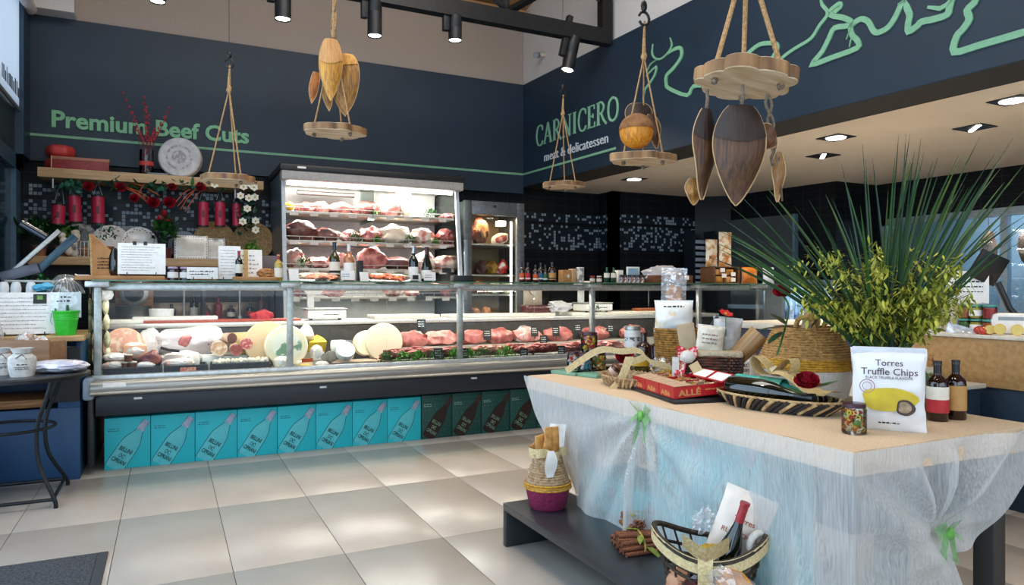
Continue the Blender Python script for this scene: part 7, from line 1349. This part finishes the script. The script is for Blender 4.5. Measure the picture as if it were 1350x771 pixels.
# red chocolate boxes on a black tray
A0 = Z(832, 514); A1 = Z(887, 532.7); uu = (A1 - A0).normalized(); aa = atan2(uu.y, uu.x); L0 = (A1 - A0).length
t = T('black_tray', 'flat black tray under the three red chocolate boxes', 'tray', A0, aa); P('tray', MB().rbox(-.01, L0 + .01, .0, .27, 0, .018, .005), BLKP, t)
RB = mat('red_chocolate_carton', '#b8141f', '#a3101b', .35, scale=4); KRI = mat('kraft_inner', '#c9a888', '#b8957a', .8); CHOC = mat('chocolate_wrap', '#6a4a34', '#c9a070', .3, .3, scale=30, bump=.5, thr=(.4, .6)); ORW = mat('orange_wrap', '#d98a22', '#b86a14', .3, .2, scale=20)
M0 = TR(*A0) @ RZ(aa); bwid = (L0 - .01) / 3
for i in range(3):
    o = M0 @ Vector((bwid * i + .004, .01, .018)); t = T('chocolate_box', ['far-left open red chocolate box on the black tray', 'middle open red chocolate box on the black tray', 'nearest open red chocolate box, with gold lettering on its long side'][i], 'box', o, rot=(radians(4), 0, aa), group='red chocolate boxes'); w = bwid - .004; Lb = .25; h = .05
    P('box_shell', MB().box(0, w, 0, .002, 0, h).box(0, w, Lb - .002, Lb, 0, h).box(0, .002, .002, Lb - .002, 0, h * .9).box(w - .002, w, .002, Lb - .002, 0, h * .9).box(.002, w - .002, .002, Lb - .002, 0, .003), RB, t, smooth=False)
    P('kraft_flap', MB().box(.001, w - .001, .001, .085, h - .003, h), KRI, t, smooth=False)
    P('open_lid', MB().box(0, w, 0, .003, 0, .065, TR(0, Lb * .86, h * .9) @ RX(-1.15)), RB, t, smooth=False); P('lid_inside', MB().box(.01, w - .01, -.001, 0, .008, .058, TR(0, Lb * .86, h * .9) @ RX(-1.15)), PAPER, t, smooth=False)
    R = random.Random(i)
    for q in range(12): P('chocolate', MB().rbox(-.014, .014, -.014, .014, 0, .014, .004, TR(.02 + (w - .04) * (q % 3) / 2, .10 + .030 * (q // 3), .022 + R.uniform(0, .012)) @ RZ(R.uniform(0, 3)) @ RX(R.uniform(-.4, .4))), ORW if q in (4, 7) else CHOC, t)
    mbt = text_mb('Allé', .03, .0004, .0006, width=w * .62); mbt.v = [tuple(RX(pi / 2) @ Vector(v)) for v in mbt.v]; mbt.v = [(v[0] + w * .12, v[1] - .0004, v[2] + .006) for v in mbt.v]; P('lettering', mbt, mat('gold_print', '#c98a52', None, .4), t, smooth=False)
    if i == 2: mbt = text_mb('ALLÉ', .034, .0004, .0008, width=.10); mbt.v = [tuple(TR(w + .0004, .02, .008) @ RZ(pi / 2) @ RX(pi / 2) @ Vector(v)) for v in mbt.v]; P('lettering', mbt, mat('gold_print', '#c98a52'), t, smooth=False); mb = MB(); scribble(mb, .14, .27, .022, .007, 9); mb.v = [tuple(TR(w + .0004, 0, 0) @ RZ(pi / 2) @ Vector(v)) for v in mb.v]; P('small_print', mb, mat('gold_print', '#c98a52'), t, smooth=False, kind='stuff')
q = M0 @ Vector((L0 * .9, .36, 0)); t = T('chocolate_box', 'red and black packet lying behind the chocolate boxes, toward the braided tray', 'box', (q.x, q.y, TB), aa + .2); P('carton', MB().rbox(-.09, .09, -.04, .04, 0, .05, .003), RB, t); P('black_end', MB().rbox(.03, .092, -.042, .042, .004, .052, .003), BLKP, t)
# oval ribbon basket
p = Z(830, 508); t = T('ribbon_basket', 'oval straw basket with long burlap ribbon at the far left of the table', 'basket', p, 1.35)
P('basket_base', MB().lathe([(0, .003), (.15, .003), (.17, .012), (.205, .05), (.195, .052), (.16, .016), (0, .010)], 40, ey=.62), LSG, t)
for i in range(44):
    th = 2 * pi * i / 44; P('braid_strand', MB().tube([(.17 * cos(th), .17 * .62 * sin(th), .008), (.205 * cos(th + .1), .205 * .62 * sin(th + .1), .052)], .006, 5), [BST, LSG][i % 2], t)
for k, pts in enumerate([[(748, 489), (790, 462), (820, 463), (842, 462), (852, 470), (830, 478)], [(852, 470), (862, 478), (880, 482), (893, 489)], [(830, 470), (826, 482), (818, 500), (805, 514)]]):
    w3 = [smooth_pts([tuple(at(x, y, [3.35, 3.3, 3.22][k]) - p) for x, y in pts], 5)][0]; wd_ = [.030, .030, .040][k]; mb = MB(); vs = []; fs = []
    for q in w3: vs += [(q[0], q[1], q[2] - wd_ * .5), (q[0] - (.01 if k < 2 else 0), q[1] + .006, q[2] + wd_ * .5)] if k < 2 else [(q[0] - wd_ * .45, q[1] + wd_ * .2, q[2]), (q[0] + wd_ * .45, q[1] - wd_ * .2, q[2])]
    fs = [(2 * i, 2 * i + 2, 2 * i + 3, 2 * i + 1) for i in range(len(w3) - 1)]; mb.add(vs, fs); S('burlap_ribbon', mb, BURL, ['long burlap loop arching over the oval ribbon basket', 'burlap streamer running right toward the chocolate boxes', 'burlap tail hanging down the front of the ribbon basket'][k], 'ribbon', p)
pr_ = at(823, 472, 3.45); t = T('rose', 'crimson rose lying on the burlap ribbon at the far left of the table', 'flower', pr_); rosehead(t, .055, M=RZ(face(pr_)) @ RX(.9), n=18)
q = Z(843, 498, .02); t = bottle('preserve_bottle', 'squat olive jar with a yellow label in the ribbon basket', 'jar', q, .05, .10, mat('olive_preserve', '#4a4416', '#33300f', .15, coat=.5), BLKP, mat('yellow_label', '#c9a52c', None, .6), [(0, 0), (.95, 0), (1, .05), (1, .8), (.9, .9), (.9, 1)], lz=(.45, .85), cz=.88)
q = Z(804, 501, .02); jar('small_jar', 'small brown jar with a pink label lying at the left of the ribbon basket', q, .028, .07, mat('brown_preserve', '#6d3a26'), mat('copper_lid', '#8d5a3a', None, .35, .5), mat('pink_label', '#d9b8a8', None, .6), rot=(.5, .5, 0))
q = Z(872, 500, .05); t = T('pasta_bag', 'shiny bag of yellow pasta behind the ribbon at the basket end', 'bag', q); P('contents', MB().blob(.055, .04, .045, 2, .3, 3, 3), mat('yellow_pasta', '#d9bc4c', '#6d5a2c', .4, scale=14, thr=(.42, .55)), t); P('film', MB().blob(.068, .05, .06, 4, .25, 3, 3), FILM, t)
q = Z(900, 500, .0); t = T('straw_ball', 'round straw weave ball right of the pasta bag', 'decoration', q + Vector((0, 0, .045))); P('ball', coil(MB(), .02, -.03, .02, .03, 2).blob(.042, .042, .042, 1, .1, 3, 3), mat('straw_ball', '#c9a878', '#7d6240', .8, scale=30, bump=.8, thr=(.4, .6)), t)
# boards and candy jars at the far left corner
GBD = mat('grey_green_board', '#6f9a82', '#628c75', .6, scale=5); q = Z(752, 493); S('green_board', MB().rbox(-.09, .09, -.06, .06, 0, .018, .003), GBD, 'left grey-green wooden board under the candy jars', 'board', q, -1.3); q = Z(778, 495.5); S('green_board', MB().rbox(-.10, .10, -.06, .05, 0, .018, .003), GBD, 'right grey-green wooden board under the candy jars', 'board', q, -1.3)
def candyjar(loc, lab, cols, seed, w=.040, h=.098):
    jr = jar('candy_jar', lab, loc, w, h, None, mat('plum_lid', '#3a1626'), cseed=1); R = random.Random(seed)
    for i in range(34): a = R.uniform(0, 6.28); r = w * .72 * sqrt(R.uniform(.1, 1)); P('candy', MB().blob(.010, .010, .010, i, .15, 2, 1, TR(r * cos(a), r * sin(a), .012 + (h * .72) * (i / 34))), cols[i % len(cols)], jr)
CB = [mat('candy_teal', '#2a9ab0', None, .35), mat('candy_white', '#e6dfe4', None, .35), mat('candy_pink', '#d0607a', None, .35), mat('candy_red', '#c8221f', None, .35), mat('candy_yellow', '#e0c02a', None, .35), mat('candy_orange', '#d9682a', None, .35), mat('candy_green', '#5d8a3a', None, .35)]
candyjar(Z(757, 491, .018), 'left candy jar of the bottom row, red white and yellow sweets', [CB[3], CB[1], CB[4], CB[2]], 3); candyjar(Z(771, 493.5, .018), 'middle candy jar of the bottom row, with a teal stripe of sweets', [CB[0], CB[1], CB[2], CB[0]], 4); candyjar(Z(789, 491.5, .018), 'right candy jar of the bottom row, orange and green sweets', [CB[5], CB[6], CB[4], CB[6]], 5, .042); candyjar(Z(782, 492, .018 + .0985) + Vector((0, .04, 0)), 'top candy jar standing on the others, red and yellow sweets', [CB[3], CB[4], CB[3], CB[4]], 6, .046, .105)
# canisters, bottles, golden basket behind
CAN = mat('white_canister', '#d9dad8', '#cbccca', .35)
for i in range(2):
    q = Z(834, 487); t = T('white_canister', ['lower white canister with a steel band behind the rose', 'upper white canister stacked behind the rose'][i], 'canister', (q.x, q.y, TB + .125 * i)); P('canister_body', MB().cyl(0, 0, 0, .10, .046, 28), CAN, t); P('lid', MB().lathe([(.047, .10), (.047, .12), (.044, .124), (0, .124)], 28), STEEL, t); P('paper_label', MB().lathe([(.0465, .04), (.0465, .062)], 28, cap=False), mat('dark_label', '#55565a', '#c9c9c9', .6, scale=60, thr=(.45, .5)), t)
bottle('dark_bottle', 'left dark bottle with short neck behind the ribbon basket', 'bottle', Z(849, 489), .048, .215, AMB, None, None, SPIR); bottle('dark_bottle', 'right stout dark bottle behind the yellow pasta bag', 'bottle', Z(871, 490), .062, .215, AMB, None, mat('dark_patterned_label', '#b9b39a', '#3a352c', .6, scale=40, thr=(.45, .55)), SPIR, lz=(.1, .3))
q = Z(893, 497); t = T('seagrass_basket', 'golden brown seagrass basket behind the dark bottles', 'basket', q, 0); P('woven_body', coil(MB(), .10, .006, .12, .25, 22), mat('golden_seagrass', '#a8782c', '#6d4a1c', .8, scale=55, bump=.9), t); P('basket_bottom', MB().lathe([(0, .0), (.1, .0), (.1, .01), (0, .01)], 24), BASK, t)
PB = q; t = pouch('crisp_bag', 'white crisp bag showing pale crisps on top of the seagrass basket', 'snack bag', PB + Vector((-.04, -.02, .235)), .195, .165, .08, mat('white_crisp_bag', '#e6e4de', '#cfae74', .4, scale=7, thr=(.36, .44)), seed=21, rot=(0, 0, face(PB)))
mb = MB(); scribble(mb, -.05, .05, .13, .012, 7, -.035); P('print', mb, INK, t, smooth=False, kind='stuff')
t = pouch('cellophane_bag', 'tall clear cellophane bag with orange biscuits behind the white crisp bag', 'snack bag', PB + Vector((.02, .06, .33)), .135, .24, .06, FILM, seed=23, rot=(0, .03, face(PB)))
R = random.Random(3)
for i in range(9): P('pretzel', MB().lathe([(.0, 0), (.024, .002), (.026, .008), (.0, .010)], 14, TR(R.uniform(-.035, .035), R.uniform(-.012, .012), .03 + .012 * i) @ RX(R.uniform(.6, 1.8)) @ RY(R.uniform(-.6, .6))), COOK, t)
t = T('pepper_mill', 'small wooden mill with a steel band beside the white crisp bag', 'mill', Z(906, 497, .0) + Vector((.10, .12, 0))); P('mill_body', MB().lathe([(.034, 0), (.03, .14), (.027, .26), (.03, .30)], 20), mat('mill_wood', '#6d5a48', '#57473a', .4), t); P('band', MB().lathe([(.031, .30), (.032, .31), (.032, .345), (.02, .36), (0, .362)], 20), CREAM, t)
# dark wicker basket with packs
p = Z(940, 514); fz_ = face(p); t = T('dark_wicker_basket', 'dark brown square wicker basket packed with gifts in mid table', 'basket', p, fz_); WK = mat('dark_brown_wicker', '#5a301e', '#2a140c', .5, scale=30, bump=.8)
for k in range(13):
    z = .006 + .0125 * k; w = .115 + .010 * k / 12; mb = MB(); n = 60; pts = []
    for i in range(n + 1):
        a = 2 * pi * i / n; cx_ = abs(cos(a)) ** .35 * (1 if cos(a) > 0 else -1); sy_ = abs(sin(a)) ** .35 * (1 if sin(a) > 0 else -1); o = .004 * (1 if (i + k) % 2 else -1); pts.append(((w + o) * cx_, (w * .72 + o) * sy_, z))
    P('weave_row', mb.tube(pts, .0068, 6, False), WK, t)
P('basket_bottom', MB().box(-.11, .11, -.075, .075, 0, .008), WK, t, smooth=False); P('linen_lining', MB().rbox(-.128, .128, -.094, .094, .155, .182, .01), mat('linen_lining', '#b8a88c', '#a8977a', .9, scale=80, bump=.3), t)
def WK_(x, y, z): return t_wk.matrix_basis @ Vector((x, y, z))
t_wk = t
t = pouch('paper_bag', 'cream paper bag with faded print in front of the wicker basket packs', 'bag', WK_(-.02, -.03, .17), .12, .125, .05, mat('cream_paper_bag', '#d9d0c2', '#c6bba9', .8, scale=30, bump=.2, thr=(.4, .6)), seed=31, rot=(0, .12, fz_)); mb = MB(); [scribble(mb, -.035, .03, .08 - .018 * i, .008, 60 + i, -.030) for i in range(3)]; P('print', mb, mat('faded_print', '#8a7868', None, .8), t, smooth=False, kind='stuff')
t = T('black_carton', 'black carton with pale script tilted in the wicker basket', 'box', WK_(-.06, .03, .15), rot=(-.1, .55, fz_)); P('carton', MB().rbox(-.035, .035, -.02, .02, 0, .20, .003), BLKP, t); mb = MB(); [scribble(mb, -.026, .022, .16 - .02 * i, .009, 70 + i, -.0205) for i in range(4)]; P('print', mb, WPR, t, smooth=False, kind='stuff')
S('kraft_packet', MB().rbox(-.04, .04, -.02, .02, 0, .16, .006), mat('kraft_grey', '#a89478', None, .8), 'kraft pack at the left behind the red gingham bow', 'packet', WK_(-.10, .02, .14), rot=(0, -.15, fz_))
t = pouch('film_bag', 'shiny clear bag with white filling behind the paper bag', 'bag', WK_(.05, .03, .17), .13, .16, .07, mat('white_filling', '#cfcdcb', '#8f8a86', .3, scale=8, bump=.4), seed=33, rot=(0, .1, fz_))
t = T('paper_roll', 'brown textured paper roll leaning right out of the wicker basket', 'roll', WK_(.10, .01, .15), rot=(0, .75, fz_)); P('roll', MB().cyl(0, 0, 0, .15, .042, 24, .048), stripe('brown_paper_roll', '#b08a5c', '#8d6a42'), t)
pr_ = WK_(.055, -.01, .345); t = T('red_flower', 'small red flower with a yellow heart above the wicker basket', 'flower', pr_); mb = MB()
for i in range(7): mb.leaf(.036, .03, RX(.5) @ RZ(i * .9), .2, 3)
P('petals', mb, mat('bright_red_petal', '#cc1a1a', None, .5), t); P('centre', MB().blob(.008, .008, .008, 1, 0, 1, 1), YC, t)
P('stem', MB().tube([(0, 0, -.10), (0, 0, 0)], .002, 5), LEAFG, t)
GIN = mat('red_gingham', '#c01f28', '#e6b8b4', .7, scale=70, thr=(.42, .5)); t = T('gingham_bow', 'red and white gingham bow with cream ribbon on the wicker basket corner', 'bow', WK_(-.13, -.09, .155), fz_)
for sg in (-1, 1): P('loop', MB().grid(lambda u, v: (sg * .045 * sin(pi * u) + .02, -.015 * sin(pi * u), .055 * sin(pi * u * .9) * u + (v - .5) * .028), 12, 3), GIN, t); P('tail', MB().grid(lambda u, v: (sg * .012 + (u - .5) * .018 - .02 * v, -.012 + .006 * sin(v * 6), -.11 * v), 3, 8), GIN, t)
P('cream_loop', MB().blob(.035, .02, .028, 3, .15, 2, 3, TR(.02, -.008, .0)), CANV, t); P('cream_tail', MB().grid(lambda u, v: (-.03 + (u - .5) * .03, -.012, -.12 * v), 3, 6), CANV, t)
S('kraft_tag', MB().prism([(-.022, 0), (.022, 0), (.022, -.085), (-.022, -.085)], 0, .0015, RX(pi / 2)), mat('manila', '#cdb183', None, .8), 'manila gift tag tilted on the dark wicker basket', 'tag', WK_(-.085, -.112, .13), rot=(0, -.55, fz_), smooth=False)
# ================================================================ RIGHT BACKGROUND
NV2 = mat('navy_unit', '#1a2e40', '#15283a', .5)
t = T('crate_table', 'dark navy stand carrying the white crates behind the display table', 'stand', (0, 0, 0)); P('body', MB().rbox(3.02, 4.05, 2.35, 3.85, 0, .66, .006), NV2, t); P('stand_top', MB().rbox(3.0, 4.07, 2.33, 3.87, .66, .685, .004), mat('stand_top', '#c9c4b8', None, .5), t)
WPL = mat('whitewashed_plank', '#cfc9b4', '#b8b19a', .7, scale=5, stretch=(1, 14, 14), bump=.15); GPR = mat('green_stamp_print', '#3f7a4a', None, .7)
def crate(x0, y0, x1, y1, z, h, lab, prt=True):
    w = x1 - x0; d = y1 - y0; t = T('white_crate', lab, 'crate', (x0, y0, z))
    for k in range(2):
        zz = .01 + (h / 2) * k; P('plank', MB().rbox(0, w, 0, .012, zz, zz + h / 2 - .012, .002), WPL, t); P('plank', MB().rbox(0, w, d - .012, d, zz, zz + h / 2 - .012, .002), WPL, t); P('plank', MB().rbox(0, .012, .012, d - .012, zz, zz + h / 2 - .012, .002), WPL, t); P('plank', MB().rbox(w - .012, w, .012, d - .012, zz, zz + h / 2 - .012, .002), WPL, t)
    P('crate_bottom', MB().rbox(0.012, w - .012, .012, d - .012, 0, .012, .002), WPL, t)
    for a in (.012, w - .034):
        for b_ in (.012, d - .034): P('corner_post', MB().rbox(a, a + .022, b_, b_ + .022, 0, h + .05, .002), WOODM, t)
    if prt:
        mb = MB().tube([(w * .5 + .03 * cos(a), -.001, h * .5 + .03 * sin(a)) for a in [i * pi / 8 for i in range(17)]], .003, 5, False); [scribble(mb, w * .12, w * .36, h * (.6 - .2 * i), .010, 80 + i) for i in range(2)]; [scribble(mb, w * .62, w * .88, h * (.6 - .2 * i), .010, 90 + i) for i in range(2)]; P('stamp', mb, GPR, t, smooth=False, kind='stuff')
    return t
crate(3.05, 2.72, 3.42, 3.08, .685, .10, 'white plank crate at the left behind the crisp bag', False); crate(3.46, 2.42, 3.78, 2.78, .685, .10, 'white plank crate with green stamp behind the dark bottles')
SILB = mat('silver_white_bag', '#d9dde4', '#b9bec8', .28, .35, scale=6, bump=.4)
for i, (px, py, Y, w, h, lab, m_, tl) in enumerate([(1216, 470, 2.78, .13, .17, 'silver-white crisp bag with a lime picture at the left in the crates', SILB, 0), (1249, 465, 2.62, .17, .20, 'crumpled silver-white crisp bag tilted in the stamped crate', SILB, .3), (1275, 465, 2.60, .16, .15, 'crisp bag with a yellow splash lying right in the stamped crate', SILB, .9), (1298, 462, 2.56, .15, .12, 'silver bag with folded dark edge at the crate end', SILB, 1.2), (1240, 420, 3.2, .12, .17, 'white bag with lime print standing behind the crates', mat('lime_print_bag', '#dfe2d2', '#a9b84a', .4, scale=7, thr=(.36, .44)), 0), (1222, 430, 3.3, .12, .15, 'pale bag with orange print behind the crates', mat('orange_print_bag', '#e2dccb', '#c98a4a', .4, scale=8, thr=(.36, .44)), .1), (1206, 436, 3.1, .13, .15, 'pale lilac bag standing left behind the crates', SILB, .05)]):
    q = gy(px, py, Y); t = pouch('crisp_bag', lab, 'snack bag', (q.x, Y, .70), w, h + (.1 if i < 4 else .05), .07, m_, seed=40 + i, rot=(0, tl, face(q)))
    if i == 2: P('yellow_print', potato(.05, .022, 0, .12, -.042, 3), mat('bright_yellow', '#d9c21c', None, .45), t, smooth=False)
    if i == 0: P('lime_print', potato(.03, .025, -.01, .05, -.040, 3), mat('lime_print', '#a8b83a', None, .45), t, smooth=False)
    if i < 2 or i == 6: mb = MB(); [scribble(mb, -.035, .035, h * .9 - .02 * k, .010, 95 + i + k, -.042) for k in range(2)]; P('print', mb, INK, t, smooth=False, kind='stuff')
# payment counter
PCX = 4.12; t = T('checkout_counter', 'pale wood fronted checkout counter on a navy base at the right edge', 'counter', (0, 0, 0))
P('base', MB().rbox(PCX + .02, 5.0, 1.3, 3.15, 0, .70, .004), NV2, t); P('wood_front', MB().rbox(PCX, PCX + .02, 1.3, 3.17, .66, .93, .003), mat('checkout_oak', '#b08a5a', '#9c7848', .5, scale=3, stretch=(1, 12, 12)), t); P('side_panel', MB().rbox(PCX + .02, 5.0, 3.15, 3.17, .66, .93, .003), NV2, t); P('counter_top', MB().rbox(PCX - .01, 5.0, 1.3, 3.19, .93, .95, .003), mat('checkout_top', '#d9d2c4', None, .4), t)
def Q(px, X=4.3, z=.95): r = ray(px, HZ); return Vector((X, r.y / r.x * X, z))
def mini(name, px, X, mb, m, lab, cat, z=.95): q = Q(px, X, z); return S(name, mb, m, lab, cat, q, face(q))
for i, (px, zi, c_, lab) in enumerate([(1272, 0, CB[5], 'orange jar with teal lid in the upper row of the checkout jars'), (1287, 0, PAPER, 'white-label jar in the middle of the checkout jars'), (1305, 0, CB[3], 'red pepper jar at the right of the checkout jars'), (1272, 1, CB[6], 'green and red jar, left of the lower checkout row'), (1288, 1, CREAM, 'cream-label jar, middle of the lower checkout row'), (1304, 1, CB[5], 'orange jar, right of the lower checkout row')]):
    q = Q(px, 4.30 + .0, .95 + (.085 if zi == 0 else 0)); jar('preserve_jar', lab, q, .036, .082, [CB[5], CB[4], CB[3], CB[6], CB[4], CB[5]][i], mat('teal_lid', '#4a9a8a', None, .4), None if i not in (1, 4) else PAPER)
t = T('card_terminal', 'white payment terminal behind the lemons on the checkout counter', 'terminal', Q(1333, 4.36), face(Q(1333, 4.36))); P('terminal_body', MB().rbox(-.10, .10, -.05, .05, .0, .12, .02), WHITE, t); P('screen', MB().box(-.06, .06, -.052, -.050, .08, .10), mat('grey_screen', '#8a9298', None, .2), t, smooth=False)
LM = mat('cut_lemon', '#e0cc7a', '#d0b85a', .4, scale=10)
for i, (px, r) in enumerate([(1318, .030), (1341, .030), (1305, .026)]): q = Q(px, 4.17, .955); t = T('lemon', ['cut yellow lemon, left of the two by the terminal', 'cut yellow lemon, right of the two by the terminal', 'pale lemon behind the tomatoes'][i], 'fruit', q, face(q)); P('peel', MB().lathe([(0, -.04), (r * .7, -.03), (r, 0), (r, .012), (0, .012)], 20, TR(0, 0, r) @ RX(pi / 2)), mat('lemon_skin', '#e2ae2a'), t); P('cut_face', MB().lathe([(0, .0125), (r * .9, .0125)], 20, TR(0, 0, r) @ RX(pi / 2), cap=False), LM, t)
for i, px in enumerate((1296, 1304, 1290)): mini('tomato', px, 4.16 + .02 * i, MB().blob(.026, .026, .024, i, .05, 2, 2, TR(0, 0, .022)), mat('tomato_red', '#c93a22', '#b02f1a', .25, coat=.4), ['left small tomato beside the cut lemons', 'right small tomato beside the cut lemons', 'rear small tomato beside the cut lemons'][i], 'tomato')
q = Q(1315, 4.5); t = T('cash_screen', 'black tilted till monitor on an arm above the checkout counter', 'monitor', q, face(q)); P('screen_back', MB().rbox(-.12, .07, -.012, .012, -.09, .09, .006, TR(-.03, .0, .38) @ RY(radians(28)) @ RZ(.7)), BLKP, t); P('arm', MB().tube([(.0, 0, .30), (.06, 0, .14), (.16, 0, .02)], .018, 8).rbox(.08, .22, -.06, .06, 0, .02, .004), BLKP, t)
q = Q(1278, 4.42); t = T('till_sheet', 'white printed sheet standing left of the till monitor', 'sign', q, face(q)); P('sheet', MB().rbox(-.12, .10, 0, .004, .17, .37, .001), PAPER, t); P('holder', MB().rbox(-.02, .02, .004, .02, 0, .2, .002), BLKP, t); mb = MB(); [scribble(mb, -.09, .07, .33 - .03 * k, .010, 120 + k) for k in range(4)]; P('print', mb, INK, t, smooth=False, kind='stuff')
for i, (px, X, h, m_, lab) in enumerate([(1215, 4.25, .16, SILB, 'white tied bag left of the checkout jars'), (1232, 4.3, .19, mat('beige_pack', '#d6c4a8', '#b89a74', .5, scale=9), 'beige pack behind the lime-print bag'), (1252, 4.3, .17, mat('cream_pack', '#e0d8c8', '#c2b49a', .5, scale=9), 'cream pack next to the checkout jars'), (1196, 4.3, .13, SILB, 'low pale bag at the left end of the checkout counter')]):
    q = Q(px, X); pouch('snack_bag', lab, 'snack bag', q, .15, h, .08, m_, seed=60 + i, rot=(0, .1 * i, face(q)))
t = T('side_counter', 'pale side counter with the till joining the service counter', 'counter', (0, 0, 0)); P('worktop', MB().rbox(4.15, 5.6, 3.25, 4.4, .90, .95, .004), mat('checkout_top', '#d9d2c4'), t); P('front', MB().rbox(4.17, 5.58, 3.27, 4.38, 0, .90, .003), NV2, t)
# lit drinks fridge beyond the rose
t = T('drinks_cooler', 'lit blue drinks cooler beyond the counter, left of the straw basket', 'cooler', (kx(1068, 5.5)[0], 5.5, 0)); P('cabinet', MB().box(-.42, .42, .30, .34, 0, 1.32).box(-.42, -.38, 0, .30, 0, 1.32).box(.38, .42, 0, .30, 0, 1.32).box(-.42, .42, 0, .34, 1.28, 1.32).box(-.42, .42, 0, .3, 0, .6), mat('pale_frame', '#9fb0b8'), t, smooth=False)
for i in range(9): P('bottle', MB().lathe([(.028, .6), (.028, .95), (.012, 1.05), (.012, 1.15)], 12, TR(-.31 + .078 * i, .12, 0)), [mat('blue_bottle', '#3a6a9a', '#c9d8e6', .2, scale=9), mat('deep_blue_bottle', '#1c3a66', '#8fb0d0', .2, scale=9)][i % 2], t)
area('cooler_lamp', (t.location.x, 5.57, 1.26), (0, 0, 0), .7, .06, 7, (.75, .88, 1))
